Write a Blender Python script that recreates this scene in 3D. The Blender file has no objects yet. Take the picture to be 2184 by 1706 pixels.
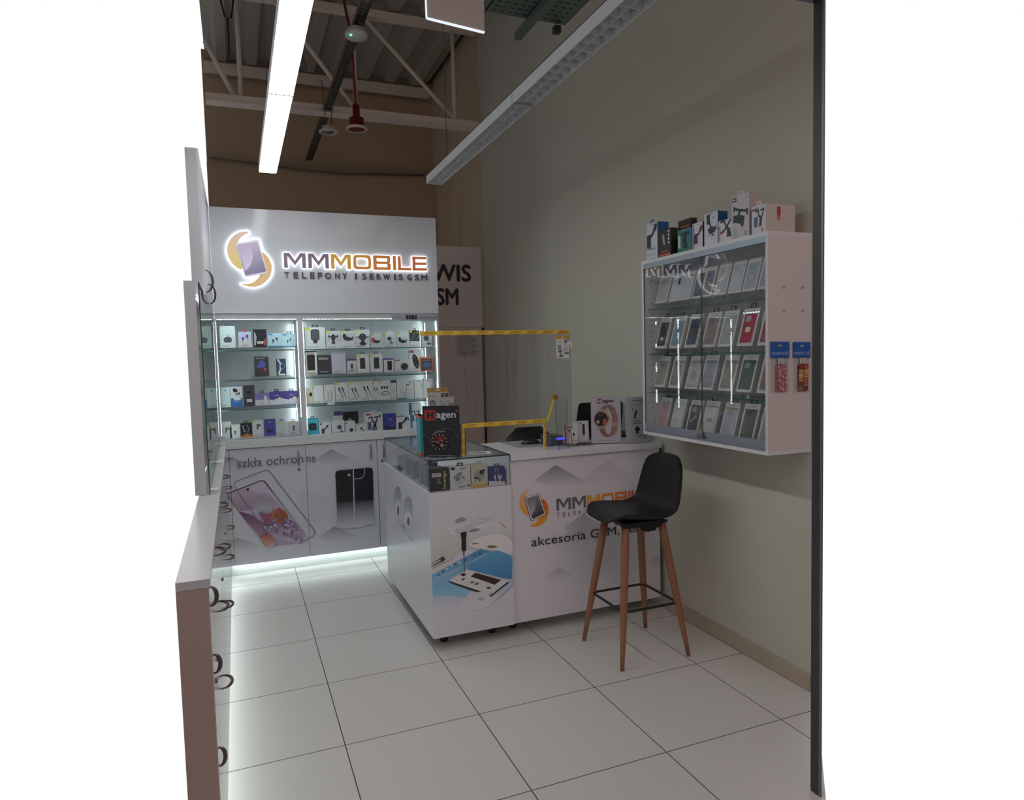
import bpy, math, random
from mathutils import Vector, Matrix
# ---------------------------------------------------------------- camera, world, exposure, large lights
SC = bpy.context.scene
COL = SC.collection
_f, _yaw, _pitch, _roll, _h = 1456.68, .38203, -.0665248, -.0252318, 1.63444
cam = bpy.data.cameras.new('camera'); camo = bpy.data.objects.new('camera', cam); COL.objects.link(camo)
cam.sensor_fit = 'HORIZONTAL'; cam.sensor_width = 36; cam.lens = _f/2184*36; cam.clip_start = .02
def _cam():
    cy, sy, cp, sp = math.cos(_yaw), math.sin(_yaw), math.cos(_pitch), math.sin(_pitch)
    f = Vector((sy*cp, cy*cp, sp)); r0 = Vector((cy, -sy, 0)); u0 = r0.cross(f)
    c, s = math.cos(_roll), math.sin(_roll)
    r = c*r0+s*u0; u = -s*r0+c*u0
    M = Matrix((r, u, -f)).transposed().to_4x4(); M.translation = (0, 0, _h)
    camo.matrix_world = M
_cam(); SC.camera = camo
SC.view_settings.view_transform = 'Standard'; SC.view_settings.look = 'None'
SC.view_settings.exposure = 0; SC.view_settings.gamma = 1; SC.view_settings.use_curve_mapping = False
SC.cycles.max_bounces = 7; SC.cycles.diffuse_bounces = 3; SC.cycles.glossy_bounces = 4
SC.cycles.transparent_max_bounces = 24; SC.cycles.transmission_bounces = 4
SC.cycles.sample_clamp_indirect = 4; SC.cycles.use_denoising = True
SC.cycles.caustics_reflective = False; SC.cycles.caustics_refractive = False
# the hall outside the shop: dim, with two invented white bands beside the shop
W = bpy.data.worlds.new('hall'); SC.world = W; W.use_nodes = True
nt = W.node_tree; nt.nodes.clear()
def N(t, **k):
    n = nt.nodes.new(t)
    for a, b in k.items(): setattr(n, a, b)
    return n
def math_(op, a, b=None, c=None):
    n = N('ShaderNodeMath', operation=op)
    for i, v in enumerate((a, b, c)):
        if v is None: continue
        if isinstance(v, (int, float)): n.inputs[i].default_value = v
        else: nt.links.new(v, n.inputs[i])
    return n.outputs[0]
tc = N('ShaderNodeTexCoord'); sx = N('ShaderNodeSeparateXYZ'); nt.links.new(tc.outputs['Generated'], sx.inputs[0])
az = math_('ARCTAN2', sx.outputs[0], sx.outputs[1])
def band(a0, a1):
    def mr(v, lo, hi):
        n = N('ShaderNodeMapRange', interpolation_type='SMOOTHSTEP'); nt.links.new(v, n.inputs[0])
        n.inputs[1].default_value = lo; n.inputs[2].default_value = hi; return n.outputs[0]
    u = mr(az, a0-.12, a0); d = math_('SUBTRACT', 1, mr(az, a1, a1+.1)); return math_('MULTIPLY', u, d)
bb = math_('ADD', band(-.32, .03), band(.72, 1.1))
mixc = N('ShaderNodeMix', data_type='RGBA'); nt.links.new(bb, mixc.inputs[0])
AMB = (.15, .145, .15)
mixc.inputs[6].default_value = (*AMB, 1); mixc.inputs[7].default_value = (1, 1, 1, 1)
bg = N('ShaderNodeBackground'); nt.links.new(mixc.outputs[2], bg.inputs[0]); bg.inputs[1].default_value = 1
ow = N('ShaderNodeOutputWorld'); nt.links.new(bg.outputs[0], ow.inputs[0])
def area(name, loc, target, sx_, sy_, power, col):
    l = bpy.data.lights.new(name, 'AREA'); l.shape = 'RECTANGLE'; l.size = sx_; l.size_y = sy_; l.energy = power; l.color = col
    o = bpy.data.objects.new(name, l); COL.objects.link(o); o.location = loc
    o.rotation_euler = (Vector(target)-Vector(loc)).to_track_quat('-Z', 'Y').to_euler(); return o
# lamps of the hall behind and above the viewer
area('hall_lamp', (1.5, -1.0, 4.1), (1.5, 2.0, 0), 2.6, 1.2, 36, (1, .69, .58))
LAMP = 20.0     # strength of the lit tube row
LED = 46.0
random.seed(7)

# ---------------------------------------------------------------- materials
def lin(c):
    return tuple(((v/255)/12.92 if v/255 <= .04045 else ((v/255+.055)/1.055)**2.4) for v in c)
MAT = {}
def material(name):
    m = bpy.data.materials.new(name); m.use_nodes = True; m.node_tree.nodes.clear(); MAT[name] = m
    return m, m.node_tree.nodes, m.node_tree.links
def paint(name, rough=.5, spec=.5, metal=0., bump=0., bscale=300., var=0.03, glow=0):
    m, n, l = material(name)
    o = n.new('ShaderNodeOutputMaterial'); b = n.new('ShaderNodeBsdfPrincipled'); l.new(b.outputs[0], o.inputs[0])
    a = n.new('ShaderNodeAttribute'); a.attribute_name = 'Col'
    b.inputs['Roughness'].default_value = rough; b.inputs['Specular IOR Level'].default_value = spec; b.inputs['Metallic'].default_value = metal
    t = n.new('ShaderNodeTexCoord'); z = n.new('ShaderNodeTexNoise'); z.inputs['Scale'].default_value = 9; l.new(t.outputs['Object'], z.inputs[0])
    r = n.new('ShaderNodeMapRange'); r.inputs[3].default_value = 1-var; r.inputs[4].default_value = 1+var; l.new(z.outputs[0], r.inputs[0])
    h = n.new('ShaderNodeVectorMath'); h.operation = 'SCALE'; l.new(a.outputs['Color'], h.inputs[0]); l.new(r.outputs[0], h.inputs[3])
    l.new(h.outputs[0], b.inputs['Base Color'])
    if glow: l.new(h.outputs[0], b.inputs['Emission Color']); b.inputs['Emission Strength'].default_value = glow
    if bump:
        z2 = n.new('ShaderNodeTexNoise'); z2.inputs['Scale'].default_value = bscale; l.new(t.outputs['Object'], z2.inputs[0])
        bp = n.new('ShaderNodeBump'); bp.inputs['Strength'].default_value = bump; bp.inputs['Distance'].default_value = .002
        l.new(z2.outputs[0], bp.inputs['Height']); l.new(bp.outputs[0], b.inputs['Normal'])
    return m
paint('lit_plate', .3, glow=.22); paint('card', .45); paint('matte', .8, .3); paint('wallpaint', .9, .2, bump=.15, bscale=60, var=.015)
paint('laminate', .22, .5, var=.01); paint('plastic', .35); paint('leather', .42, .35, bump=.25, bscale=500)
paint('metal', .35, .5, 1.); paint('brushed', .45, .5, .8); paint('film', .12, .6); paint('white_gloss', .12, .6, var=.01); paint('sign_gloss', .09, .13, var=.01)
def wood():
    m, n, l = material('wood')
    o = n.new('ShaderNodeOutputMaterial'); b = n.new('ShaderNodeBsdfPrincipled'); l.new(b.outputs[0], o.inputs[0])
    t = n.new('ShaderNodeTexCoord'); mp = n.new('ShaderNodeMapping'); mp.inputs['Scale'].default_value = (60, 60, 4); l.new(t.outputs['Object'], mp.inputs[0])
    z = n.new('ShaderNodeTexNoise'); z.inputs['Scale'].default_value = 3; z.inputs['Detail'].default_value = 5; l.new(mp.outputs[0], z.inputs[0])
    r = n.new('ShaderNodeValToRGB'); r.color_ramp.elements[0].color = (*lin((132, 88, 66)), 1); r.color_ramp.elements[1].color = (*lin((164, 112, 84)), 1)
    l.new(z.outputs[0], r.inputs[0]); l.new(r.outputs[0], b.inputs['Base Color']); b.inputs['Roughness'].default_value = .5
wood()
def glassy(name, tint, ior=1.5, rough=0., gain=1.0, base=0.):
    m, n, l = material(name)
    o = n.new('ShaderNodeOutputMaterial'); t = n.new('ShaderNodeBsdfTransparent'); t.inputs[0].default_value = (*tint, 1)
    g = n.new('ShaderNodeBsdfGlossy'); g.inputs['Roughness'].default_value = rough
    fr = n.new('ShaderNodeFresnel'); gm = n.new('ShaderNodeNewGeometry'); im = n.new('ShaderNodeMapRange'); im.inputs[3].default_value = ior; im.inputs[4].default_value = 1/ior; l.new(gm.outputs['Backfacing'], im.inputs[0]); l.new(im.outputs[0], fr.inputs[0])
    ml = n.new('ShaderNodeMath'); ml.operation = 'MULTIPLY_ADD'; ml.inputs[1].default_value = gain; ml.inputs[2].default_value = base; ml.use_clamp = True
    l.new(fr.outputs[0], ml.inputs[0]); mx = n.new('ShaderNodeMixShader'); l.new(ml.outputs[0], mx.inputs[0])
    l.new(t.outputs[0], mx.inputs[1]); l.new(g.outputs[0], mx.inputs[2]); l.new(mx.outputs[0], o.inputs[0])
    return m, n, l, g
glassy('glass', (.965, .985, .98)); glassy('glass_pane', (.99, .995, .993), 1.45)
glassy('acrylic', (.94, .95, .96), 1.45, .02)
m, n, l, g = glassy('film_sheet', (.93, .925, .92), 1.45, .09, 1.1, .035)
t = n.new('ShaderNodeTexCoord'); mp = n.new('ShaderNodeMapping'); mp.inputs['Scale'].default_value = (9, 9, 1.6); l.new(t.outputs['Object'], mp.inputs[0])
z = n.new('ShaderNodeTexNoise'); z.inputs['Scale'].default_value = 1.3; z.inputs['Detail'].default_value = 2; l.new(mp.outputs[0], z.inputs[0])
bp = n.new('ShaderNodeBump'); bp.inputs['Strength'].default_value = 1; bp.inputs['Distance'].default_value = .03; l.new(z.outputs[0], bp.inputs['Height']); l.new(bp.outputs[0], g.inputs['Normal'])
def emit(name, col, s):
    m, n, l = material(name); o = n.new('ShaderNodeOutputMaterial'); e = n.new('ShaderNodeEmission')
    e.inputs[0].default_value = (*col, 1); e.inputs[1].default_value = s; l.new(e.outputs[0], o.inputs[0])
emit('tube', (.93, .98, 1), LAMP); emit('led', (.86, .97, 1), LED); emit('led_dot', (.9, .98, 1), 30)
emit('led_floor', (.86, 1, .97), 14); emit('halo', (.88, .95, 1), 3.2); emit('blue_display', (.08, .1, 1), 1.6); emit('caught_light_glow', (.85, .93, 1), 1.0); emit('green_led', (.1, 1, .3), 3)
def floor_mat():
    m, n, l = material('floor_tiles')
    o = n.new('ShaderNodeOutputMaterial'); b = n.new('ShaderNodeBsdfPrincipled'); l.new(b.outputs[0], o.inputs[0])
    t = n.new('ShaderNodeTexCoord'); s = n.new('ShaderNodeSeparateXYZ'); l.new(t.outputs['Object'], s.inputs[0])
    def M(op, a, b_=None):
        q = n.new('ShaderNodeMath'); q.operation = op
        for i, v in enumerate((a, b_)):
            if v is None: continue
            if isinstance(v, (int, float)): q.inputs[i].default_value = v
            else: l.new(v, q.inputs[i])
        return q.outputs[0]
    ds, ids = [], []
    for i, off in ((0, .3514), (1, 2.8698)):
        a = M('DIVIDE', M('SUBTRACT', s.outputs[i], off), .6)
        fr = M('FRACT', M('ADD', a, 100)); d = M('MINIMUM', fr, M('SUBTRACT', 1, fr)); ds.append(d); ids.append(M('FLOOR', M('ADD', a, 100)))
    dm = M('MINIMUM', ds[0], ds[1]); g = M('LESS_THAN', dm, .0036)
    cx = n.new('ShaderNodeCombineXYZ'); l.new(ids[0], cx.inputs[0]); l.new(ids[1], cx.inputs[1])
    wn = n.new('ShaderNodeTexWhiteNoise'); l.new(cx.outputs[0], wn.inputs[0])
    z = n.new('ShaderNodeTexNoise'); z.inputs['Scale'].default_value = 2.2; z.inputs['Detail'].default_value = 4; l.new(t.outputs['Object'], z.inputs[0])
    vv = M('ADD', M('MULTIPLY', wn.outputs[0], .03), M('MULTIPLY', z.outputs[0], .05))
    rr = n.new('ShaderNodeMix'); rr.data_type = 'RGBA'; l.new(vv, rr.inputs[0])
    rr.inputs[6].default_value = (*lin((212, 209, 205)), 1); rr.inputs[7].default_value = (*lin((150, 146, 142)), 1)
    mx = n.new('ShaderNodeMix'); mx.data_type = 'RGBA'; l.new(g, mx.inputs[0]); l.new(rr.outputs[2], mx.inputs[6]); mx.inputs[7].default_value = (*lin((66, 62, 60)), 1)
    l.new(mx.outputs[2], b.inputs['Base Color'])
    ro = M('ADD', M('MULTIPLY', g, .5), M('ADD', .27, M('MULTIPLY', z.outputs[0], .04))); l.new(ro, b.inputs['Roughness'])
    bp = n.new('ShaderNodeBump'); bp.inputs['Strength'].default_value = .6; bp.inputs['Distance'].default_value = .002; bp.invert = True
    l.new(g, bp.inputs['Height']); l.new(bp.outputs[0], b.inputs['Normal'])
floor_mat()

# ---------------------------------------------------------------- mesh builder
_TXT = {}
def text_mesh(s):
    if s in _TXT: return _TXT[s]
    cu = bpy.data.curves.new('t', 'FONT'); cu.body = s; cu.resolution_u = 3; cu.size = 1; cu.fill_mode = 'FRONT'
    ob = bpy.data.objects.new('t', cu); COL.objects.link(ob)
    dg = bpy.context.evaluated_depsgraph_get(); me = ob.evaluated_get(dg).to_mesh()
    vs = [(v.co.x, v.co.y) for v in me.vertices]; fs = [tuple(p.vertices) for p in me.polygons]
    ob.evaluated_get(dg).to_mesh_clear(); bpy.data.objects.remove(ob); bpy.data.curves.remove(cu)
    if vs:
        x0 = min(v[0] for v in vs); x1 = max(v[0] for v in vs); y0 = min(v[1] for v in vs); y1 = max(v[1] for v in vs)
    else: x0 = y0 = 0; x1 = y1 = 1
    _TXT[s] = (vs, fs, x0, y0, x1-x0, y1-y0); return _TXT[s]

class MB:
    def __init__(s): s.v = []; s.f = []; s.c = []; s.m = []; s.sm = []; s.T = Matrix.Identity(4); s.layer = 1; s.fr = None
    def _v(s, p): s.v.append(tuple(s.T @ Vector(p))); return len(s.v)-1
    def poly(s, pts, col, mat='card', smooth=False):
        ids = [s._v(p) for p in pts]; s.f.append(ids)
        s.c.append([col]*len(ids) if not isinstance(col, list) else col); s.m.append(mat); s.sm.append(smooth); return ids
    def box(s, x0, x1, y0, y1, z0, z1, col=(230, 230, 230), mat='card', edge=None, edgecol=None, skip=''):
        P = [(x, y, z) for z in (z0, z1) for y in (y0, y1) for x in (x0, x1)]; ids = [s._v(p) for p in P]
        F = {'-z': (0, 2, 3, 1), '+z': (4, 5, 7, 6), '-y': (0, 1, 5, 4), '+y': (2, 6, 7, 3), '-x': (0, 4, 6, 2), '+x': (1, 3, 7, 5)}
        dims = {'x': x1-x0, 'y': y1-y0, 'z': z1-z0}; thin = min(dims, key=dims.get)
        for k, q in F.items():
            if k in skip: continue
            mm, cc = mat, col
            if edge and k[1] != thin: mm = edge; cc = edgecol or col
            s.f.append([ids[i] for i in q]); s.c.append([cc]*4); s.m.append(mm); s.sm.append(False)
    def ring(s, pts_list, col, mat, closed=True, caps=True, smooth=True):
        rows = [[s._v(p) for p in r] for r in pts_list]; n = len(rows[0])
        for a, b in zip(rows, rows[1:]):
            for i in range(n if closed else n-1):
                j = (i+1) % n; s.f.append([a[i], a[j], b[j], b[i]]); s.c.append([col]*4); s.m.append(mat); s.sm.append(smooth)
        if caps and closed:
            s.f.append(rows[0][::-1]); s.c.append([col]*n); s.m.append(mat); s.sm.append(False)
            s.f.append(rows[-1]); s.c.append([col]*n); s.m.append(mat); s.sm.append(False)
    def tube(s, path, r, col, mat='plastic', n=10, closed=False):
        P = [Vector(p) for p in path]; R = r if isinstance(r, (list, tuple)) else [r]*len(P)
        rows = []; up = None
        for i, p in enumerate(P):
            if closed: d = P[(i+1) % len(P)]-P[i-1]
            else: d = P[min(i+1, len(P)-1)]-P[max(i-1, 0)]
            d.normalize()
            if up is None: up = Vector((0, 0, 1)) if abs(d.z) < .9 else Vector((1, 0, 0))
            a = up-d*up.dot(d)
            if a.length < 1e-4: a = d.orthogonal()
            a.normalize(); up = a; b = d.cross(a)
            rows.append([tuple(p+(a*math.cos(2*math.pi*k/n)+b*math.sin(2*math.pi*k/n))*R[i]) for k in range(n)])
        if closed: rows.append(rows[0]); s.ring(rows, col, mat, caps=False)
        else: s.ring(rows, col, mat)
    def lathe(s, prof, c, col, mat='plastic', n=24, axis='z'):
        rows = []
        for r, h in prof:
            row = []
            for k in range(n):
                a = 2*math.pi*k/n; x, y = r*math.cos(a), r*math.sin(a)
                row.append((c[0]+x, c[1]+y, c[2]+h) if axis == 'z' else ((c[0]+x, c[1]+h, c[2]+y) if axis == 'y' else (c[0]+h, c[1]+x, c[2]+y)))
            rows.append(row)
        s.ring(rows, col, mat)
    # ---- flat printing on a face: frame origin o, directions u and v
    def frame(s, o, u, v): s.fr = (Vector(o), Vector(u), Vector(v), Vector(u).cross(Vector(v))); s.layer = 1
    def P(s, a, b, k=None):
        o, u, v, n = s.fr; return tuple(o+u*a+v*b+n*(.00028*(s.layer if k is None else k)))
    def art(s, pts, col, mat='card', col2=None, ax='z'):
        if col2 is not None:
            i = 1 if ax == 'z' else 0; lo = min(p[i] for p in pts); hi = max(p[i] for p in pts)
            cc = []
            for p in pts:
                t = (hi-p[i])/((hi-lo) or 1); cc.append(tuple(lin(col)[j]*(1-t)+lin(col2)[j]*t for j in range(3))+(1,))
            s.poly([s.P(*p) for p in pts], cc, mat)
        else: s.poly([s.P(*p) for p in pts], col, mat)
        s.layer += 1
    def rect(s, a0, b0, a1, b1, col, mat='card', col2=None, ax='z'): s.art([(a0, b0), (a1, b0), (a1, b1), (a0, b1)], col, mat, col2, ax)
    def rrect(s, a0, b0, a1, b1, r, col, mat='card', col2=None):
        s.art(rr_pts(a0, b0, a1, b1, r), col, mat, col2)
    def ell(s, cx, cy, rx, ry, col, mat='card', rot=0, n=18, col2=None):
        c, q = math.cos(rot), math.sin(rot); pts = []
        for i in range(n):
            x, y = rx*math.cos(2*math.pi*i/n), ry*math.sin(2*math.pi*i/n); pts.append((cx+x*c-y*q, cy+x*q+y*c))
        s.art(pts, col, mat, col2)
    def line(s, pts, w, col, mat='card'):
        for (x0, y0), (x1, y1) in zip(pts, pts[1:]):
            d = math.hypot(x1-x0, y1-y0) or 1; nx, ny = -(y1-y0)/d*w/2, (x1-x0)/d*w/2; ex, ey = (x1-x0)/d*w*.3, (y1-y0)/d*w*.3
            s.poly([s.P(*p) for p in ((x0+nx-ex, y0+ny-ey), (x0-nx-ex, y0-ny-ey), (x1-nx+ex, y1-ny+ey), (x1+nx+ex, y1+ny+ey))], col, mat); s.layer += .12
        s.layer += 1
    def text(s, st, x, y, h, col, mat='card', w=None, align='l', rot=0, depth=0, shear=0, bold=0):
        vs, fs, x0, y0, tw, th = text_mesh(st); k = h/th; kx = (w/tw) if w else k
        if align == 'c': x -= tw*kx/2
        cr, sr = math.cos(rot), math.sin(rot); offs = ((0, 0),) if not bold else ((-bold, 0), (bold, 0), (0, bold), (0, -bold))
        for ox, oy in offs:
            def Q(a, b):
                px, py = (a-x0)*kx+shear*(b-y0)*k+ox, (b-y0)*k+oy
                return (x+px*cr-py*sr, y+px*sr+py*cr)
            base = [s._v(s.P(*Q(*v))) for v in vs]
            for f in fs: s.f.append([base[i] for i in f]); s.c.append([col]*len(f)); s.m.append(mat); s.sm.append(False)
            if depth:
                o, u, v, n = s.fr; top = base; low = [s._v(tuple(Vector(s.P(*Q(*q)))-n*depth)) for q in vs]
                cnt = {}
                for f in fs:
                    for i in range(len(f)):
                        e = (f[i], f[(i+1) % len(f)]); cnt[tuple(sorted(e))] = cnt.get(tuple(sorted(e)), 0)+1
                for f in fs:
                    for i in range(len(f)):
                        a, b = f[i], f[(i+1) % len(f)]
                        if cnt[tuple(sorted((a, b)))] == 1:
                            s.f.append([top[b], top[a], low[a], low[b]]); s.c.append([col]*4); s.m.append(mat); s.sm.append(False)
            s.layer += .05
        s.layer += 1
    def prism(s, pts, d0, d1, col, mat='card', side=None, sidemat=None):
        o, u, v, n = s.fr; a = [tuple(o+u*p[0]+v*p[1]+n*d0) for p in pts]; b = [tuple(o+u*p[0]+v*p[1]+n*d1) for p in pts]
        N_ = len(pts); s.poly(b, col, mat); s.poly(a[::-1], side or (col if not isinstance(col, list) else (200, 200, 200)), sidemat or mat)
        for i in range(N_):
            j = (i+1) % N_; s.poly([a[i], a[j], b[j], b[i]], side or (col if not isinstance(col, list) else (200, 200, 200)), sidemat or mat)
    def build(s, name, parent=None, bevel=0, loc=None, rotz=0, tilt=0):
        me = bpy.data.meshes.new(name); me.from_pydata(s.v, [], s.f)
        names = []
        for k in s.m:
            if k not in names: names.append(k)
        for k in names: me.materials.append(MAT[k])
        idx = {k: i for i, k in enumerate(names)}
        me.polygons.foreach_set('material_index', [idx[k] for k in s.m]); me.polygons.foreach_set('use_smooth', s.sm)
        at = me.color_attributes.new('Col', 'FLOAT_COLOR', 'CORNER'); buf = []
        for cs in s.c:
            for c in cs: buf.extend(c if len(c) == 4 else (*lin(c), 1))
        at.data.foreach_set('color', buf); me.update()
        o = bpy.data.objects.new(name, me); COL.objects.link(o)
        if parent: o.parent = parent
        if loc: o.location = loc
        if rotz or tilt: o.rotation_mode = 'XYZ'; o.rotation_euler = (tilt, 0, rotz)
        if bevel:
            b = o.modifiers.new('bevel', 'BEVEL'); b.width = bevel; b.segments = 2; b.limit_method = 'ANGLE'; b.angle_limit = math.radians(50)
        return o
def rr_pts(a0, b0, a1, b1, r, n=4):
    pts = []
    for cx, cy, st in ((a1-r, b1-r, 0), (a0+r, b1-r, 90), (a0+r, b0+r, 180), (a1-r, b0+r, 270)):
        for i in range(n+1):
            t = math.radians(st+90*i/n); pts.append((cx+r*math.cos(t), cy+r*math.sin(t)))
    return pts
def tag(o, label, cat, group=None, kind=None):
    if label: o['label'] = label
    if cat: o['category'] = cat
    if group: o['group'] = group
    if kind: o['kind'] = kind
    return o
def thing(name, label, cat, loc=(0, 0, 0), rotz=0, group=None, tilt=0):
    o = bpy.data.objects.new(name, None); COL.objects.link(o); o.location = loc; o.rotation_euler = (tilt, 0, rotz); o.empty_display_size = .05
    return tag(o, label, cat, group)
def struct(o): o['kind'] = 'structure'; return o
WHITE = (226, 226, 228)
LOGO = {'left':[(0.132,2.582),(0.099,2.583),(0.066,2.574),(0.032,2.553),(0.002,2.519),(-0.016,2.479),(-0.022,2.44),(-0.018,2.405),(-0.005,2.371),(0.014,2.341),(0.037,2.319),(0.069,2.303),(0.096,2.347),(0.067,2.434),(0.053,2.486),(0.056,2.504),(0.068,2.524),(0.085,2.544),(0.107,2.56),(0.132,2.572)],'right':[(0.216,2.441),(0.242,2.422),(0.266,2.392),(0.28,2.356),(0.283,2.321),(0.276,2.285),(0.26,2.249),(0.233,2.217),(0.198,2.192),(0.159,2.18),(0.122,2.18),(0.089,2.188),(0.058,2.203),(0.089,2.201),(0.114,2.202),(0.144,2.213),(0.17,2.234),(0.188,2.256),(0.195,2.268),(0.203,2.306),(0.22,2.395)],'phone':[(0.041,2.487),(0.046,2.492),(0.052,2.496),(0.184,2.529),(0.193,2.528),(0.2,2.52),(0.246,2.298),(0.246,2.286),(0.239,2.279),(0.103,2.249),(0.095,2.252),(0.09,2.258)],'screen':[(0.05,2.475),(0.053,2.482),(0.06,2.486),(0.179,2.512),(0.187,2.51),(0.192,2.502),(0.238,2.309),(0.237,2.297),(0.23,2.291),(0.105,2.264),(0.097,2.265),(0.092,2.272)],'shine':[(0.057,2.471),(0.091,2.488),(0.124,2.482),(0.141,2.463),(0.151,2.437),(0.154,2.406),(0.148,2.375),(0.136,2.344),(0.118,2.317),(0.094,2.296)]}
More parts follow.
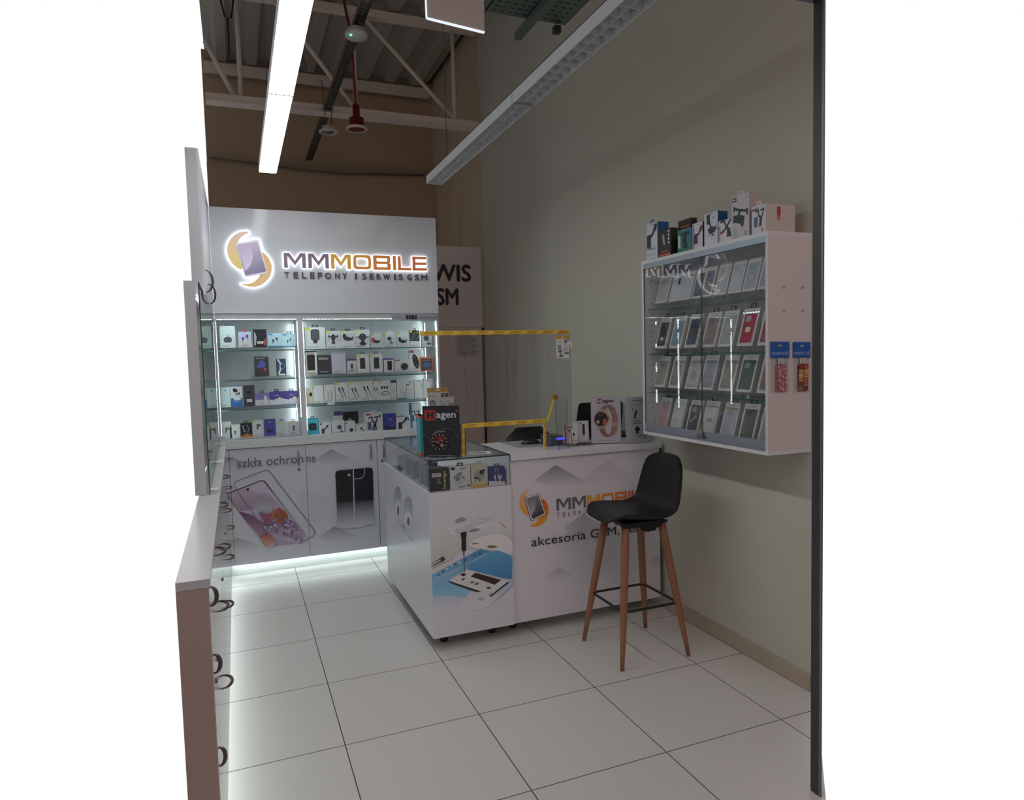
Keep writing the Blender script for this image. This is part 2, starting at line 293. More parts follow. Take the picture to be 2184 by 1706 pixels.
SERVICE = [([(0.93,0.677),(1.027,0.677),(1.081,0.651),(1.421,0.617),(1.424,0.493),(1.313,0.528),(1.134,0.551),(0.928,0.468)],(222,222,220),(200,200,196),'z'),([(1.039,0.686),(1.043,0.695),(1.047,0.704),(1.053,0.711),(1.06,0.716),(1.068,0.721),(1.075,0.726),(1.082,0.73),(1.089,0.733),(1.095,0.736),(1.104,0.738),(1.115,0.739),(1.129,0.738),(1.146,0.736),(1.166,0.734),(1.187,0.732),(1.211,0.73),(1.238,0.728),(1.263,0.725),(1.286,0.721),(1.308,0.716),(1.329,0.71),(1.348,0.702),(1.364,0.693),(1.378,0.682),(1.391,0.669),(1.399,0.659),(1.404,0.652),(1.406,0.647),(1.404,0.644),(1.399,0.643),(1.393,0.644),(1.385,0.648),(1.374,0.653),(1.365,0.657),(1.357,0.661),(1.35,0.665),(1.343,0.668),(1.333,0.669),(1.319,0.67),(1.3,0.67),(1.277,0.668),(1.254,0.667),(1.232,0.665),(1.209,0.663),(1.187,0.661),(1.166,0.659),(1.146,0.657),(1.128,0.655),(1.111,0.653),(1.097,0.652),(1.087,0.65),(1.081,0.648),(1.078,0.647),(1.073,0.647),(1.067,0.65),(1.059,0.655),(1.049,0.662),(1.042,0.669),(1.039,0.678)],(215,213,218),(240,240,243),'z'),([(1.081,0.717),(1.082,0.722),(1.085,0.727),(1.09,0.731),(1.097,0.735),(1.106,0.738),(1.115,0.74),(1.124,0.739),(1.133,0.737),(1.142,0.732),(1.147,0.728),(1.149,0.724),(1.146,0.721),(1.14,0.718),(1.132,0.715),(1.123,0.713),(1.112,0.712),(1.099,0.711),(1.089,0.711),(1.083,0.713)],(160,158,165)),([(1.166,0.661),(1.174,0.664),(1.183,0.667),(1.193,0.667),(1.204,0.667),(1.216,0.665),(1.224,0.662),(1.225,0.66),(1.222,0.657),(1.214,0.653),(1.206,0.651),(1.198,0.649),(1.191,0.648),(1.184,0.647),(1.177,0.648),(1.171,0.649),(1.166,0.65),(1.161,0.653),(1.159,0.655),(1.161,0.658)],(150,150,162)),([(1.213,0.611),(1.229,0.614),(1.246,0.617),(1.265,0.619),(1.283,0.622),(1.303,0.624),(1.323,0.623),(1.344,0.619),(1.365,0.611),(1.387,0.599),(1.404,0.585),(1.415,0.567),(1.422,0.547),(1.422,0.524),(1.417,0.509),(1.406,0.502),(1.388,0.503),(1.365,0.512),(1.337,0.521),(1.305,0.531),(1.268,0.541),(1.227,0.551),(1.196,0.56),(1.175,0.567),(1.164,0.573),(1.162,0.577),(1.162,0.582),(1.165,0.587),(1.17,0.592),(1.177,0.598),(1.187,0.603),(1.199,0.607)],(240,238,240)),([(1.175,0.586),(1.18,0.588),(1.186,0.589),(1.194,0.588),(1.203,0.586),(1.213,0.583),(1.218,0.581),(1.219,0.579),(1.214,0.578),(1.205,0.577),(1.197,0.578),(1.189,0.578),(1.182,0.579),(1.176,0.58),(1.173,0.582),(1.173,0.583)],(150,145,120)),([(1.273,0.56),(1.281,0.56),(1.29,0.559),(1.299,0.558),(1.308,0.556),(1.318,0.553),(1.324,0.55),(1.328,0.548),(1.327,0.546),(1.323,0.544),(1.318,0.543),(1.31,0.542),(1.301,0.542),(1.289,0.543),(1.28,0.545),(1.273,0.548),(1.268,0.551),(1.265,0.554),(1.265,0.557),(1.267,0.559)],(140,125,85)),([(1.342,0.518),(1.345,0.517),(1.347,0.517),(1.348,0.516),(1.348,0.514),(1.347,0.512),(1.346,0.511),(1.345,0.511),(1.342,0.511),(1.34,0.512),(1.338,0.513),(1.337,0.514),(1.337,0.515),(1.337,0.517),(1.338,0.517),(1.34,0.518)],(40,40,40)),([(0.929,0.494),(1.006,0.536),(1.02,0.516),(1.005,0.507),(0.931,0.483)],(70,66,68)),([(0.935,0.495),(0.99,0.52),(0.992,0.512),(0.939,0.489)],(210,205,200)),([(0.93,0.473),(1.073,0.521),(1.079,0.517),(0.934,0.469)],(170,168,168)),([(1.1,0.68),(1.109,0.682),(1.118,0.684),(1.129,0.686),(1.14,0.688),(1.152,0.691),(1.165,0.693),(1.177,0.694),(1.189,0.696),(1.201,0.697),(1.214,0.698),(1.227,0.7),(1.241,0.701),(1.255,0.703),(1.266,0.704),(1.274,0.704),(1.278,0.704),(1.278,0.703),(1.275,0.701),(1.268,0.699),(1.258,0.697),(1.244,0.694),(1.23,0.692),(1.217,0.69),(1.203,0.688),(1.19,0.687),(1.177,0.685),(1.165,0.684),(1.152,0.681),(1.14,0.679),(1.129,0.677),(1.119,0.675),(1.11,0.673),(1.102,0.672),(1.096,0.671),(1.091,0.671),(1.088,0.673),(1.087,0.675),(1.089,0.677),(1.093,0.679)],(196,194,202)),([(1.158,0.669),(1.16,0.673),(1.163,0.678),(1.165,0.684),(1.167,0.69),(1.168,0.696),(1.17,0.701),(1.172,0.704),(1.173,0.706),(1.174,0.706),(1.175,0.704),(1.174,0.7),(1.174,0.695),(1.172,0.688),(1.171,0.681),(1.169,0.676),(1.166,0.671),(1.164,0.667),(1.161,0.664),(1.159,0.662),(1.157,0.661),(1.156,0.661),(1.155,0.663),(1.156,0.665)],(186,184,192)),([(1.211,0.726),(1.221,0.725),(1.231,0.723),(1.24,0.722),(1.249,0.72),(1.257,0.719),(1.265,0.717),(1.273,0.715),(1.281,0.713),(1.29,0.711),(1.296,0.708),(1.299,0.706),(1.3,0.705),(1.299,0.704),(1.296,0.703),(1.29,0.704),(1.282,0.705),(1.272,0.708),(1.261,0.711),(1.249,0.713),(1.237,0.716),(1.224,0.718),(1.213,0.72),(1.206,0.722),(1.201,0.724),(1.199,0.726),(1.2,0.727),(1.204,0.727)],(202,200,206)),([(1.081,0.67),(1.086,0.668),(1.093,0.667),(1.101,0.665),(1.11,0.664),(1.121,0.664),(1.13,0.663),(1.138,0.662),(1.143,0.661),(1.147,0.659),(1.148,0.658),(1.146,0.657),(1.141,0.656),(1.133,0.656),(1.125,0.656),(1.116,0.656),(1.106,0.658),(1.096,0.659),(1.088,0.661),(1.083,0.664),(1.079,0.666),(1.077,0.669),(1.077,0.671),(1.078,0.671)],(190,188,196)),([(1.344,0.692),(1.35,0.687),(1.357,0.682),(1.366,0.676),(1.375,0.668),(1.385,0.66),(1.392,0.654),(1.394,0.65),(1.393,0.648),(1.387,0.648),(1.381,0.65),(1.375,0.652),(1.367,0.657),(1.359,0.662),(1.352,0.668),(1.347,0.674),(1.342,0.681),(1.339,0.688),(1.339,0.693),(1.34,0.694)],(206,192,192)),([(1.04,0.678),(1.046,0.68),(1.051,0.68),(1.057,0.68),(1.063,0.678),(1.069,0.676),(1.073,0.674),(1.074,0.672),(1.073,0.67),(1.07,0.668),(1.067,0.666),(1.062,0.666),(1.057,0.665),(1.051,0.666),(1.046,0.667),(1.041,0.669),(1.038,0.67),(1.035,0.673),(1.034,0.675),(1.036,0.677)],(226,225,228)),([(0.931,0.39),(1.131,0.462),(1.288,0.525),(1.33,0.525),(1.417,0.482),(1.42,0.329),(1.406,0.298),(1.357,0.274),(1.264,0.26),(1.159,0.313),(1.126,0.286),(1.101,0.267),(1.084,0.25),(1.06,0.24),(1.02,0.237),(0.981,0.24),(0.928,0.256)],(96,168,214),(218,220,232),'z'),([(0.931,0.387),(1.131,0.462),(1.13,0.411),(1.045,0.393),(1.033,0.387),(1.159,0.319),(1.126,0.282),(1.023,0.311),(0.93,0.318)],(120,185,222),(150,205,235),'z'),([(1.131,0.462),(1.288,0.525),(1.375,0.499),(1.417,0.466),(1.409,0.346),(1.351,0.363),(1.155,0.439)],(105,172,215),(70,140,195),'z'),([(0.927,0.437),(1.223,0.547),(1.286,0.527),(1.099,0.459),(0.929,0.391)],(75,150,205),(140,195,230),'z'),([(0.936,0.417),(1.131,0.47),(1.272,0.527),(1.268,0.524),(1.131,0.464),(0.94,0.406)],(150,200,230)),([(0.966,0.431),(0.978,0.438),(0.988,0.44),(0.979,0.43)],(35,60,95)),([(0.994,0.446),(1.006,0.453),(1.016,0.455),(1.007,0.445)],(35,60,95)),([(1.058,0.475),(1.07,0.483),(1.081,0.485),(1.072,0.475)],(35,60,95)),([(1.122,0.494),(1.134,0.501),(1.145,0.503),(1.136,0.493)],(35,60,95)),([(1.175,0.51),(1.188,0.518),(1.199,0.519),(1.189,0.509)],(35,60,95)),([(1.208,0.517),(1.22,0.525),(1.232,0.527),(1.222,0.517)],(35,60,95)),([(1.044,0.474),(1.056,0.483),(1.067,0.479),(1.056,0.47)],(235,232,215)),([(1.088,0.486),(1.1,0.495),(1.111,0.49),(1.1,0.481)],(235,232,215)),([(1.012,0.46),(1.024,0.469),(1.035,0.464),(1.023,0.455)],(235,232,215)),([(1.035,0.394),(1.147,0.438),(1.38,0.343),(1.39,0.327),(1.279,0.264),(1.267,0.276),(1.159,0.319),(1.037,0.382)],(60,60,66)),([(1.035,0.399),(1.143,0.441),(1.375,0.347),(1.386,0.338),(1.277,0.274),(1.256,0.282),(1.208,0.311),(1.041,0.391)],(225,224,226)),([(1.162,0.399),(1.191,0.417),(1.344,0.352),(1.304,0.33)],(62,48,42)),([(1.098,0.416),(1.114,0.425),(1.138,0.416),(1.123,0.406)],(35,34,36)),([(1.105,0.39),(1.117,0.396),(1.133,0.391),(1.113,0.382)],(90,85,75)),([(1.152,0.365),(1.167,0.372),(1.185,0.366),(1.17,0.357)],(120,112,90)),([(1.178,0.351),(1.193,0.361),(1.213,0.354),(1.199,0.344)],(120,112,90)),([(1.249,0.32),(1.262,0.326),(1.282,0.318),(1.27,0.309)],(80,76,78)),([(1.267,0.282),(1.275,0.291),(1.292,0.283),(1.281,0.276)],(180,178,180)),([(1.305,0.238),(1.393,0.298),(1.413,0.309),(1.415,0.305),(1.309,0.235)],(150,165,215)),([(1.105,0.253),(1.113,0.262),(1.123,0.27),(1.134,0.278),(1.147,0.286),(1.161,0.294),(1.175,0.299),(1.189,0.303),(1.202,0.304),(1.214,0.304),(1.227,0.301),(1.24,0.295),(1.253,0.286),(1.268,0.274),(1.279,0.263),(1.288,0.254),(1.293,0.245),(1.296,0.238),(1.293,0.23),(1.285,0.223),(1.271,0.216),(1.251,0.21),(1.23,0.205),(1.207,0.203),(1.184,0.203),(1.16,0.205),(1.139,0.209),(1.123,0.214),(1.112,0.22),(1.104,0.229),(1.1,0.237),(1.1,0.245)],(222,222,230),(228,226,231),'z'),([(1.201,0.271),(1.208,0.273),(1.215,0.273),(1.222,0.271),(1.228,0.268),(1.234,0.263),(1.237,0.259),(1.236,0.256),(1.232,0.253),(1.225,0.251),(1.218,0.251),(1.211,0.253),(1.205,0.256),(1.199,0.261),(1.196,0.265),(1.197,0.268)],(190,192,202)),([(1.109,0.657),(1.147,0.657),(1.141,0.613),(1.141,0.558),(1.134,0.547),(1.12,0.549),(1.113,0.56),(1.115,0.616)],(42,44,50)),([(1.123,0.549),(1.129,0.548),(1.127,0.425),(1.123,0.426)],(60,75,100)),([(1.072,0.672),(1.106,0.687),(1.154,0.685),(1.172,0.73),(1.204,0.73),(1.195,0.68),(1.153,0.66),(1.109,0.654),(1.078,0.659)],(225,223,227),(206,204,210),'z')]
CHEV = [([(1.576,0.903),(1.711,0.981),(1.708,0.843),(1.576,0.885)],[(200,197,205),(140,138,146),(226,223,230),(226,223,230)]),([(1.711,0.981),(1.886,0.874),(1.886,0.844),(1.708,0.843)],[(140,138,146),(200,197,205),(226,223,230),(226,223,230)]),([(1.887,0.883),(2.065,0.982),(2.062,0.821),(1.886,0.847)],[(218,215,222),(208,205,213),(226,223,230),(226,223,230)]),([(2.065,0.982),(2.224,0.884),(2.222,0.783),(2.062,0.821)],[(208,205,213),(218,215,222),(226,223,230),(226,223,230)]),([(1.766,0.609),(1.892,0.671),(1.889,0.524),(1.765,0.573)],[(204,201,209),(164,161,170),(226,223,230),(226,223,230)]),([(1.892,0.671),(1.998,0.594),(1.997,0.557),(1.889,0.524)],[(164,161,170),(204,201,209),(226,223,230),(226,223,230)]),([(1.62,0.312),(1.72,0.368),(1.718,0.276),(1.619,0.294)],[(216,213,221),(196,193,202),(226,223,230),(226,223,230)]),([(1.72,0.368),(1.8,0.316),(1.799,0.279),(1.718,0.276)],[(196,193,202),(216,213,221),(226,223,230),(226,223,230)]),([(2.333,0.313),(2.416,0.347),(2.414,0.243),(2.332,0.287)],[(214,211,218),(196,193,200),(226,223,230),(226,223,230)]),([(2.416,0.347),(2.423,0.343),(2.422,0.245),(2.414,0.243)],[(196,193,200),(214,211,218),(226,223,230),(226,223,230)])]
CLOGO = {'box':[(1.478,0.862),(1.662,0.844),(1.472,0.643),(1.657,0.621)],'text':[(1.711,0.779),(1.71,0.711),(1.897,0.777),(1.895,0.705)],'text2':[(1.709,0.695),(1.709,0.669),(1.93,0.682)],'akc':[(1.542,0.519),(1.589,0.519),(1.882,0.509),(2.099,0.507),(2.153,0.506)]}
CL = {'left':[(1.546,0.859),(1.52,0.855),(1.498,0.84),(1.481,0.815),(1.475,0.78),(1.479,0.747),(1.495,0.722),(1.513,0.706),(1.529,0.7),(1.543,0.725),(1.519,0.805),(1.516,0.817),(1.536,0.854)],'right':[(1.618,0.789),(1.638,0.778),(1.653,0.755),(1.661,0.724),(1.655,0.689),(1.638,0.655),(1.608,0.634),(1.579,0.627),(1.547,0.634),(1.531,0.64),(1.563,0.645),(1.583,0.658),(1.596,0.678),(1.623,0.716)],'edge':[(1.509,0.801),(1.516,0.811),(1.595,0.825),(1.606,0.819),(1.639,0.706),(1.639,0.694),(1.552,0.665),(1.541,0.672)],'phone':[(1.513,0.801),(1.519,0.81),(1.593,0.823),(1.604,0.817),(1.636,0.706),(1.636,0.696),(1.554,0.669),(1.545,0.674)],'screen':[(1.519,0.796),(1.524,0.803),(1.592,0.817),(1.598,0.812),(1.629,0.71),(1.628,0.701),(1.557,0.677),(1.551,0.681)],'shine':[(1.523,0.793),(1.545,0.805),(1.564,0.8),(1.576,0.781),(1.577,0.751),(1.568,0.723),(1.548,0.698)]}
LEFTART = [([(4.532,0.696),(4.468,0.767),(4.414,0.791),(4.129,0.809),(3.96,0.803),(3.925,0.664),(4.0,0.526),(4.473,0.536)],(214,216,222),(205,207,214),'z'),([(4.274,0.737),(4.283,0.711),(4.302,0.685),(4.329,0.663),(4.362,0.645),(4.397,0.634),(4.431,0.631),(4.461,0.636),(4.484,0.65),(4.496,0.67),(4.498,0.695),(4.487,0.722),(4.467,0.749),(4.438,0.772),(4.405,0.789),(4.37,0.799),(4.336,0.801),(4.308,0.794),(4.287,0.781),(4.275,0.761)],(150,153,162),(205,208,214),'z'),([(3.971,0.727),(3.98,0.702),(4.0,0.676),(4.03,0.652),(4.066,0.634),(4.105,0.621),(4.144,0.616),(4.178,0.62),(4.204,0.633),(4.219,0.652),(4.222,0.676),(4.211,0.704),(4.189,0.73),(4.157,0.754),(4.12,0.772),(4.08,0.784),(4.043,0.787),(4.011,0.782),(3.987,0.769),(3.973,0.751)],(150,153,162),(205,208,214),'z'),([(4.321,0.66),(4.328,0.642),(4.341,0.624),(4.359,0.608),(4.381,0.596),(4.405,0.588),(4.427,0.586),(4.447,0.59),(4.462,0.599),(4.47,0.613),(4.471,0.63),(4.464,0.648),(4.451,0.666),(4.432,0.682),(4.409,0.694),(4.386,0.702),(4.363,0.703),(4.344,0.699),(4.33,0.69),(4.322,0.676)],(228,230,234)),([(4.017,0.657),(4.024,0.641),(4.039,0.625),(4.061,0.609),(4.089,0.596),(4.119,0.587),(4.149,0.582),(4.175,0.583),(4.195,0.59),(4.207,0.601),(4.21,0.615),(4.203,0.632),(4.186,0.649),(4.162,0.665),(4.134,0.678),(4.104,0.687),(4.075,0.69),(4.049,0.689),(4.03,0.682),(4.019,0.671)],(228,230,234)),([(4.35,0.64),(4.354,0.629),(4.359,0.618),(4.367,0.61),(4.377,0.603),(4.386,0.599),(4.395,0.599),(4.403,0.602),(4.409,0.608),(4.412,0.617),(4.411,0.627),(4.408,0.638),(4.402,0.648),(4.394,0.657),(4.385,0.664),(4.375,0.667),(4.366,0.667),(4.358,0.664),(4.353,0.658),(4.35,0.65)],(50,52,60)),([(4.06,0.633),(4.063,0.625),(4.069,0.617),(4.078,0.609),(4.088,0.603),(4.1,0.6),(4.111,0.598),(4.12,0.6),(4.127,0.604),(4.131,0.61),(4.132,0.617),(4.129,0.626),(4.123,0.634),(4.114,0.641),(4.103,0.647),(4.092,0.651),(4.081,0.652),(4.072,0.65),(4.065,0.646),(4.061,0.64)],(60,62,70)),([(4.0,0.526),(3.898,0.67),(3.791,0.604),(3.807,0.577)],(205,208,214),(222,224,228),'z'),([(4.273,0.57),(4.195,0.577),(4.206,0.546),(4.276,0.551)],(170,172,182)),([(4.473,0.538),(4.0,0.526),(4.028,0.523),(4.49,0.54)],(120,122,132))]
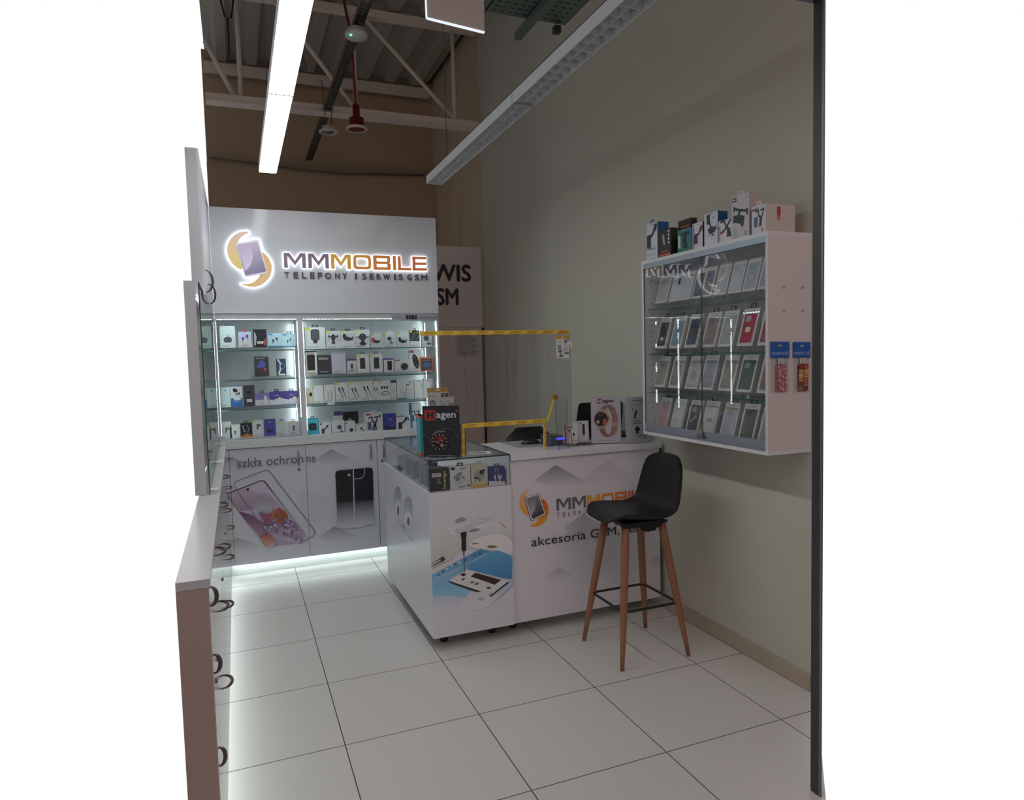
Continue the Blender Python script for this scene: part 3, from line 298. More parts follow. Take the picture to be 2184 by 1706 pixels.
DOORART = [([(-0.14,0.885),(-0.057,0.925),(-0.062,0.824),(-0.141,0.864)],[(190,192,200),(160,161,171),(206,208,216),(206,208,216)]),([(-0.057,0.925),(0.084,0.838),(0.083,0.825),(-0.062,0.824)],[(160,161,171),(190,192,200),(206,208,216),(206,208,216)]),([(0.541,0.86),(0.658,0.929),(0.652,0.793),(0.541,0.846)],[(186,188,196),(150,151,160),(206,208,216),(206,208,216)]),([(0.658,0.929),(0.812,0.845),(0.811,0.816),(0.652,0.793)],[(150,151,160),(186,188,196),(206,208,216),(206,208,216)]),([(0.536,0.247),(0.656,0.316),(0.651,0.178),(0.535,0.226)],[(186,188,196),(150,151,160),(206,208,216),(206,208,216)]),([(0.656,0.316),(0.823,0.223),(0.821,0.193),(0.651,0.178)],[(150,151,160),(186,188,196),(206,208,216),(206,208,216)]),([(-0.145,0.284),(-0.055,0.314),(-0.061,0.204),(-0.146,0.264)],[(190,192,198),(160,161,168),(206,208,216),(206,208,216)]),([(-0.055,0.314),(0.101,0.235),(0.1,0.214),(-0.061,0.204)],[(160,161,168),(190,192,198),(206,208,216),(206,208,216)]),([(0.387,0.586),(0.47,0.621),(0.658,0.53),(0.649,0.313),(0.465,0.364)],(196,198,208),(206,208,216),'z'),([(-0.107,0.643),(-0.101,0.66),(0.131,0.733),(0.156,0.728),(0.169,0.713),(0.454,0.261),(0.377,0.21),(0.224,0.205),(0.133,0.217),(-0.098,0.608)],(58,52,66),(206,208,216),'z'),([(-0.096,0.642),(-0.086,0.654),(0.13,0.724),(0.151,0.72),(0.444,0.262),(0.371,0.214),(0.211,0.214),(0.146,0.222),(-0.088,0.614)],(205,195,215),(170,160,190),'z'),([(-0.086,0.654),(0.0,0.681),(0.19,0.62),(0.252,0.53),(0.095,0.519),(-0.021,0.511),(-0.085,0.607)],(196,182,196),(160,130,160),'z'),([(-0.033,0.512),(0.054,0.475),(0.141,0.402),(0.2,0.261),(0.146,0.222),(0.086,0.325),(0.008,0.438)],(95,50,95),(190,150,180),'z'),([(0.046,0.566),(0.125,0.62),(0.265,0.535),(0.183,0.467),(0.118,0.467)],(150,148,160),(190,186,200),'z'),([(0.115,0.405),(0.234,0.433),(0.345,0.399),(0.429,0.304),(0.441,0.266),(0.371,0.218),(0.253,0.261),(0.151,0.345)],(110,90,140),(205,190,210),'z'),([(0.196,0.466),(0.224,0.498),(0.264,0.5),(0.295,0.462),(0.3,0.426),(0.272,0.394),(0.226,0.402),(0.195,0.431)],(176,92,66)),([(0.259,0.43),(0.252,0.421),(0.241,0.426),(0.242,0.438),(0.252,0.441)],(160,86,68)),([(0.266,0.443),(0.259,0.433),(0.246,0.438),(0.247,0.452),(0.259,0.455)],(186,116,90)),([(0.275,0.493),(0.27,0.485),(0.26,0.489),(0.261,0.5),(0.27,0.502)],(186,116,90)),([(0.25,0.426),(0.245,0.419),(0.236,0.423),(0.237,0.432),(0.245,0.434)],(160,86,68)),([(0.269,0.45),(0.261,0.439),(0.248,0.445),(0.249,0.46),(0.261,0.463)],(186,116,90)),([(0.267,0.471),(0.26,0.462),(0.25,0.467),(0.251,0.478),(0.261,0.481)],(186,116,90)),([(0.3,0.42),(0.292,0.41),(0.279,0.415),(0.279,0.431),(0.292,0.434)],(160,86,68)),([(0.273,0.412),(0.268,0.405),(0.259,0.408),(0.26,0.418),(0.268,0.42)],(186,116,90)),([(0.294,0.443),(0.286,0.431),(0.272,0.437),(0.272,0.453),(0.286,0.456)],(186,116,90)),([(0.285,0.478),(0.278,0.469),(0.267,0.474),(0.268,0.486),(0.278,0.489)],(186,116,90)),([(0.234,0.441),(0.228,0.433),(0.217,0.437),(0.218,0.449),(0.228,0.451)],(176,104,80)),([(0.299,0.425),(0.289,0.411),(0.272,0.418),(0.273,0.437),(0.289,0.441)],(150,80,72)),([(0.254,0.469),(0.245,0.458),(0.232,0.464),(0.233,0.479),(0.246,0.482)],(176,104,80)),([(0.235,0.437),(0.227,0.427),(0.214,0.432),(0.215,0.447),(0.227,0.45)],(186,116,90)),([(0.274,0.412),(0.267,0.402),(0.254,0.407),(0.255,0.422),(0.267,0.425)],(160,86,68)),([(0.272,0.457),(0.267,0.45),(0.259,0.454),(0.259,0.463),(0.267,0.464)],(160,86,68)),([(0.251,0.406),(0.242,0.394),(0.227,0.401),(0.228,0.418),(0.242,0.421)],(176,104,80)),([(0.244,0.429),(0.237,0.42),(0.226,0.424),(0.227,0.438),(0.238,0.44)],(176,104,80)),([(0.25,0.436),(0.241,0.423),(0.225,0.43),(0.226,0.448),(0.241,0.452)],(186,116,90)),([(0.251,0.504),(0.247,0.498),(0.239,0.501),(0.24,0.509),(0.247,0.511)],(186,116,90)),([(0.248,0.429),(0.24,0.419),(0.227,0.424),(0.228,0.439),(0.24,0.442)],(176,104,80)),([(0.25,0.425),(0.243,0.416),(0.231,0.421),(0.232,0.434),(0.243,0.436)],(160,86,68)),([(0.254,0.405),(0.248,0.398),(0.24,0.402),(0.24,0.412),(0.249,0.414)],(176,104,80)),([(0.229,0.423),(0.222,0.414),(0.211,0.419),(0.212,0.431),(0.222,0.433)],(186,116,90)),([(0.305,0.444),(0.298,0.434),(0.287,0.439),(0.288,0.452),(0.299,0.455)],(160,86,68)),([(0.229,0.44),(0.224,0.433),(0.216,0.436),(0.217,0.446),(0.225,0.447)],(176,104,80)),([(0.26,0.491),(0.251,0.478),(0.234,0.485),(0.235,0.503),(0.251,0.507)],(176,104,80)),([(0.212,0.466),(0.206,0.457),(0.196,0.462),(0.196,0.473),(0.206,0.476)],(176,104,80)),([(0.292,0.416),(0.283,0.404),(0.269,0.41),(0.27,0.427),(0.284,0.43)],(150,80,72)),([(0.241,0.471),(0.235,0.463),(0.226,0.467),(0.227,0.478),(0.235,0.48)],(150,80,72)),([(0.247,0.444),(0.241,0.434),(0.229,0.439),(0.23,0.452),(0.241,0.454)],(160,86,68)),([(0.233,0.48),(0.227,0.473),(0.218,0.477),(0.219,0.487),(0.228,0.489)],(160,86,68)),([(0.287,0.439),(0.281,0.431),(0.272,0.435),(0.272,0.446),(0.281,0.449)],(160,86,68)),([(0.264,0.484),(0.258,0.476),(0.248,0.48),(0.249,0.491),(0.258,0.493)],(186,116,90)),([(0.316,0.424),(0.308,0.414),(0.295,0.42),(0.296,0.434),(0.308,0.437)],(150,80,72)),([(0.311,0.453),(0.302,0.44),(0.286,0.447),(0.287,0.464),(0.302,0.468)],(176,104,80)),([(0.237,0.45),(0.232,0.442),(0.222,0.446),(0.223,0.457),(0.232,0.459)],(160,86,68)),([(0.233,0.412),(0.224,0.4),(0.209,0.406),(0.21,0.423),(0.224,0.426)],(186,116,90)),([(0.279,0.483),(0.271,0.473),(0.258,0.478),(0.259,0.493),(0.272,0.496)],(186,116,90)),([(0.237,0.421),(0.229,0.411),(0.217,0.416),(0.218,0.43),(0.23,0.432)],(186,116,90)),([(0.305,0.454),(0.3,0.447),(0.292,0.451),(0.293,0.46),(0.3,0.461)],(160,86,68)),([(0.266,0.476),(0.257,0.464),(0.242,0.47),(0.243,0.488),(0.257,0.491)],(160,86,68)),([(0.244,0.485),(0.237,0.476),(0.225,0.481),(0.226,0.494),(0.237,0.497)],(150,80,72)),([(0.281,0.457),(0.277,0.451),(0.269,0.454),(0.27,0.463),(0.277,0.464)],(160,86,68)),([(0.314,0.437),(0.309,0.431),(0.3,0.434),(0.3,0.444),(0.309,0.446)],(150,80,72)),([(0.296,0.473),(0.287,0.46),(0.271,0.467),(0.272,0.484),(0.287,0.488)],(160,86,68)),([(0.285,0.408),(0.276,0.396),(0.261,0.402),(0.262,0.419),(0.276,0.422)],(150,80,72)),([(0.292,0.463),(0.287,0.457),(0.279,0.46),(0.279,0.469),(0.287,0.471)],(176,104,80)),([(0.202,0.451),(0.194,0.44),(0.181,0.446),(0.182,0.46),(0.194,0.463)],(160,86,68)),([(0.278,0.442),(0.269,0.429),(0.254,0.436),(0.255,0.453),(0.269,0.457)],(176,104,80)),([(0.243,0.418),(0.238,0.411),(0.23,0.415),(0.23,0.424),(0.238,0.426)],(150,80,72)),([(0.215,0.419),(0.209,0.411),(0.199,0.415),(0.199,0.427),(0.209,0.429)],(160,86,68)),([(0.263,0.5),(0.257,0.491),(0.245,0.495),(0.246,0.508),(0.257,0.51)],(176,104,80)),([(0.297,0.414),(0.288,0.402),(0.272,0.408),(0.273,0.426),(0.288,0.429)],(150,80,72)),([(0.212,0.429),(0.205,0.42),(0.193,0.425),(0.194,0.438),(0.205,0.441)],(160,86,68)),([(0.221,0.493),(0.214,0.484),(0.202,0.489),(0.203,0.502),(0.214,0.505)],(176,104,80)),([(0.27,0.469),(0.261,0.456),(0.245,0.463),(0.246,0.48),(0.261,0.484)],(160,86,68)),([(0.253,0.48),(0.244,0.467),(0.229,0.474),(0.23,0.491),(0.244,0.494)],(186,116,90)),([(0.204,0.468),(0.195,0.457),(0.182,0.463),(0.182,0.478),(0.196,0.481)],(176,104,80)),([(0.243,0.465),(0.238,0.459),(0.23,0.462),(0.23,0.472),(0.238,0.474)],(150,80,72)),([(0.214,0.46),(0.207,0.451),(0.196,0.455),(0.197,0.468),(0.207,0.471)],(186,116,90)),([(0.227,0.413),(0.217,0.4),(0.201,0.407),(0.202,0.425),(0.217,0.429)],(176,104,80)),([(0.237,0.49),(0.231,0.481),(0.221,0.486),(0.221,0.497),(0.231,0.5)],(150,80,72)),([(0.273,0.488),(0.264,0.475),(0.248,0.482),(0.249,0.5),(0.264,0.503)],(150,80,72)),([(0.225,0.476),(0.22,0.469),(0.211,0.473),(0.212,0.483),(0.22,0.485)],(186,116,90)),([(0.294,0.447),(0.288,0.438),(0.276,0.443),(0.277,0.455),(0.288,0.458)],(160,86,68)),([(0.236,0.49),(0.23,0.482),(0.22,0.486),(0.221,0.498),(0.231,0.5)],(186,116,90)),([(0.276,0.398),(0.268,0.387),(0.254,0.393),(0.255,0.409),(0.268,0.412)],(176,104,80)),([(0.305,0.422),(0.296,0.409),(0.28,0.416),(0.281,0.433),(0.296,0.437)],(186,116,90)),([(0.238,0.477),(0.232,0.469),(0.222,0.473),(0.222,0.484),(0.232,0.487)],(176,104,80)),([(0.308,0.34),(0.299,0.33),(0.287,0.337),(0.289,0.35),(0.302,0.352)],(130,108,150)),([(0.381,0.264),(0.371,0.252),(0.357,0.26),(0.359,0.276),(0.374,0.278)],(160,140,178)),([(0.192,0.345),(0.184,0.336),(0.173,0.342),(0.175,0.355),(0.186,0.356)],(130,108,150)),([(0.366,0.249),(0.362,0.244),(0.356,0.247),(0.357,0.253),(0.363,0.254)],(110,84,128)),([(0.336,0.296),(0.329,0.286),(0.318,0.292),(0.32,0.305),(0.331,0.306)],(196,184,206)),([(0.393,0.273),(0.383,0.261),(0.37,0.269),(0.372,0.284),(0.386,0.286)],(160,140,178)),([(0.402,0.263),(0.397,0.257),(0.389,0.261),(0.39,0.27),(0.398,0.271)],(160,140,178)),([(0.351,0.314),(0.344,0.306),(0.334,0.311),(0.336,0.322),(0.345,0.323)],(110,84,128)),([(0.393,0.307),(0.387,0.3),(0.378,0.305),(0.38,0.315),(0.389,0.316)],(196,184,206)),([(0.198,0.412),(0.195,0.408),(0.191,0.41),(0.192,0.416),(0.196,0.416)],(160,140,178)),([(0.396,0.299),(0.389,0.29),(0.379,0.296),(0.38,0.308),(0.391,0.309)],(196,184,206)),([(0.235,0.395),(0.232,0.391),(0.227,0.393),(0.228,0.399),(0.232,0.399)],(184,170,192)),([(0.159,0.366),(0.149,0.354),(0.135,0.362),(0.138,0.378),(0.152,0.38)],(196,184,206)),([(0.295,0.372),(0.291,0.367),(0.286,0.37),(0.287,0.376),(0.292,0.377)],(196,184,206)),([(0.272,0.344),(0.265,0.336),(0.256,0.341),(0.258,0.352),(0.267,0.353)],(184,170,192)),([(0.345,0.365),(0.34,0.36),(0.333,0.363),(0.334,0.371),(0.341,0.372)],(196,184,206)),([(0.144,0.489),(0.138,0.482),(0.13,0.487),(0.131,0.496),(0.14,0.497)],(184,170,192)),([(0.335,0.323),(0.325,0.311),(0.31,0.319),(0.313,0.335),(0.327,0.337)],(196,184,206)),([(0.119,0.479),(0.111,0.469),(0.099,0.476),(0.101,0.489),(0.113,0.491)],(160,140,178)),([(0.119,0.468),(0.116,0.463),(0.11,0.466),(0.111,0.472),(0.117,0.473)],(130,108,150)),([(0.397,0.275),(0.389,0.266),(0.379,0.272),(0.38,0.284),(0.391,0.285)],(160,140,178)),([(0.354,0.299),(0.344,0.287),(0.33,0.294),(0.332,0.311),(0.347,0.312)],(130,108,150)),([(0.3,0.323),(0.291,0.313),(0.28,0.319),(0.282,0.333),(0.293,0.334)],(184,170,192)),([(0.161,0.433),(0.157,0.428),(0.15,0.431),(0.151,0.439),(0.158,0.439)],(196,184,206)),([(0.25,0.427),(0.246,0.422),(0.24,0.426),(0.241,0.433),(0.247,0.433)],(196,184,206)),([(0.276,0.354),(0.271,0.348),(0.264,0.352),(0.265,0.36),(0.273,0.361)],(110,84,128)),([(0.215,0.407),(0.209,0.4),(0.2,0.405),(0.202,0.415),(0.211,0.416)],(130,108,150)),([(0.208,0.374),(0.203,0.368),(0.196,0.372),(0.197,0.38),(0.204,0.381)],(160,140,178)),([(0.134,0.487),(0.126,0.478),(0.116,0.484),(0.118,0.496),(0.128,0.497)],(130,108,150)),([(0.191,0.4),(0.185,0.392),(0.176,0.397),(0.177,0.407),(0.187,0.408)],(184,170,192)),([(0.191,0.368),(0.18,0.355),(0.166,0.363),(0.169,0.38),(0.183,0.382)],(110,84,128)),([(0.211,0.437),(0.205,0.429),(0.195,0.434),(0.197,0.445),(0.206,0.446)],(160,140,178)),([(0.159,0.411),(0.15,0.399),(0.136,0.407),(0.139,0.422),(0.152,0.424)],(196,184,206)),([(0.418,0.238),(0.412,0.231),(0.403,0.236),(0.404,0.246),(0.413,0.247)],(130,108,150)),([(0.364,0.348),(0.356,0.34),(0.346,0.345),(0.348,0.357),(0.358,0.358)],(184,170,192)),([(0.227,0.337),(0.22,0.328),(0.209,0.334),(0.211,0.346),(0.222,0.347)],(196,184,206)),([(0.352,0.37),(0.347,0.364),(0.34,0.368),(0.341,0.376),(0.348,0.377)],(196,184,206)),([(0.4,0.272),(0.391,0.262),(0.38,0.269),(0.382,0.282),(0.394,0.283)],(184,170,192)),([(0.221,0.395),(0.211,0.383),(0.197,0.391),(0.2,0.407),(0.214,0.408)],(130,108,150)),([(0.158,0.482),(0.152,0.474),(0.142,0.479),(0.144,0.49),(0.153,0.491)],(184,170,192)),([(0.324,0.393),(0.316,0.383),(0.305,0.389),(0.307,0.402),(0.318,0.403)],(196,184,206)),([(0.376,0.253),(0.368,0.243),(0.356,0.25),(0.358,0.263),(0.37,0.264)],(130,108,150)),([(0.291,0.303),(0.282,0.293),(0.269,0.3),(0.271,0.314),(0.284,0.316)],(130,108,150)),([(0.13,0.474),(0.125,0.468),(0.118,0.472),(0.119,0.48),(0.126,0.481)],(130,108,150)),([(0.406,0.225),(0.403,0.221),(0.399,0.224),(0.399,0.229),(0.404,0.229)],(160,140,178)),([(0.178,0.446),(0.17,0.436),(0.158,0.443),(0.16,0.456),(0.172,0.458)],(196,184,206)),([(0.363,0.337),(0.357,0.33),(0.349,0.334),(0.35,0.344),(0.359,0.345)],(184,170,192)),([(0.231,0.426),(0.225,0.418),(0.216,0.423),(0.217,0.434),(0.227,0.435)],(130,108,150)),([(0.362,0.265),(0.357,0.259),(0.349,0.263),(0.351,0.271),(0.358,0.272)],(196,184,206)),([(0.369,0.282),(0.363,0.274),(0.354,0.279),(0.355,0.29),(0.364,0.291)],(160,140,178)),([(0.183,0.413),(0.177,0.406),(0.168,0.411),(0.17,0.421),(0.179,0.422)],(196,184,206)),([(0.238,0.331),(0.228,0.319),(0.214,0.327),(0.217,0.343),(0.231,0.344)],(110,84,128)),([(0.219,0.375),(0.214,0.369),(0.207,0.373),(0.208,0.381),(0.215,0.382)],(184,170,192)),([(0.143,0.446),(0.136,0.437),(0.126,0.442),(0.127,0.454),(0.138,0.456)],(160,140,178)),([(0.305,0.369),(0.296,0.357),(0.282,0.365),(0.284,0.381),(0.298,0.383)],(160,140,178)),([(0.321,0.311),(0.311,0.299),(0.297,0.307),(0.299,0.323),(0.313,0.325)],(196,184,206)),([(0.338,0.276),(0.331,0.267),(0.322,0.273),(0.323,0.284),(0.333,0.285)],(130,108,150)),([(0.302,0.408),(0.295,0.4),(0.285,0.405),(0.286,0.417),(0.297,0.418)],(160,140,178)),([(0.165,0.455),(0.156,0.444),(0.143,0.451),(0.145,0.466),(0.158,0.467)],(130,108,150)),([(0.363,0.337),(0.353,0.326),(0.34,0.333),(0.342,0.348),(0.356,0.35)],(184,170,192)),([(0.332,0.275),(0.329,0.271),(0.323,0.274),(0.324,0.279),(0.329,0.28)],(160,140,178)),([(0.408,0.256),(0.4,0.246),(0.387,0.253),(0.389,0.267),(0.402,0.268)],(160,140,178)),([(0.32,0.366),(0.313,0.357),(0.303,0.363),(0.304,0.375),(0.315,0.376)],(196,184,206)),([(0.358,0.281),(0.349,0.27),(0.336,0.277),(0.338,0.292),(0.352,0.294)],(160,140,178)),([(0.166,0.458),(0.157,0.446),(0.143,0.454),(0.145,0.47),(0.159,0.471)],(160,140,178)),([(0.342,0.26),(0.338,0.256),(0.333,0.259),(0.334,0.265),(0.339,0.265)],(196,184,206)),([(0.345,0.302),(0.336,0.29),(0.323,0.298),(0.325,0.313),(0.338,0.314)],(130,108,150)),([(0.39,0.258),(0.384,0.251),(0.376,0.256),(0.377,0.265),(0.386,0.266)],(184,170,192)),([(0.287,0.348),(0.281,0.341),(0.273,0.346),(0.274,0.355),(0.283,0.356)],(110,84,128)),([(0.383,0.266),(0.379,0.262),(0.375,0.264),(0.375,0.27),(0.38,0.27)],(160,140,178)),([(0.221,0.415),(0.215,0.409),(0.207,0.413),(0.208,0.422),(0.216,0.423)],(160,140,178)),([(0.415,0.26),(0.409,0.253),(0.401,0.257),(0.402,0.267),(0.411,0.268)],(184,170,192)),([(0.349,0.261),(0.345,0.256),(0.339,0.259),(0.34,0.267),(0.346,0.267)],(196,184,206)),([(0.172,0.411),(0.169,0.407),(0.165,0.409),(0.165,0.415),(0.17,0.415)],(130,108,150)),([(0.19,0.367),(0.182,0.357),(0.17,0.363),(0.172,0.377),(0.184,0.378)],(184,170,192)),([(0.255,0.429),(0.249,0.423),(0.242,0.427),(0.243,0.435),(0.251,0.436)],(110,84,128)),([(0.186,0.347),(0.179,0.338),(0.168,0.344),(0.17,0.356),(0.181,0.357)],(196,184,206)),([(0.223,0.394),(0.219,0.39),(0.213,0.393),(0.214,0.399),(0.22,0.4)],(130,108,150)),([(0.365,0.258),(0.356,0.248),(0.345,0.254),(0.347,0.268),(0.358,0.269)],(160,140,178)),([(0.148,0.456),(0.141,0.448),(0.131,0.453),(0.133,0.465),(0.143,0.466)],(130,108,150)),([(0.283,0.296),(0.276,0.288),(0.266,0.293),(0.268,0.304),(0.278,0.305)],(160,140,178)),([(0.367,0.342),(0.361,0.335),(0.354,0.34),(0.355,0.349),(0.363,0.35)],(130,108,150)),([(0.326,0.393),(0.32,0.385),(0.311,0.39),(0.312,0.4),(0.321,0.401)],(184,170,192)),([(0.144,0.489),(0.139,0.484),(0.133,0.487),(0.134,0.494),(0.14,0.495)],(196,184,206)),([(0.199,0.372),(0.192,0.364),(0.182,0.369),(0.184,0.381),(0.193,0.382)],(196,184,206)),([(0.167,0.44),(0.16,0.43),(0.149,0.436),(0.151,0.449),(0.162,0.45)],(184,170,192)),([(0.323,0.324),(0.317,0.317),(0.31,0.322),(0.311,0.331),(0.319,0.332)],(184,170,192)),([(0.223,0.384),(0.216,0.376),(0.206,0.381),(0.208,0.393),(0.218,0.394)],(196,184,206)),([(0.306,0.298),(0.299,0.29),(0.29,0.295),(0.292,0.306),(0.301,0.307)],(130,108,150)),([(0.143,0.416),(0.139,0.41),(0.132,0.414),(0.133,0.421),(0.14,0.422)],(160,140,178)),([(0.17,0.392),(0.163,0.383),(0.153,0.389),(0.155,0.401),(0.165,0.402)],(130,108,150)),([(0.283,0.377),(0.274,0.365),(0.26,0.373),(0.262,0.389),(0.276,0.39)],(130,108,150)),([(0.365,0.297),(0.358,0.289),(0.348,0.294),(0.35,0.306),(0.36,0.307)],(196,184,206)),([(0.308,0.37),(0.299,0.358),(0.285,0.366),(0.287,0.381),(0.301,0.383)],(196,184,206)),([(0.18,0.415),(0.175,0.409),(0.168,0.413),(0.169,0.421),(0.176,0.422)],(130,108,150)),([(0.386,0.326),(0.38,0.318),(0.371,0.323),(0.373,0.333),(0.381,0.334)],(130,108,150)),([(0.232,0.372),(0.223,0.361),(0.209,0.368),(0.211,0.384),(0.225,0.386)],(196,184,206)),([(0.135,0.444),(0.131,0.44),(0.126,0.443),(0.127,0.449),(0.132,0.449)],(110,84,128)),([(0.344,0.381),(0.34,0.375),(0.333,0.379),(0.334,0.386),(0.341,0.387)],(160,140,178)),([(0.366,0.35),(0.356,0.338),(0.342,0.346),(0.345,0.362),(0.359,0.363)],(130,108,150)),([(0.408,0.348),(0.404,0.344),(0.4,0.347),(0.401,0.352),(0.405,0.352)],(196,184,206)),([(0.275,0.355),(0.272,0.351),(0.267,0.354),(0.268,0.359),(0.273,0.36)],(184,170,192)),([(0.323,0.313),(0.315,0.304),(0.305,0.31),(0.306,0.322),(0.317,0.323)],(184,170,192)),([(0.314,0.393),(0.31,0.389),(0.305,0.392),(0.306,0.397),(0.311,0.398)],(160,140,178)),([(0.237,0.426),(0.233,0.421),(0.228,0.424),(0.229,0.43),(0.234,0.431)],(184,170,192)),([(0.211,0.415),(0.206,0.409),(0.199,0.413),(0.2,0.421),(0.207,0.422)],(184,170,192)),([(0.303,0.335),(0.295,0.326),(0.284,0.332),(0.286,0.344),(0.297,0.346)],(184,170,192)),([(0.406,0.333),(0.397,0.323),(0.385,0.329),(0.387,0.344),(0.4,0.345)],(184,170,192)),([(0.327,0.297),(0.32,0.288),(0.309,0.294),(0.311,0.306),(0.322,0.307)],(160,140,178)),([(0.279,0.352),(0.274,0.347),(0.267,0.35),(0.268,0.358),(0.275,0.359)],(184,170,192)),([(0.112,0.475),(0.184,0.474),(0.194,0.41),(0.153,0.386)],(150,90,110)),([(0.104,0.301),(0.15,0.317),(0.189,0.305),(0.225,0.23),(0.172,0.219),(0.134,0.241)],(165,85,65),(215,170,160),'z'),([(0.025,0.677),(0.033,0.683),(0.045,0.68),(0.045,0.669),(0.036,0.665),(0.028,0.668)],(20,22,30)),([(0.217,0.229),(-0.036,0.672),(-0.041,0.669),(0.212,0.226)],(120,120,132)),([(-0.036,0.672),(-0.053,0.711),(-0.058,0.709),(-0.041,0.669)],(120,120,132)),([(-0.052,0.71),(-0.051,0.73),(-0.057,0.731),(-0.058,0.71)],(120,120,132)),([(-0.052,0.728),(-0.039,0.741),(-0.043,0.745),(-0.056,0.733)],(120,120,132)),([(-0.04,0.74),(0.161,0.803),(0.159,0.809),(-0.042,0.746)],(120,120,132)),([(0.16,0.802),(0.186,0.802),(0.186,0.808),(0.16,0.809)],(120,120,132)),([(0.184,0.803),(0.202,0.784),(0.206,0.789),(0.188,0.808)],(120,120,132)),([(0.202,0.785),(0.501,0.307),(0.506,0.311),(0.207,0.788)],(120,120,132)),([(0.501,0.308),(0.51,0.282),(0.516,0.284),(0.507,0.31)],(120,120,132)),([(0.511,0.285),(0.493,0.266),(0.497,0.261),(0.515,0.28)],(120,120,132)),([(0.494,0.266),(0.383,0.216),(0.385,0.21),(0.496,0.26)],(120,120,132)),([(0.681,0.737),(0.692,0.754),(0.717,0.759),(0.945,0.761),(0.966,0.756),(0.976,0.733),(0.971,0.497),(0.682,0.513)],(28,30,38)),([(0.682,0.513),(0.971,0.497),(0.97,0.305),(0.818,0.286),(0.68,0.302)],(28,30,38),(206,208,216),'z'),([(0.819,0.841),(0.827,0.84),(0.817,0.264),(0.808,0.265)],(190,192,200)),([(0.909,0.761),(0.905,0.71),(0.911,0.709),(0.915,0.76)],(170,172,182)),([(0.906,0.711),(0.889,0.687),(0.893,0.684),(0.91,0.708)],(170,172,182)),([(0.89,0.688),(0.861,0.682),(0.863,0.676),(0.892,0.682)],(170,172,182)),([(0.862,0.682),(0.823,0.684),(0.823,0.678),(0.862,0.676)],(170,172,182)),([(0.827,0.84),(0.842,0.867),(0.84,0.869),(0.825,0.841)],(200,202,208)),([(0.841,0.867),(0.956,0.872),(0.956,0.875),(0.841,0.87)],(200,202,208)),([(0.956,0.872),(0.992,0.862),(0.992,0.865),(0.956,0.875)],(200,202,208)),([(0.756,0.716),(0.755,0.71),(0.751,0.704),(0.747,0.7),(0.741,0.698),(0.735,0.697),(0.729,0.699),(0.724,0.702),(0.72,0.707),(0.717,0.713),(0.716,0.719),(0.718,0.725),(0.721,0.731),(0.725,0.735),(0.731,0.737),(0.737,0.738),(0.743,0.736),(0.748,0.733),(0.752,0.728),(0.755,0.722)],(14,15,20)),([(0.745,0.717),(0.745,0.714),(0.743,0.711),(0.741,0.71),(0.739,0.708),(0.736,0.708),(0.733,0.709),(0.73,0.71),(0.728,0.713),(0.727,0.715),(0.727,0.718),(0.728,0.721),(0.729,0.724),(0.731,0.726),(0.734,0.727),(0.736,0.727),(0.739,0.726),(0.742,0.725),(0.744,0.722),(0.745,0.72)],(40,42,52)),([(0.757,0.661),(0.756,0.655),(0.753,0.65),(0.748,0.646),(0.743,0.643),(0.737,0.643),(0.731,0.644),(0.725,0.648),(0.721,0.653),(0.718,0.659),(0.718,0.665),(0.719,0.671),(0.722,0.677),(0.727,0.681),(0.732,0.683),(0.738,0.683),(0.744,0.682),(0.75,0.678),(0.754,0.674),(0.756,0.668)],(14,15,20)),([(0.746,0.662),(0.746,0.659),(0.745,0.657),(0.742,0.655),(0.74,0.654),(0.737,0.654),(0.734,0.654),(0.732,0.656),(0.73,0.658),(0.729,0.661),(0.728,0.664),(0.729,0.667),(0.73,0.669),(0.732,0.671),(0.735,0.672),(0.738,0.673),(0.741,0.672),(0.743,0.67),(0.745,0.668),(0.746,0.665)],(40,42,52)),([(0.755,0.607),(0.754,0.601),(0.751,0.596),(0.746,0.591),(0.74,0.589),(0.734,0.589),(0.728,0.59),(0.723,0.594),(0.719,0.599),(0.716,0.605),(0.716,0.611),(0.717,0.617),(0.72,0.622),(0.724,0.626),(0.73,0.629),(0.736,0.629),(0.742,0.628),(0.747,0.624),(0.752,0.619),(0.754,0.613)],(14,15,20)),([(0.744,0.608),(0.744,0.605),(0.742,0.603),(0.74,0.601),(0.738,0.6),(0.735,0.6),(0.732,0.6),(0.729,0.602),(0.728,0.604),(0.726,0.607),(0.726,0.61),(0.727,0.613),(0.728,0.615),(0.73,0.617),(0.733,0.618),(0.736,0.618),(0.738,0.618),(0.741,0.616),(0.743,0.614),(0.744,0.611)],(40,42,52)),([(0.797,0.716),(0.796,0.713),(0.795,0.711),(0.792,0.709),(0.79,0.708),(0.786,0.708),(0.783,0.709),(0.781,0.71),(0.779,0.712),(0.777,0.715),(0.777,0.718),(0.778,0.72),(0.779,0.722),(0.781,0.724),(0.784,0.725),(0.787,0.725),(0.79,0.725),(0.793,0.723),(0.795,0.721),(0.796,0.718)],(220,215,200))]
SZKLA = [(-0.03,0.838),(0.024,0.837),(0.53,0.843),(0.152,0.84)]
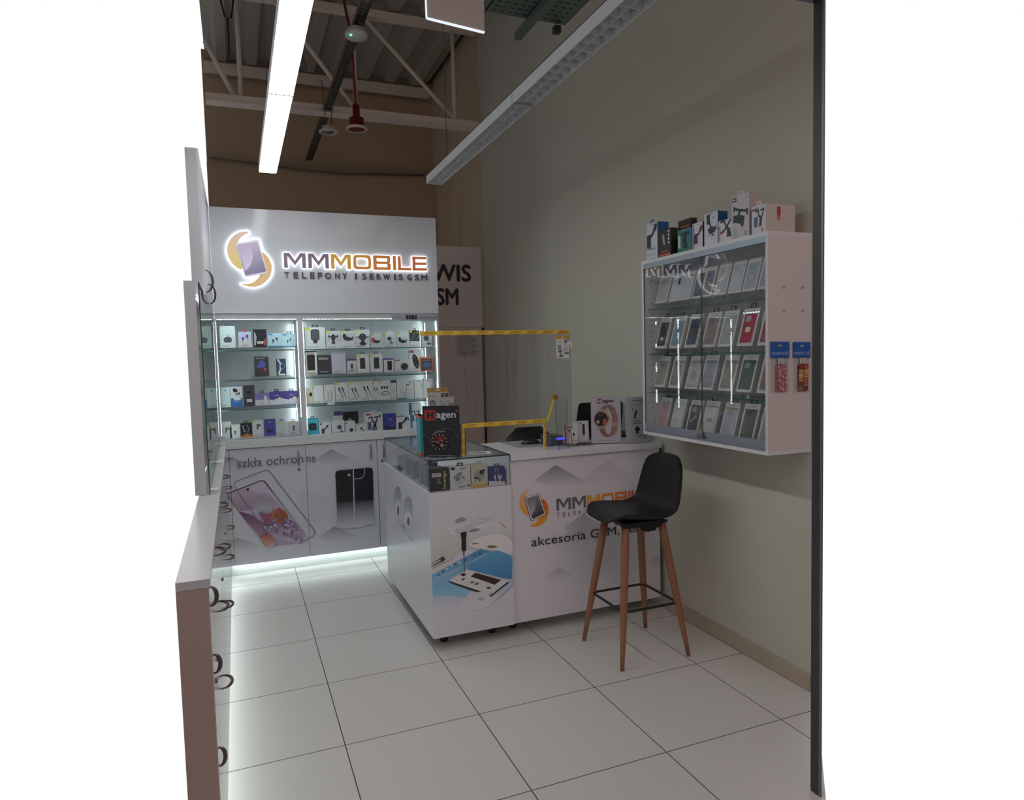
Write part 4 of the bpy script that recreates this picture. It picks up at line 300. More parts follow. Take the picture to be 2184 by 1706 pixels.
PL = [('a',-0.049,0.108,0.165,1.74),('b',0.0725,0.093,0.12,1.745),('c',0.1795,0.095,0.137,1.743),('d',0.2875,0.103,0.105,1.742),('e',0.3985,0.103,0.102,1.744),('f',0.182,0.104,0.15,1.518),('g',0.3245,0.071,0.129,1.515),('h',-0.0965,0.069,0.15,1.296),('i',-0.008,0.08,0.161,1.295),('j',0.0805,0.081,0.158,1.291),('k',0.173,0.1,0.098,1.303),('l',0.2795,0.105,0.103,1.297),('m',0.3895,0.109,0.103,1.299),('n',-0.1025,0.065,0.127,1.042),('o',-0.032,0.07,0.101,1.037),('p',0.0495,0.083,0.108,1.032),('q',0.1355,0.079,0.126,1.039),('r',0.2195,0.085,0.127,1.04),('s',0.3065,0.077,0.106,1.038),('t',0.3955,0.083,0.1,1.039)]
PR = [('1',0.589,0.154,0.171,1.723),('2',0.728,0.112,0.141,1.723),('3',0.843,0.116,0.138,1.721),('4',0.96,0.114,0.149,1.719),('5',1.0675,0.087,0.114,1.723),('6',1.184,0.082,0.125,1.721),('7',1.286,0.088,0.118,1.719),('8',1.39,0.084,0.137,1.717),('9',1.5055,0.091,0.11,1.715),('10',0.5495,0.089,0.207,1.503),('11',0.6515,0.107,0.15,1.519),('12',0.764,0.11,0.178,1.521),('13',0.8655,0.075,0.118,1.523),('14',0.957,0.098,0.152,1.516),('15',1.0665,0.101,0.152,1.511),('16',1.1645,0.081,0.115,1.518),('17',1.2765,0.125,0.105,1.521),('18',1.394,0.104,0.179,1.514),('19',1.508,0.112,0.117,1.517),('20',0.5265,0.045,0.12,1.272),('21',0.594,0.08,0.141,1.298),('22',0.682,0.086,0.142,1.293),('23',0.779,0.1,0.155,1.289),('24',0.8815,0.099,0.156,1.285),('25',0.9795,0.095,0.161,1.286),('26',1.0545,0.051,0.155,1.289),('27',1.128,0.092,0.161,1.286),('28',1.198,0.044,0.162,1.287),('29',1.264,0.076,0.166,1.289),('30',1.337,0.062,0.132,1.289),('31',1.412,0.08,0.156,1.299),('32',1.506,0.088,0.162,1.298),('33',0.54,0.09,0.135,1.031),('34',0.6355,0.093,0.098,1.031),('35',0.7375,0.101,0.104,1.032),('36',0.8325,0.079,0.098,1.031),('37',0.9165,0.081,0.068,1.029),('38',0.8595,0.121,0.113,1.083),('39',0.7545,0.071,0.116,1.09),('40',1.0245,0.147,0.155,1.032),('41',1.1565,0.105,0.139,1.034),('42',1.2675,0.125,0.124,1.034),('43',1.38,0.088,0.214,1.038)]
# ---------------------------------------------------------------- the setting
XW = 2.465
b = MB()
b.poly([(-.2, 5.62, 0), (-.2, 1.2, 0), (1.2, 1.2, 0), (1.90, 1.785, 0), (2.492, 2.405, 0), (2.492, 7.3, 0), (-.2, 7.3, 0)], (210, 207, 203), 'floor_tiles')
b.poly([(-.2, 5.62, -.02), (-.2, 7.3, -.02), (2.492, 7.3, -.02), (2.492, 2.405, -.02), (1.90, 1.785, -.02), (1.2, 1.2, -.02), (-.2, 1.2, -.02)], (150, 150, 150), 'matte')
struct(b.build('floor'))
b = MB(); b.box(XW, XW+.022, 2.408, 6.84, 0, 5.12, (202, 198, 184), 'wallpaint'); struct(b.build('wall_right'))
b = MB(); b.box(XW+.02, XW+.1, 6.845, 8.74, 0, 5.12, (206, 188, 162), 'wallpaint')
b.box(XW-.03, XW+.02, 7.62, 7.76, 0, 4.6, (206, 188, 162), 'wallpaint'); struct(b.build('wall_right_rear'))
b = MB(); b.box(-.2, XW+.1, 8.745, 8.86, 0, 5.2, (188, 166, 140), 'wallpaint')
b.box(-.2, XW+.02, 8.60, 8.742, 0, 3.90, (182, 160, 134), 'wallpaint'); struct(b.build('wall_back'))
# corrugated roof deck, ribs running away from the viewer
b = MB(); pr = []; x = -.16; k = 0
while x < 2.42:
    pr += [(x, 5.10), (x+.07, 5.10), (x+.12, 5.02), (x+.22, 5.02), (x+.27, 5.10)]; x += .32
pr = [(min(p[0], 2.43), p[1]) for p in pr]
for y0, y1 in ((-1.0, 8.74),):
    for (a, z0), (c, z1) in zip(pr, pr[1:]):
        if abs(a-c) > 1e-5: b.poly([(a, y0, z0), (a, y1, z0), (c, y1, z1), (c, y0, z1)], (170, 164, 154), 'matte')
b.box(-.16, 2.5, -1.0, 8.74, 5.13, 5.2, (60, 60, 58), 'matte'); struct(b.build('ceiling'))
b = MB(); b.box(XW-.016, XW-.001, 2.408, 3.575, 0.001, .078, (182, 166, 146), 'card'); struct(b.build('baseboard_right', bevel=.004))
# shopfront profile and its head
b = MB(); b.box(1.893, 1.899, 1.812, 1.85, 0.001, 2.805, (60, 58, 60), 'card'); b.box(1.8925, 1.899, 1.804, 1.8115, .001, 2.805, (130, 136, 142), 'brushed')
struct(b.build('door_frame_1'))
b = MB(); b.box(.9, 1.899, 1.812, 1.85, 2.806, 2.90, (40, 40, 44), 'card'); struct(b.build('trim_1'))

# ---------------------------------------------------------------- roof steel, trays and things hanging there
STEEL = (226, 214, 202)
t = thing('roof_truss', 'pale steel roof truss crossing the shop above the lamps', 'truss', (0, 0, 0))
b = MB(); b.box(-.14, 2.46, 6.82, 6.90, 3.975, 4.045, STEEL, 'matte'); b.box(-.14, 2.46, 6.79, 6.93, 3.968, 3.974, STEEL, 'matte'); b.build('lower_chord', t)
b = MB(); b.box(-.14, 2.46, 6.82, 6.90, 4.93, 5.00, STEEL, 'matte'); b.build('upper_chord', t)
for (x0, z0, x1, z1) in ((1.304, 4.93, 2.2, 4.05), (.5, 4.93, 1.19, 4.05), (.16, 4.93, .16, 4.05), (1.2, 4.93, 1.2, 4.05), (2.2, 4.93, 2.2, 4.05), (.1, 4.05, -.12, 4.5)):
    b = MB(); b.tube([(x0, 6.86, z0), (x1, 6.86, z1)], .021, STEEL, 'matte', n=8); b.build('web_bar', t)
b = MB(); b.box(-.18, 2.42, 8.56, 8.595, 4.88, 5.0, STEEL, 'matte'); tag(b.build('edge_beam'), 'long steel angle under the far edge of the roof deck', 'beam')
b = MB()
for i in range(70):
    y = 4.74+i*.055
    for x in (.905, .927): b.box(x, x+.008, y+(.02 if x > .91 else 0), y+(.02 if x > .91 else 0)+.022, 3.9995, 4.0005, (26, 26, 26), 'matte')
b.box(.885, .895, 4.7, 8.58, 3.99, 4.03, (84, 86, 84), 'brushed'); b.box(.945, .955, 4.7, 8.58, 3.99, 4.03, (84, 86, 84), 'brushed')
b.box(.895, .945, 4.7, 8.58, 4.001, 4.005, (120, 122, 120), 'brushed')
tag(b.build('cable_channel'), 'perforated grey steel channel running from the ceiling middle to the back wall', 'channel')
b = MB()
b.box(1.42, 1.93, 2.0, 3.80, 3.60, 3.605, (120, 136, 128), 'brushed')
for x in (1.42, 1.926): b.box(x, x+.004, 2.0, 3.80, 3.60, 3.66, (120, 136, 128), 'brushed')
for i in range(10):
    for j in range(7):
        b.box(1.45+i*.046, 1.475+i*.046, 3.46+j*.05, 3.466+j*.05, 3.5985, 3.5995, (28, 32, 30), 'matte')
tag(b.build('cable_tray'), 'wide perforated galvanised cable tray above the unlit lamp', 'cable tray')
b = MB(); b.box(1.67, 1.71, 3.35, 3.97, 3.55, 3.59, (120, 134, 128), 'brushed'); b.box(1.86, 1.90, 3.79, 3.83, 3.55, 3.59, (80, 88, 84), 'brushed')
tag(b.build('tray_support'), 'short strut rail under the galvanised cable tray', 'bracket')
for (x, y, z, r, lab) in ((.897, 5.0, 3.92, .078, 'white round smoke detector with a green light near the lit lamp'),):
    t = thing('smoke_detector', lab, 'detector', (x, y, z-.03))
    b = MB(); b.lathe([(r*.8, .055), (r*.82, .03), (r, .028), (r, .006), (r*.95, 0), (.012, -.001), (.001, -.001)], (0, 0, 0), (196, 198, 196), 'plastic'); b.build('housing', t)
    b = MB(); b.lathe([(.008, 0), (.008, -.006), (.001, -.006)], (-.045, -.035, -.002), (60, 255, 90), 'green_led', n=8); b.build('indicator', t)
    b = MB(); b.tube([(0, 0, .06), (0, 0, .096)], .02, (80, 82, 80), 'brushed'); b.build('mount', t)
t = thing('downlight', 'red bodied pendant spotlight with a white ring hanging by its pipe', 'lamp', (1.05, 6.0, 3.58))
b = MB(); b.lathe([(.088, .0), (.088, .015), (.062, .016), (.062, .09), (.03, .1), (.03, .2), (.001, .2)], (0, 0, 0), (112, 22, 30), 'plastic'); b.build('body', t)
b = MB(); b.lathe([(.09, .014), (.092, -.004), (.072, -.006), (.07, .004), (.001, .006)], (0, 0, 0), (214, 206, 198), 'plastic'); b.build('ring', t)
b = MB(); b.tube([(0, 0, .2), (.0, .1, .8), (-.05, .3, 1.4)], .012, (120, 24, 32), 'plastic', n=6); b.build('conduit', t)
t = thing('ring_downlight', 'small pale ring downlight hanging under the steel channel', 'lamp', (.814, 6.0, 3.53))
b = MB(); b.lathe([(.05, .05), (.056, .02), (.078, .012), (.08, 0), (.06, -.004), (.055, .006), (.001, .01)], (0, 0, 0), (196, 190, 182), 'plastic'); b.build('body', t)
b = MB(); b.lathe([(.04, .003), (.04, -.003), (.001, -.003)], (0, 0, .004), (120, 118, 114), 'metal'); b.build('lens', t)
b = MB(); b.tube([(-.02, 0, .05), (-.04, 0, .42)], .004, (70, 66, 62), 'plastic', n=5); b.tube([(.02, 0, .05), (.06, 0, .42)], .004, (70, 66, 62), 'plastic', n=5); b.build('cable', t)
b = MB(); b.tube([(.78, 6.84, 5.0), (.62, 6.3, 4.4), (.68, 6.2, 4.1)], .007, (110, 26, 30), 'plastic', n=6); tag(b.build('cable'), 'thin red cable slanting between the roof ribs and the steel channel', 'cable')
for i, (x, y, z, l) in enumerate(((.075, 6.6, 4.62, 'cable hook hanging left of the lit lamp near the roof'),)):
    b = MB(); b.tube([(x-.06, y, z+.2), (x-.02, y, z), (x+.03, y, z), (x+.06, y, z+.18)], .008, (60, 58, 54), 'metal', n=6); b.tube([(x, y, z), (x, y, z-.3), (x-.03, y, z-.38), (x+.04, y, z-.36)], .006, (60, 58, 54), 'metal', n=6)
    tag(b.build('steel_hook'), 'thin steel '+l, 'hook')
b = MB(); pts = [(-.17, 8.53, 3.93), (.35, 8.53, 3.90), (.8, 8.53, 3.87), (1.3, 8.53, 3.86), (2.3, 8.53, 3.915)]
b.tube(pts, .012, (108, 96, 82), 'plastic', n=6); tag(b.build('wall_cable'), 'grey cable sagging along the ledge of the back wall', 'cable')
# hanging white board at the top edge of the picture
t = thing('hanging_board', 'plain white board with edges made to glow as if lit, hanging at the top', 'sign', (.85, 3.0, 3.118))
b = MB(); b.frame((0, 0, 0), (1, 0, 0), (0, 0, 1)); q = [(0, 0), (.266, -.022), (.274, .5), (-.004, .5)]
b.prism(q, -.008, 0, (176, 170, 166), 'card'); b.build('board', t)
b = MB(); b.frame((0, 0, 0), (1, 0, 0), (0, 0, 1)); b.prism([(0, -.004), (.266, -.026), (.266, -.0215), (0, -.0005)], -.012, .004, (235, 240, 245), 'caught_light_glow'); b.prism([(-.004, 0), (-.0005, 0), (-.0045, .5), (-.008, .5)], -.012, .004, (235, 240, 245), 'caught_light_glow')  # edges emit to imitate light caught from another lamp; not a source
b.build('glowing_edge', t)

# ---------------------------------------------------------------- linear lamps
def louvre_lamp(name, label, x0, x1, y0, y1, z, lit, joint):
    t = thing(name, label, 'lamp', ((x0+x1)/2, (y0+y1)/2, z)); w = (x1-x0)/2; L = (y1-y0)/2
    b = MB(); wc = (232, 236, 236)
    b.box(-w, -w+.004, -L, L, 0, .06, wc, 'card'); b.box(w-.004, w, -L, L, 0, .06, wc, 'card'); b.box(-w, w, -L, L, .056, .06, wc, 'card')
    b.box(-w, w, -L, -L+.004, 0, .06, wc, 'card'); b.box(-w, w, L-.004, L, 0, .06, wc, 'card'); b.build('housing', t)
    b = MB(); n = int(2*L/.075)
    for i in range(n):
        y = -L+.03+i*(2*L-.06)/(n-1); b.box(-w+.005, w-.005, y-.0012, y+.0012, .004, .04, (236, 238, 238), 'card')
    for xx in (-.001,): b.box(xx-.001, xx+.001, -L+.01, L-.01, .006, .036, (236, 238, 238), 'card')
    lv = b.build('louvre', t)
    b = MB()
    if lit: b.box(-w+.004, w-.004, -L+.006, L-.006, -.005, .002, (255, 255, 255), 'tube')
    else:
        for xx in (-w*.5, w*.5): b.tube([(xx, -L+.03, .046), (xx, L-.03, .046)], .008, (225, 226, 226), 'plastic', n=8)
    b.build('tube' if not lit else 'light_panel', t)
    b = MB(); b.box(-w-.001, w+.001, joint-.006, joint+.006, -.0065 if lit else -.002, .06, (190, 196, 200), 'card'); b.build('joint_clip', t)
    for yy in (-L+.35, L-.35):
        b = MB(); b.tube([(0, yy, .06), (0, yy, 2.1)], .0022, (90, 86, 80), 'metal', n=5); b.build('suspension_wire', t)
    return t
louvre_lamp('linear_lamp', 'lit white tube lamp running along the shop at top left', .204, .316, 1.0, 4.955, 2.90, True, .52)
louvre_lamp('linear_lamp', 'unlit white louvred lamp running along the shop at top right', 1.36, 1.475, 1.0, 4.965, 2.90, False, .3)
# ---------------------------------------------------------------- logo pieces
def clip_poly(pts, cols, x0, x1):
    def half(P, C, xc, sgn):
        oP, oC = [], []
        for i in range(len(P)):
            a, c = P[i-1], P[i]; ca, cc = C[i-1], C[i]; ia, ic = (a[0]-xc)*sgn >= 0, (c[0]-xc)*sgn >= 0
            if ia != ic:
                t = (xc-a[0])/(c[0]-a[0]); oP.append((xc, a[1]+(c[1]-a[1])*t)); oC.append(tuple(ca[j]+(cc[j]-ca[j])*t for j in range(4)))
            if ic: oP.append(c); oC.append(cc)
        return oP, oC
    P, C = half(pts, cols, x0, 1)
    if P: P, C = half(P, C, x1, -1)
    return P, C
def art_list(b, A, x0=-99, x1=99, dx=0, dz=0, sx=1, mat='laminate'):
    for e in A:
        pts = [((p[0]-dx)*sx, p[1]-dz) for p in e[0]]
        if isinstance(e[1], list): cols = [(*lin(c), 1) for c in e[1]]
        elif len(e) > 2: 
            i = 1 if e[3] == 'z' else 0; lo = min(p[i] for p in e[0]); hi = max(p[i] for p in e[0])
            cols = [tuple(lin(e[1])[j]*(1-(hi-p[i])/(hi-lo))+lin(e[2])[j]*((hi-p[i])/(hi-lo)) for j in range(3))+(1,) for p in e[0]]
        else: cols = [(*lin(e[1]), 1)]*len(pts)
        P, C = clip_poly(pts, cols, x0, x1)
        if len(P) > 2: b.poly([b.P(*p) for p in P], list(C), mat)
        b.layer += .25
def letters(e=0.0):
    # MMMOBILE as convex pieces in a 1400 x 145 box; e = outset
    out = []; H = 145.; S = 35.
    def quad(p): 
        if not e: return p
        cx = sum(q[0] for q in p)/len(p); n = len(p); res = []
        A = sum(p[i][0]*p[(i+1) % n][1]-p[(i+1) % n][0]*p[i][1] for i in range(n)); sg = 1 if A > 0 else -1
        for i in range(n):
            a, c, d = p[i-1], p[i], p[(i+1) % n]
            def nrm(u, v):
                dx, dy = v[0]-u[0], v[1]-u[1]; l = math.hypot(dx, dy); return (dy/l*sg, -dx/l*sg)
            n1, n2 = nrm(a, c), nrm(c, d); bx, by = n1[0]+n2[0], n1[1]+n2[1]; dd = 1+n1[0]*n2[0]+n1[1]*n2[1]
            res.append((c[0]+bx/dd*e, c[1]+by/dd*e))
        return res
    def bar(x0, y0, x1, y1): return quad([(x0, y0), (x1, y0), (x1, y1), (x0, y1)])
    def Mm(x, w): return [bar(x, 0, x+S, H), bar(x+w-S, 0, x+w, H), quad([(x+S*.3, H), (x+w*.5, 24), (x+w*.5, 70), (x+S*1.5, H)]), quad([(x+w-S*.3, H), (x+w-S*1.5, H), (x+w*.5, 70), (x+w*.5, 24)])]
    def ringp(x0, y0, x1, y1, s, r):
        o = rr_pts(x0-e, y0-e, x1+e, y1+e, r+e); i = rr_pts(x0+s+e*.6, y0+s+e*.6, x1-s-e*.6, y1-s-e*.6, max(r-s*.5, 6)); n = len(o)
        return [[o[k], o[(k+1) % n], i[(k+1) % n], i[k]] for k in range(n)]
    cols = []
    def put(ps, c): 
        for p in ps: out.append((p, c))
    put(Mm(0, 202), 0); put(Mm(223, 195), 0); put(Mm(437, 193), 1)
    put(ringp(653, 0, 828, H, 28, 34), 1.5)
    put([bar(850, 0, 850+S, H), bar(850, 0, 1015, 28), bar(850, 59, 1008, 86), bar(850, H-28, 1015, H), quad([(990, 0), (1015, 0), (1026, 14), (1026, 62), (1012, 72), (990, 72)]), quad([(990, 72), (1012, 72), (1022, 82), (1022, H-12), (1012, H), (990, H)])], 2)
    put([bar(1048, 0, 1079, H)], 2.3); put([bar(1098, 0, 1129, H), bar(1098, 0, 1236, 28)], 2.6)
    put([bar(1250, 0, 1281, H), bar(1250, 0, 1400, 28), bar(1250, 59, 1396, 86), bar(1250, H-28, 1396, H)], 3)
    return out
def lettercol(c, dark):
    A = [(128, 108, 126), (226, 172, 74), (228, 142, 70), (222, 126, 70)] if not dark else [(112, 110, 116), (236, 168, 30), (232, 126, 48), (222, 92, 40)]
    i = min(int(c), 2); t = c-i
    if c < 1: return A[0]
    return tuple(A[i][j]*(1-t)+A[i+1][j]*t for j in range(3))
def outset(pts, e):
    n = len(pts); A = sum(pts[i][0]*pts[(i+1) % n][1]-pts[(i+1) % n][0]*pts[i][1] for i in range(n)); sg = 1 if A > 0 else -1; res = []
    for i in range(n):
        a, c, d = pts[i-1], pts[i], pts[(i+1) % n]
        def nrm(u, v):
            dx, dy = v[0]-u[0], v[1]-u[1]; l = math.hypot(dx, dy) or 1; return (dy/l*sg, -dx/l*sg)
        n1, n2 = nrm(a, c), nrm(c, d); dd = max(1+n1[0]*n2[0]+n1[1]*n2[1], .35)
        res.append((c[0]+(n1[0]+n2[0])/dd*e, c[1]+(n1[1]+n2[1])/dd*e))
    return res
def grad(pts, c0, c1, diag=0.):
    k = [p[1]+diag*p[0] for p in pts]; lo, hi = min(k), max(k)
    return [tuple(lin(c0)[j]*((v-lo)/(hi-lo))+lin(c1)[j]*(1-(v-lo)/(hi-lo)) for j in range(3))+(1,) for v in k]

# ---------------------------------------------------------------- back wall unit: sign board, lit niches, base cabinets
t = thing('sign_board', 'tall glossy grey sign board with a lit shop logo over the shelves', 'sign', (.715, 5.68, 1.987))
def rel(b): b.T = Matrix.Translation((-.715, -5.68, -1.987))
SG = (226, 230, 236)
b = MB(); rel(b); b.box(-.13, 1.56, 5.45, 5.90, 1.987, 2.755, SG, 'sign_gloss'); b.build('panel', t, bevel=.002)
b = MB(); rel(b); b.frame((0, 5.449, 0), (1, 0, 0), (0, 0, 1)); x0, z0, kx, kz = .369, 2.326, 1.10/1400, .112/145
for i, (p, c) in enumerate(letters()): b.prism([(x0+q[0]*kx, z0+q[1]*kz) for q in p], .012, .022+.00004*i, lettercol(c, 0), 'lit_plate')
b.build('letters', t)
b = MB(); rel(b); b.frame((0, 5.449, 0), (1, 0, 0), (0, 0, 1))
for i, (p, c) in enumerate(letters(4.5)): b.prism([(x0+q[0]*kx, z0+q[1]*kz) for q in p], .001, .0105+.00002*i, (255, 255, 255), 'halo')
b.build('letter_glow', t)
b = MB(); rel(b); b.frame((0, 5.438, 0), (1, 0, 0), (0, 0, 1)); xx = .369
b.layer = 3
for wd, xs in (('TELEFONY', .369), ('I', .722), ('SERWIS', .762), ('GSM', .762)): pass
for ch, px in zip('TELEFONYISERWISGSM', (682, 765, 842, 918, 990, 1058, 1155, 1225, 1347, 1418, 1492, 1562, 1630, 1740, 1785, 1875, 1955, 2022)):
    xx = .369+(px-680)*1.10/1400*1.0; wc = {'I': .012, 'M': .046, 'W': .052, 'O': .044}.get(ch, .032)
    b.text(ch, xx, 2.252, .044, (88, 76, 98), 'plastic', w=wc, depth=.009, bold=.001); b.build('letter', t); b = MB(); rel(b); b.frame((0, 5.438, 0), (1, 0, 0), (0, 0, 1)); b.layer = 3
for nm, cc in (('left', ((240, 205, 190), (240, 215, 110))), ('right', ((240, 190, 130), (240, 205, 150)))):
    b = MB(); rel(b); b.frame((0, 5.449, 0), (1, 0, 0), (0, 0, 1)); P_ = LOGO[nm]
    b.prism(P_, .012, .02, grad(P_, *cc), 'lit_plate'); b.build('swoosh', t)
    b = MB(); rel(b); b.frame((0, 5.449, 0), (1, 0, 0), (0, 0, 1)); b.prism(outset(P_, .009), .001, .0115, (255, 255, 255), 'halo'); b.build('swoosh_glow', t)
b = MB(); rel(b); b.frame((0, 5.449, 0), (1, 0, 0), (0, 0, 1)); b.prism(outset(LOGO['phone'], .009), .001, .0118, (255, 255, 255), 'halo'); b.build('phone_glow', t)
b = MB(); rel(b); b.frame((0, 5.449, 0), (1, 0, 0), (0, 0, 1)); b.prism(LOGO['phone'], .013, .026, (238, 238, 242), 'lit_plate', (110, 110, 116))
b.layer = 95; b.art(LOGO['screen'], grad(LOGO['screen'], (204, 188, 214), (126, 120, 158), -.6), 'lit_plate'); b.art(LOGO['shine'], grad(LOGO['shine'], (196, 180, 208), (226, 220, 240)), 'lit_plate'); b.build('phone_plate', t)

def led_strip(b, p0, p1, n, d=(0, -1, 0), size=.0045, pcb=(150, 160, 160)):
    p0, p1, d = Vector(p0), Vector(p1), Vector(d); a = (p1-p0).normalized(); s = a.cross(d)
    b.poly([tuple(p+s*k) for p, k in ((p0, -.005), (p1, -.005), (p1, .005), (p0, .005))], pcb, 'card')
    for i in range(n):
        c = p0+(p1-p0)*((i+.5)/n)+d*.001
        b.poly([tuple(c+a*u*size+s*v*size) for u, v in ((-1, -1), (1, -1), (1, 1), (-1, 1))], (255, 255, 255), 'led')
t = thing('display_cabinet', 'lit white wall display cabinet with glass shelves of boxed accessories', 'cabinet', (.715, 5.68, 1.03))
def rel2(b): b.T = Matrix.Translation((-.715, -5.68, -1.03))
b = MB(); rel2(b)
F_ = (214, 218, 220); INN = (226, 232, 232)
b.box(-.13, 1.56, 5.90, 5.925, 1.031, 1.986, INN, 'card')
b.box(-.135, -.125, 5.47, 5.8995, 1.031, 1.9475, F_, 'laminate'); b.box(.449, .487, 5.47, 5.8995, 1.0505, 1.9475, F_, 'laminate'); b.box(1.548, 1.562, 5.47, 5.8995, 1.031, 1.9475, F_, 'laminate')
b.box(-.13, 1.56, 5.47, 5.8995, 1.948, 1.986, F_, 'laminate'); b.box(-.1248, 1.5478, 5.465, 5.49, 1.031, 1.050, F_, 'laminate'); b.build('body', t)
for x0, x1 in ((-.124, .448), (.488, 1.547)):
    for z in (1.716, 1.493, 1.272):
        b = MB(); rel2(b); b.box(x0, x1, 5.52, 5.88, z-.006, z, (235, 250, 248), 'glass', 'film', (70, 120, 112)); b.build('glass_shelf', t)
b = MB(); rel2(b); b.box(-.124, .448, 5.52, 5.895, 1.0505, 1.052, (216, 220, 222), 'laminate'); b.box(.488, 1.547, 5.52, 5.895, 1.0305, 1.032, (216, 220, 222), 'laminate'); b.build('cabinet_floor', t)
def strip(p0, p1, n, d, nm='led_strip', par=None, r=None):
    b = MB(); (r or rel2)(b); led_strip(b, p0, p1, n, d); b.build(nm, par or t)
strip((-.12, 5.505, 1.947), (.445, 5.505, 1.947), 34, (0, .25, -.97)); strip((.49, 5.505, 1.947), (1.545, 5.505, 1.947), 62, (0, .25, -.97))
strip((.4478, 5.495, 1.19), (.4478, 5.495, 1.93), 46, (-1, .0, 0)); strip((1.5468, 5.495, 1.10), (1.5468, 5.495, 1.93), 52, (-1, 0, 0))
strip((.4884, 5.497, 1.08), (.4884, 5.497, 1.93), 54, (1, 0, 0)); strip((-.1245, 5.497, 1.08), (-.1245, 5.497, 1.93), 54, (1, 0, 0))
strip((.4478, 5.87, 1.06), (.4478, 5.87, 1.93), 54, (-1, 0, 0)); strip((1.5468, 5.86, 1.06), (1.5468, 5.86, 1.93), 54, (-1, 0, 0)); strip((.4884, 5.87, 1.06), (.4884, 5.87, 1.93), 54, (1, 0, 0))  # rear strips; those facing left stand in for the front strips' reflections
for x0, x1, yy in ((-.11, .18, 5.502), (.16, .447, 5.508), (.49, 1.03, 5.502), (1.0, 1.545, 5.508)):
    b = MB(); rel2(b); b.box(x0, x1, yy, yy+.0035, 1.052, 1.944, (255, 255, 255), 'glass_pane', 'glass', (120, 170, 160)); b.build('sliding_pane', t)
b = MB(); rel2(b); b.tube([(1.01, 5.50, 1.066), (1.01, 5.488, 1.066)], .014, (140, 140, 140), 'metal', n=14); b.box(.99, 1.03, 5.493, 5.50, 1.052, 1.08, (130, 132, 134), 'brushed'); b.build('pane_lock', t)
b = MB(); b.box(-.125, 1.56, 5.455, 5.925, .984, 1.0295, F_, 'laminate'); tag(b.build('worktop', bevel=.002), 'long pale ledge between the lit shelves and the printed doors', 'worktop')
b = MB(); b.T = Matrix.Translation((0, 0, 0)); b.frame((0, 5.4485, 0), (1, 0, 0), (0, 0, 1)); b.prism([(1.17, 1.93), (1.556, 1.924), (1.556, 1.982), (1.17, 1.986)], -.001, .0012, (178, 180, 192), 'card')
b.layer = 6; b.text('FOREVER', 1.186, 1.945, .012, (110, 112, 130), w=.085); b.text('SMARTWATCHE', 1.39, 1.943, .014, (40, 42, 60), w=.155)
for k in range(4): b.rrect(1.285+k*.024, 1.938, 1.307+k*.024, 1.972, .008, (24, 25, 34)); b.rect(1.291+k*.024, 1.948, 1.301+k*.024, 1.962, (120, 124, 140) if k % 2 else (60, 64, 76))
tag(b.build('shelf_banner'), 'small grey banner strip with smartwatches above the right shelves', 'banner')

t = thing('base_cabinet', 'white base cabinet whose doors carry printed phones and grey peaks', 'cabinet', (.72, 5.7, .1))
def rel3(b): b.T = Matrix.Translation((-.72, -5.7, -.1))
b = MB(); rel3(b); b.box(-.12, 1.56, 5.492, 5.925, .1, .983, F_, 'laminate'); b.build('body', t)
b = MB(); rel3(b); b.box(-.12, 1.56, 5.56, 5.60, 0.001, .1, (222, 228, 228), 'laminate'); b.build('plinth', t)
DC = (206, 208, 216)
for i, (x0, x1, lab) in enumerate(((-.0785, .4625, 'door printed with a tilted phone and its glass'), (.4675, 1.0145, 'door printed with a black phone from behind'), (1.0195, 1.558, None))):
    b = MB(); rel3(b); b.box(x0, x1, 5.471, 5.491, .1, .979, DC, 'laminate'); b.frame((0, 5.471, 0), (1, 0, 0), (0, 0, 1))
    art_list(b, DOORART, x0, x1)
    b.layer += 2
    if i == 0: b.text('szkła ochron', -.03, .842, .068, (96, 98, 112), w=.475)
    if i == 1: b.text('ne', .4705, .842, .044, (96, 98, 112), w=.068)
    d = b.build('door', t); 
    if lab: d['label'] = lab
    hx = {0: .411, 1: .964, 2: 1.066}[i]
    b = MB(); rel3(b); zc = .885 if i else .88; b.tube([(hx, 5.470, zc+.058), (hx, 5.448, zc+.04), (hx, 5.440, zc), (hx, 5.448, zc-.04), (hx, 5.470, zc-.058)], [.004, .006, .008, .006, .004], (150, 146, 144), 'metal', n=8); b.build('handle', d)
    if i != 1:
        b = MB(); rel3(b); zl = .79 if i == 0 else .805; b.tube([(hx-.01 if i else hx, 5.470, zl), (hx-.01 if i else hx, 5.464, zl)], .010, (150, 132, 120), 'metal', n=12); b.build('lock', d)
b = MB(); rel3(b); b.box(-.118, -.082, 5.471, 5.491, .1, .979, DC, 'laminate'); b.frame((0, 5.471, 0), (1, 0, 0), (0, 0, 1)); art_list(b, DOORART, -.118, -.082); b.build('filler_strip', t)
b = MB(); rel3(b); b.box(-.1, 1.55, 5.525, 5.535, .0915, .0985, (255, 255, 255), 'led_floor'); b.build('floor_light', t)

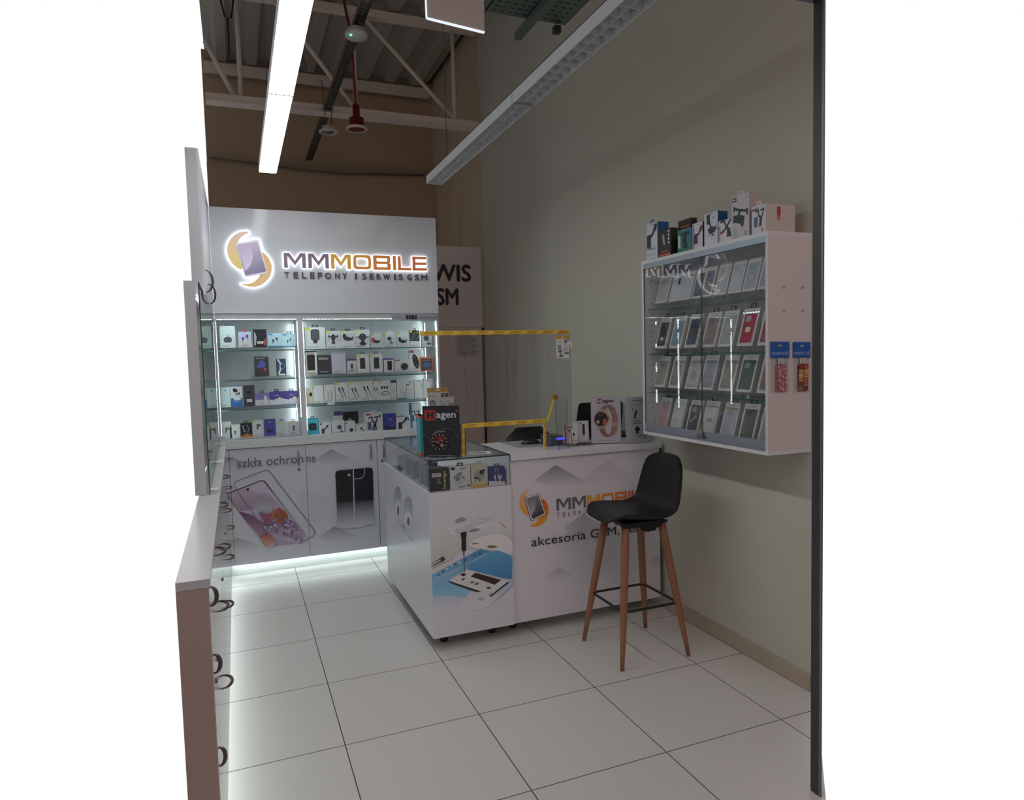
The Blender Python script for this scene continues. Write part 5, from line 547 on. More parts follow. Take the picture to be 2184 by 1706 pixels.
# ---------------------------------------------------------------- run of units along the left
LW = (206, 204, 206)
t = thing('drawer_cabinet', 'white drawer cabinet run along the left edge with bow handles', 'cabinet', (-.17, 3.7, 0))
def rel4(b): b.T = Matrix.Translation((.17, -3.7, 0))
b = MB(); rel4(b); b.box(-.18, -.119, 2.02, 5.466, .1, 1.02, LW, 'laminate'); b.build('body', t)
b = MB(); rel4(b); b.box(-.18, -.1005, 2.008, 2.0195, .001, 1.02, (186, 160, 152), 'laminate'); b.build('end_panel', t)  # end panel's brown tint stands for shade, as it faces away from lamps
b = MB(); rel4(b); b.box(-.175, -.15, 2.04, 5.466, .001, .1, LW, 'laminate'); b.build('plinth', t)
b = MB(); rel4(b); b.box(-.1395, -.1325, 2.1, 5.45, .092, .0985, (255, 255, 255), 'led_floor'); b.build('floor_light', t)
def bow(b, y, z, x, vert, out=.032, L=.055, c=(120, 112, 108)):
    pts = []
    for i in range(9):
        a = math.pi*i/8; o = x+math.sin(a)*out; s = -math.cos(a)*L; pts.append((o, y+(0 if vert else s), z+(s if vert else 0)))
    b.tube(pts, [.003, .004, .0055, .006, .006, .006, .0055, .004, .003], c, 'metal', n=8)
ys = [2.04, 2.2, 3.05, 3.9, 4.75, 5.46]
for k in range(5):
    y0, y1 = ys[k]+.002, ys[k+1]-.002
    for j, (z0, z1) in enumerate(((.1, .378), (.382, .618), (.622, .858), (.862, 1.018))):
        b = MB(); rel4(b); b.box(-.1185, -.1, y0, y1, z0, z1, LW, 'white_gloss'); d = b.build('drawer', t)
        if j == 0 and k: continue
        b = MB(); rel4(b); bow(b, (y0+y1)/2-(.0 if k else 0), {0: .30, 1: .48, 2: .76, 3: .96}[j], -.1, k == 0, .016 if k == 0 else .032, .028 if k == 0 else .055); b.build('handle', d)
        if j == 2:
            b = MB(); rel4(b); b.tube([(-.1, y0+.1, .70), (-.094, y0+.1, .70)], .008, (150, 140, 130), 'metal', n=10); b.build('lock', d)
b = MB(); b.box(-.18, -.094, 2.008, 5.452, 1.021, 1.045, LW, 'laminate'); tag(b.build('worktop'), 'narrow white worktop on the drawer run at the left edge', 'worktop')
t = thing('glass_showcase', 'tall glass fronted showcase along the left edge, seen nearly edge on', 'showcase', (-.18, 4.1, 1.046))
def rel5(b): b.T = Matrix.Translation((.18, -4.1, -1.046))
b = MB(); rel5(b); b.box(-.195, -.185, 3.3, 5.44, 1.046, 1.99, (200, 210, 208), 'laminate')
for y in (3.3, 4.2, 5.1): b.box(-.185, -.15, y, y+.016, 1.046, 1.99, LW, 'laminate')
b.box(-.185, -.132, 5.43, 5.446, 1.046, 1.99, LW, 'laminate'); b.build('body', t)
for z in (1.27, 1.49, 1.71): b = MB(); rel5(b); b.box(-.184, -.15, 3.32, 5.42, z-.006, z, (230, 250, 246), 'glass', 'glass', (60, 110, 100)); b.build('glass_shelf', t)
for y0, y1 in ((3.305, 4.195), (4.205, 5.095), (5.105, 5.425)):
    b = MB(); rel5(b); b.box(-.138, -.133, y0, y1, 1.052, 1.985, (230, 250, 246), 'glass_pane', 'film', (40, 86, 80)); d = b.build('glass_door', t)
    b = MB(); rel5(b); b.tube([(-.138, y0+.02, 1.062), (-.098, y0+.02, 1.062)], .0085, (236, 238, 240), 'plastic', n=12); b.build('knob', d)
strip((-.1848, 3.35, 1.98), (-.1848, 5.4, 1.98), 60, (1, 0, 0), 'led_strip', t, rel5)
t = thing('upper_cupboard', 'white upper cupboard with bow handles beside the lit logo', 'cupboard', (-.18, 4.3, 1.992))
def rel6(b): b.T = Matrix.Translation((.18, -4.3, -1.992))
b = MB(); rel6(b); b.box(-.195, -.146, 4.0, 5.445, 1.992, 2.755, LW, 'laminate'); b.build('body', t)
for y0, y1, hy in ((4.0, 4.318, 4.1), (4.322, 5.445, 4.55)):
    b = MB(); rel6(b); b.box(-.1455, -.132, y0, y1, 1.994, 2.753, (214, 214, 220), 'laminate'); d = b.build('door', t)
    b = MB(); rel6(b); bow(b, hy, 2.075 if hy < 4.3 else 2.045, -.132, True, .036, .06, (96, 92, 94)); b.build('handle', d)

# ---------------------------------------------------------------- partition with SERWIS GSM behind the display
t = thing('partition_panel', 'tall grey partition panel lettered SERWIS GSM behind the display cabinet', 'partition', (1.95, 6.85, 0))
b = MB(); b.T = Matrix.Translation((-1.95, -6.85, 0)); b.box(1.45, 2.435, 6.85, 6.87, 1.93, 2.765, (222, 210, 208), 'card'); b.box(1.45, 2.425, 6.85, 6.87, 0.002, 1.925, (222, 204, 200), 'card'); b.build('panel', t)
b = MB(); b.T = Matrix.Translation((-1.95, -6.85, 0)); b.box(2.436, 2.448, 6.845, 6.875, 1.93, 2.765, (206, 196, 180), 'card'); b.box(2.436, 2.452, 6.842, 6.876, .002, 1.925, (30, 20, 18), 'card'); b.build('edge_strip', t)
b = MB(); b.T = Matrix.Translation((-1.95, -6.85, 0)); b.frame((0, 6.85, 0), (1, 0, 0), (0, 0, 1)); b.layer = 4
b.text('SERWIS', 1.53, 2.41, .165, (28, 26, 32), w=.79, bold=.007); b.text('GSM', 1.80, 2.165, .165, (28, 26, 32), w=.375, bold=.007); b.build('lettering', t)
b = MB(); b.frame((0, 6.848, 0), (1, 0, 0), (0, 0, 1)); b.prism([(2.13, 1.62), (2.41, 1.62), (2.41, 1.86), (2.13, 1.86)], 0, .001, (206, 194, 192), 'card'); b.layer = 5
for i in range(9): b.rect(2.15, 1.835-i*.024, 2.15+.24*(.7+.3*((i*37) % 10)/10), 1.842-i*.024, (96, 86, 90))
tag(b.build('notice_sheet'), 'printed notice sheet stuck on the grey partition panel', 'notice')
# ---------------------------------------------------------------- boxed products
def icon(b, kind, cx, cy, s, c=(34, 35, 40)):
    L = lambda pts, w, col=c: b.line([(cx+x*s, cy+y*s) for x, y in pts], w*s, col)
    Pp = lambda pts, col=c: b.art([(cx+x*s, cy+y*s) for x, y in pts], col)
    E = lambda x, y, rx, ry, col=c, rot=0: b.ell(cx+x*s, cy+y*s, rx*s, ry*s, col, rot=rot)
    if kind == 'pad':
        b.rrect(cx-.3*s, cy-.3*s, cx+.3*s, cy+.5*s, .16*s, c); b.rrect(cx-.24*s, cy-.24*s, cx+.24*s, cy+.44*s, .12*s, tuple(min(255, v+28) for v in c)); Pp([(-.16, -.3), (.16, -.3), (.12, -.5), (-.12, -.5)])
    elif kind == 'mount':
        E(0, .12, .22, .3); L([(-.42, .22), (-.1, .2), (.1, .2), (.42, .22)], .1); L([(-.42, .34), (-.42, .1)], .09); L([(.42, .34), (.42, .1)], .09); Pp([(-.08, -.15), (.08, -.15), (.2, -.5), (-.2, -.5)]); E(0, .14, .1, .12, (80, 82, 90))
    elif kind == 'round':
        E(0, .15, .3, .3); E(0, .15, .17, .17, (96, 98, 106)); E(0, .15, .12, .12); L([(-.5, .15), (.5, .15)], .07); Pp([(-.08, -.12), (.08, -.12), (.28, -.42), (-.28, -.42)]); E(0, -.42, .28, .1)
    elif kind == 'arm':
        Pp([(-.45, .05), (-.2, .3), (-.1, .1), (.3, -.02), (.48, .15), (.42, -.2), (.05, -.28), (-.3, -.2)]); E(-.3, .15, .14, .2)
    elif kind == 'holder':
        b.rrect(cx-.42*s, cy-.5*s, cx-.08*s, cy+.12*s, .1*s, c); L([(-.18, .0), (.05, .1), (.22, .38)], .14); E(.27, .38, .12, .2, rot=-.5)
    elif kind == 'flip':
        b.rrect(cx-.3*s, cy+.05*s, cx-.06*s, cy+.5*s, .08*s, c); L([(-.1, .2), (0, -.15)], .1); Pp([(-.22, -.2), (0, -.05), (.35, -.15), (.3, -.35), (-.1, -.4)]); L([(.1, -.2), (.42, -.1)], .05); L([(.1, -.28), (.42, -.22)], .05); L([(.05, -.36), (.2, -.5)], .06)
    elif kind == 'clip':
        L([(-.42, .38), (-.15, .42), (.05, .05), (.3, -.1)], .12); L([(.38, .4), (.1, .1), (-.2, -.15), (-.4, -.2)], .12); Pp([(.1, -.05), (.35, -.1), (.45, -.48), (.08, -.48)]); L([(-.42, -.22), (-.25, -.12)], .1, (190, 50, 60))
    elif kind == 'tablet':
        L([(-.42, .42), (-.05, .3), (.48, .18)], .12); L([(-.42, .5), (-.42, .3)], .1); L([(.48, .28), (.48, .02)], .1); Pp([(-.45, .12), (.2, .02), (.3, -.06), (.22, -.5), (.1, -.5), (.05, -.36), (-.38, -.22), (-.48, -.25)]); L([(0, .3), (-.1, .05)], .14)
    elif kind == 'hook':
        L([(-.38, .42), (-.15, .48), (-.1, .1), (.05, .05), (.2, .1), (.32, .48), (.05, .44)], .1); Pp([(0, .08), (.2, .08), (.12, -.5), (-.08, -.5)]); b.rrect(cx-.5*s, cy-.5*s, cx-.2*s, cy+.1*s, .05*s, (92, 98, 140))
    elif kind == 'buds':
        E(-.2, -.05, .12, .16, rot=.4); L([(-.2, -.1), (-.26, -.36)], .08); E(.2, .18, .12, .15, rot=-.4); L([(.22, .1), (.28, -.14)], .08)
    elif kind == 'blackbuds':
        E(-.12, .15, .26, .22); E(-.2, .3, .2, .14); E(.02, -.28, .12, .1); E(.28, -.2, .1, .14)
    elif kind == 'cable':
        for o in (-.18, .12): L([(o-.08, .38), (o, .1)], .13); L([(o, .1), (o+.26, -.55)], .055)
    elif kind == 'cablew':
        for o in (-.15, .15): L([(o, .4), (o, .15)], .09, (190, 194, 200)); L([(o, .15), (o, -.45)], .04, (70, 74, 84))
    elif kind == 'plugs':
        for i in range(3): b.rrect(cx+(-.36+i*.24)*s, cy+.18*s, cx+(-.2+i*.24)*s, cy+.45*s, .03*s, c)
        L([(-.42, -.3), (-.1, -.05), (.3, -.1), (.4, -.25), (-.1, -.42), (-.42, -.3)], .06)
    elif kind == 'phone': b.rrect(cx-.24*s, cy-.5*s, cx+.24*s, cy+.5*s, .05*s, c)
    elif kind == 'oval': b.art([(cx+s*(.2*math.cos(a)-.3*math.sin(a)*.35-.0), cy+s*(.5*math.sin(a)+.03*math.cos(a))) for a in [2*math.pi*i/20 for i in range(20)]], c); E(-.07, .3, .07, .09, (80, 84, 92)); E(.1, -.3, .07, .09, (80, 84, 92))
    elif kind == 'disc': E(0, 0, .34, .32); E(.02, .02, .26, .24, (74, 84, 88)); Pp([(-.2, .05), (.2, .2), (.22, .05), (-.1, -.2)], (34, 38, 44))
    elif kind == 'gun': Pp([(-.28, .38), (.1, .42), (.42, .2), (.36, .05), (.02, .05), (-.06, -.45), (-.28, -.4), (-.2, .0)])
    elif kind == 'plug': Pp([(-.14, .32), (.18, .32), (.14, -.05), (.1, -.42), (-.06, -.42), (-.12, -.05)])
    elif kind == 'dome': E(0, -.12, .46, .34); L([(-.1, .18), (-.1, .42), (.1, .42), (.1, .18)], .05, (176, 150, 140)); Pp([(-.42, -.3), (.42, -.3), (.34, -.46), (-.34, -.46)])
    elif kind == 'camera': b.rrect(cx-.42*s, cy-.4*s, cx+.42*s, cy+.42*s, .2*s, c); E(0, 0, .3, .3, (22, 22, 26)); E(0, 0, .14, .14, (70, 74, 84))
    elif kind == 'watch':
        b.rrect(cx-.2*s, cy-.5*s, cx+.2*s, cy+.5*s, .1*s, c); E(0, 0, .34, .34); E(0, 0, .24, .24, (60, 78, 110))
    elif kind == 'stand': E(-.1, .18, .3, .28); L([(.05, .0), (.2, -.38)], .09); E(.16, -.42, .28, .09)
    elif kind == 'case': b.rrect(cx-.42*s, cy-.3*s, cx+.42*s, cy+.3*s, .25*s, (92, 96, 102)); b.rrect(cx-.34*s, cy-.22*s, cx+.34*s, cy+.22*s, .18*s, c)
def smalltext(b, x0, x1, y, n=2, c=(120, 124, 132), h=.0022, gap=.006):
    for i in range(n): b.rect(x0, y-i*gap, x0+(x1-x0)*(1-.22*(i % 2)), y-i*gap+h, c)
def hanger(w, h, d, col, wide=.34, parent=None, mat='plastic', tall=.018):
    b = MB(); b.frame((0, -d/2+.002, h), (1, 0, 0), (0, 0, 1)); s = w*wide; tp = tall
    o = [(-s/2, -.002), (s/2, -.002), (s*.42, tp), (-s*.42, tp)]; i = [(-s*.3, .004), (s*.3, .004), (s*.24, tp-.005), (-s*.24, tp-.005)]
    for k in range(4): b.prism([o[k], o[(k+1) % 4], i[(k+1) % 4], i[k]], -.0006, .0006, col, mat)
    return b.build('hanger', parent)
def product(name, label, cat, loc, w, h, d, col, art=None, hang=None, group=None, rotz=0, tilt=0, side=None, mat='card', sticker=None, big=False):
    b = MB()
    b.box(-w/2, w/2, -d/2, d/2, 0, h, side or col, mat, skip='-y'); b.frame((0, -d/2, 0), (1, 0, 0), (0, 0, 1)); b.layer = 0
    b.rect(-w/2, 0, w/2, h, col, mat); b.layer = 1
    if art: art(b, w, h)
    if sticker: b.rect(-w*.22, h*.2, w*.25, h*.34, (236, 238, 240)); smalltext(b, -w*.18, w*.2, h*.3, 2, (150, 152, 158))
    o = b.build(name, None, loc=loc, rotz=rotz, tilt=tilt); o.rotation_mode = 'XYZ'
    if rotz and tilt: o.rotation_euler = (Matrix.Rotation(rotz, 3, 'Z') @ Matrix.Rotation(tilt, 3, 'X')).to_euler()
    tag(o, label, cat, group)
    if hang: hanger(w, h, d, hang, .42 if big else .34, o, tall=.024 if big else .018)
    return o
YT = (214, 208, 40); WH = (216, 220, 220)
def ar(kind, s=.62, cy=.52, c=(34, 35, 40), tagc=None, lines=True, band=None, top=None, cx=0, half=None, brand=None, extra=None, badge=None):
    def f(b, w, h):
        m = min(w, h)
        if half: b.rect(-w/2, h*half[0], w/2, h*half[1], half[2])
        if band: b.rect(-w/2, 0, w/2, h*band[0], band[1])
        if top: b.rect(-w/2, h*(1-top[0]), w/2, h, top[1])
        if tagc: b.rect(-w*.46, h*.87, -w*.26, h*.985, tagc)
        if badge: b.rect(-w*.45, h*.86, -w*.45+w*.3, h*.95, badge)
        if lines: smalltext(b, -w*.4, w*.2, h*.1, 2)
        if kind: icon(b, kind, cx*w, h*cy, m*s*1.25 if h > w*1.3 and kind in ('phone', 'oval', 'cable', 'cablew') else m*s, c)
        if brand: b.text(brand[0], 0, h*brand[1], h*brand[2], brand[3], align='c')
        if extra: extra(b, w, h)
    return f
ROWZ = {}
def niche(tab, specs, floorz):
    for nm, x, w, h, z in tab:
        sp = specs[nm]; r = 'r1' if z > 1.68 else 'r2' if z > 1.48 else 'r3' if z > 1.25 else 'r4'
        zz = floorz[r]
        if nm in ('38', '39'): y = 5.72; h += z-zz-.002
        elif nm == '10': y = 5.60; h = .188
        else: y = 5.60
        lo, hi = (-.121, .443) if x < .46 else (.493, 1.542)
        x = min(max(x, lo+w/2), hi-w/2)
        d = sp.get('d', .035); k = dict(sp); k.pop('d', None); lab = k.pop('label'); nme = k.pop('name', 'accessory_box'); ca = k.pop('cat', 'box'); g = k.pop('group', None)
        col = k.pop('col', WH); dz = k.pop('tiltd', 0)
        product(nme, lab, ca, (x, y+d/2, zz+.0005+(d/2*math.sin(-dz) if dz else 0)), w, h, d, col, tilt=dz, group=g or {'r1': 'boxes on the top glass shelf', 'r2': 'boxes on the second glass shelf', 'r3': 'boxes on the third glass shelf', 'r4': 'boxes on the cabinet floor'}[r], **k)
G = (196, 202, 204); TEAL = (44, 160, 180); PUR = (88, 74, 150); DK = (40, 42, 48)
def purple(b, w, h):
    b.art([(-w/2, h), (-w/2, h*.42), (w*.1, h*.3), (w/2, h*.5), (w/2, h)], (84, 72, 150)); b.ell(w*.2, h*.42, w*.16, h*.14, (226, 228, 234), rot=.5); b.line([(w*.2, h*.4), (w*.1, h*.12)], w*.07, (226, 228, 234)); b.ell(-w*.05, h*.36, w*.1, h*.1, (226, 228, 234)); b.rect(-w*.12, h*.68, w*.16, h*.72, (200, 200, 220))
def dkart(c2, c3=None):
    def f(b, w, h):
        b.ell(w*.05, h*.62, w*.22, h*.2, c2, rot=.4); b.ell(-w*.2, h*.5, w*.16, h*.1, c2); smalltext(b, -w*.4, w*.3, h*.92, 2, (190, 192, 200))
        if c3: b.ell(w*.22, h*.34, w*.1, h*.08, c3)
    return f
SL = {
'a': dict(label='clear white box with a dark round dome pictured, far left of the top shelf', art=ar('dome', .6, .42, (66, 76, 84)), hang=(90, 100, 104), col=(204, 222, 222)),
'b': dict(label='white and violet earphone box with a red hanging tab', art=ar('buds', .8, .6, (92, 70, 130), half=(.55, 1, (196, 206, 232)), lines=True, brand=('lenovo', .18, .07, (190, 60, 90))), hang=(196, 50, 80)),
'c': dict(label='shiny black box with a white sticker between earphone boxes', col=(46, 50, 54), mat='film', sticker=1, d=.05, art=lambda b, w, h: (b.art([(-w*.42, h*.9), (-w*.25, h*.6), (-w*.34, h*.1), (-w*.44, h*.1)], (190, 200, 205)), b.rect(w*.3, h*.1, w*.44, h*.45, (200, 80, 60)))),  # pale streak is a highlight painted on the black box
'd': dict(label='pale blue earbud box beside the shiny black box', art=ar('buds', .62, .5, (52, 58, 66), half=(0, 1, (190, 226, 234)), band=(.08, (40, 130, 170)), badge=(60, 150, 200), lines=False)),
'e': dict(label='pale blue earbud box at the right end beside the light strip', art=ar('buds', .5, .45, (52, 58, 66), half=(0, 1, (190, 226, 234)), band=(.06, (40, 130, 170)), badge=(60, 150, 200), lines=False), hang=(60, 70, 80)),
'f': dict(label='dark box with blue and orange art on the near empty shelf', col=(52, 42, 56), art=dkart((70, 90, 180), (200, 80, 50)), tiltd=-.12),
'g': dict(label='small navy box with a white arc on the near empty shelf', col=(36, 60, 92), art=lambda b, w, h: (b.line([(-w*.3, h*.95), (-w*.05, h*.7), (-w*.1, h*.35), (-w*.3, h*.1)], w*.16, (230, 234, 240)), b.ell(w*.15, h*.55, w*.24, h*.2, (70, 130, 170)), b.ell(w*.15, h*.55, w*.17, h*.14, (36, 60, 92)), b.rect(-w*.3, 0, w*.4, h*.1, (226, 230, 232))), tiltd=-.12),
'h': dict(label='pale blister box with a small black bud, third shelf far left', col=(200, 224, 226), art=ar('plug', .3, .85, (40, 44, 48), lines=True)),
'i': dict(label='white and blue box with black earbuds pictured', art=ar('blackbuds', .8, .7, (24, 26, 30), band=(.4, (40, 110, 180)), top=(.04, (40, 110, 180)), lines=False, brand=('Earphones', .2, .06, (220, 230, 240)), extra=lambda b, w, h: b.rect(-w*.25, h*.3, w*.35, h*.42, (220, 228, 234)))),
'j': dict(label='black upright box with an oval case pictured and a sticker', col=(58, 60, 64), sticker=1, art=ar('case', .8, .66, (30, 32, 36), lines=False)),
'k': dict(label='faded violet earbud box, leftmost of the three violet ones', col=(222, 222, 232), art=lambda b, w, h: (b.rect(-w/2, h*.45, w/2, h, (132, 126, 190)), b.ell(w*.25, h*.45, w*.12, h*.35, (236, 236, 242)), b.ell(0, h*.3, w*.13, h*.12, (226, 226, 236))), hang=(60, 64, 72)),
'l': dict(label='deep violet earbud box in the middle of the three violet ones', col=(226, 228, 236), art=purple, hang=(40, 44, 60)),
'm': dict(label='blue violet earbud box beside the vertical light strip', col=(222, 224, 236), art=purple, hang=(40, 70, 72)),
'n': dict(label='pale box with a grey charger gun shape, bottom far left', art=ar('gun', .75, .5, (82, 84, 88), lines=False), col=(206, 210, 210)),
'o': dict(label='small white box with a yellow tag and a dark car plug', art=ar('plug', .55, .42, (60, 62, 66), tagc=YT, lines=False)),
'p': dict(label='glossy black box with an orange base on the cabinet floor', col=(38, 38, 42), mat='film', d=.05, art=lambda b, w, h: (b.art([(-w/2, 0), (w/2, 0), (w/2, h*.12), (0, h*.26), (-w/2, h*.1)], (196, 110, 56)), [b.ell(-w*.3+q*w*.05, h*(.8-.13*q), w*.07, w*.05, (220, 224, 226)) for q in range(4)], b.line([(w*.05, h*.85), (w*.2, h*.6), (w*.1, h*.3)], w*.09, (120, 124, 128))), hang=(40, 40, 44)),
'q': dict(label='white box with a yellow tag and a purple grey car charger', art=ar('gun', .62, .6, (82, 74, 92), tagc=YT)),
'r': dict(label='violet blue box with a black round mount in the left niche', col=(66, 70, 158), art=ar('arm', .6, .3, (24, 24, 32), lines=False, brand=('3mk', .8, .08, (210, 212, 235)))),
's': dict(label='plain pale box with a yellow tag under a purple hanger', art=ar(None, tagc=YT), hang=(104, 66, 150), col=(206, 214, 212)),
't': dict(label='white box with a blue cylinder pictured, beside the light strip', art=ar('plug', .7, .5, (84, 100, 140), tagc=YT), hang=(70, 76, 84)),
}
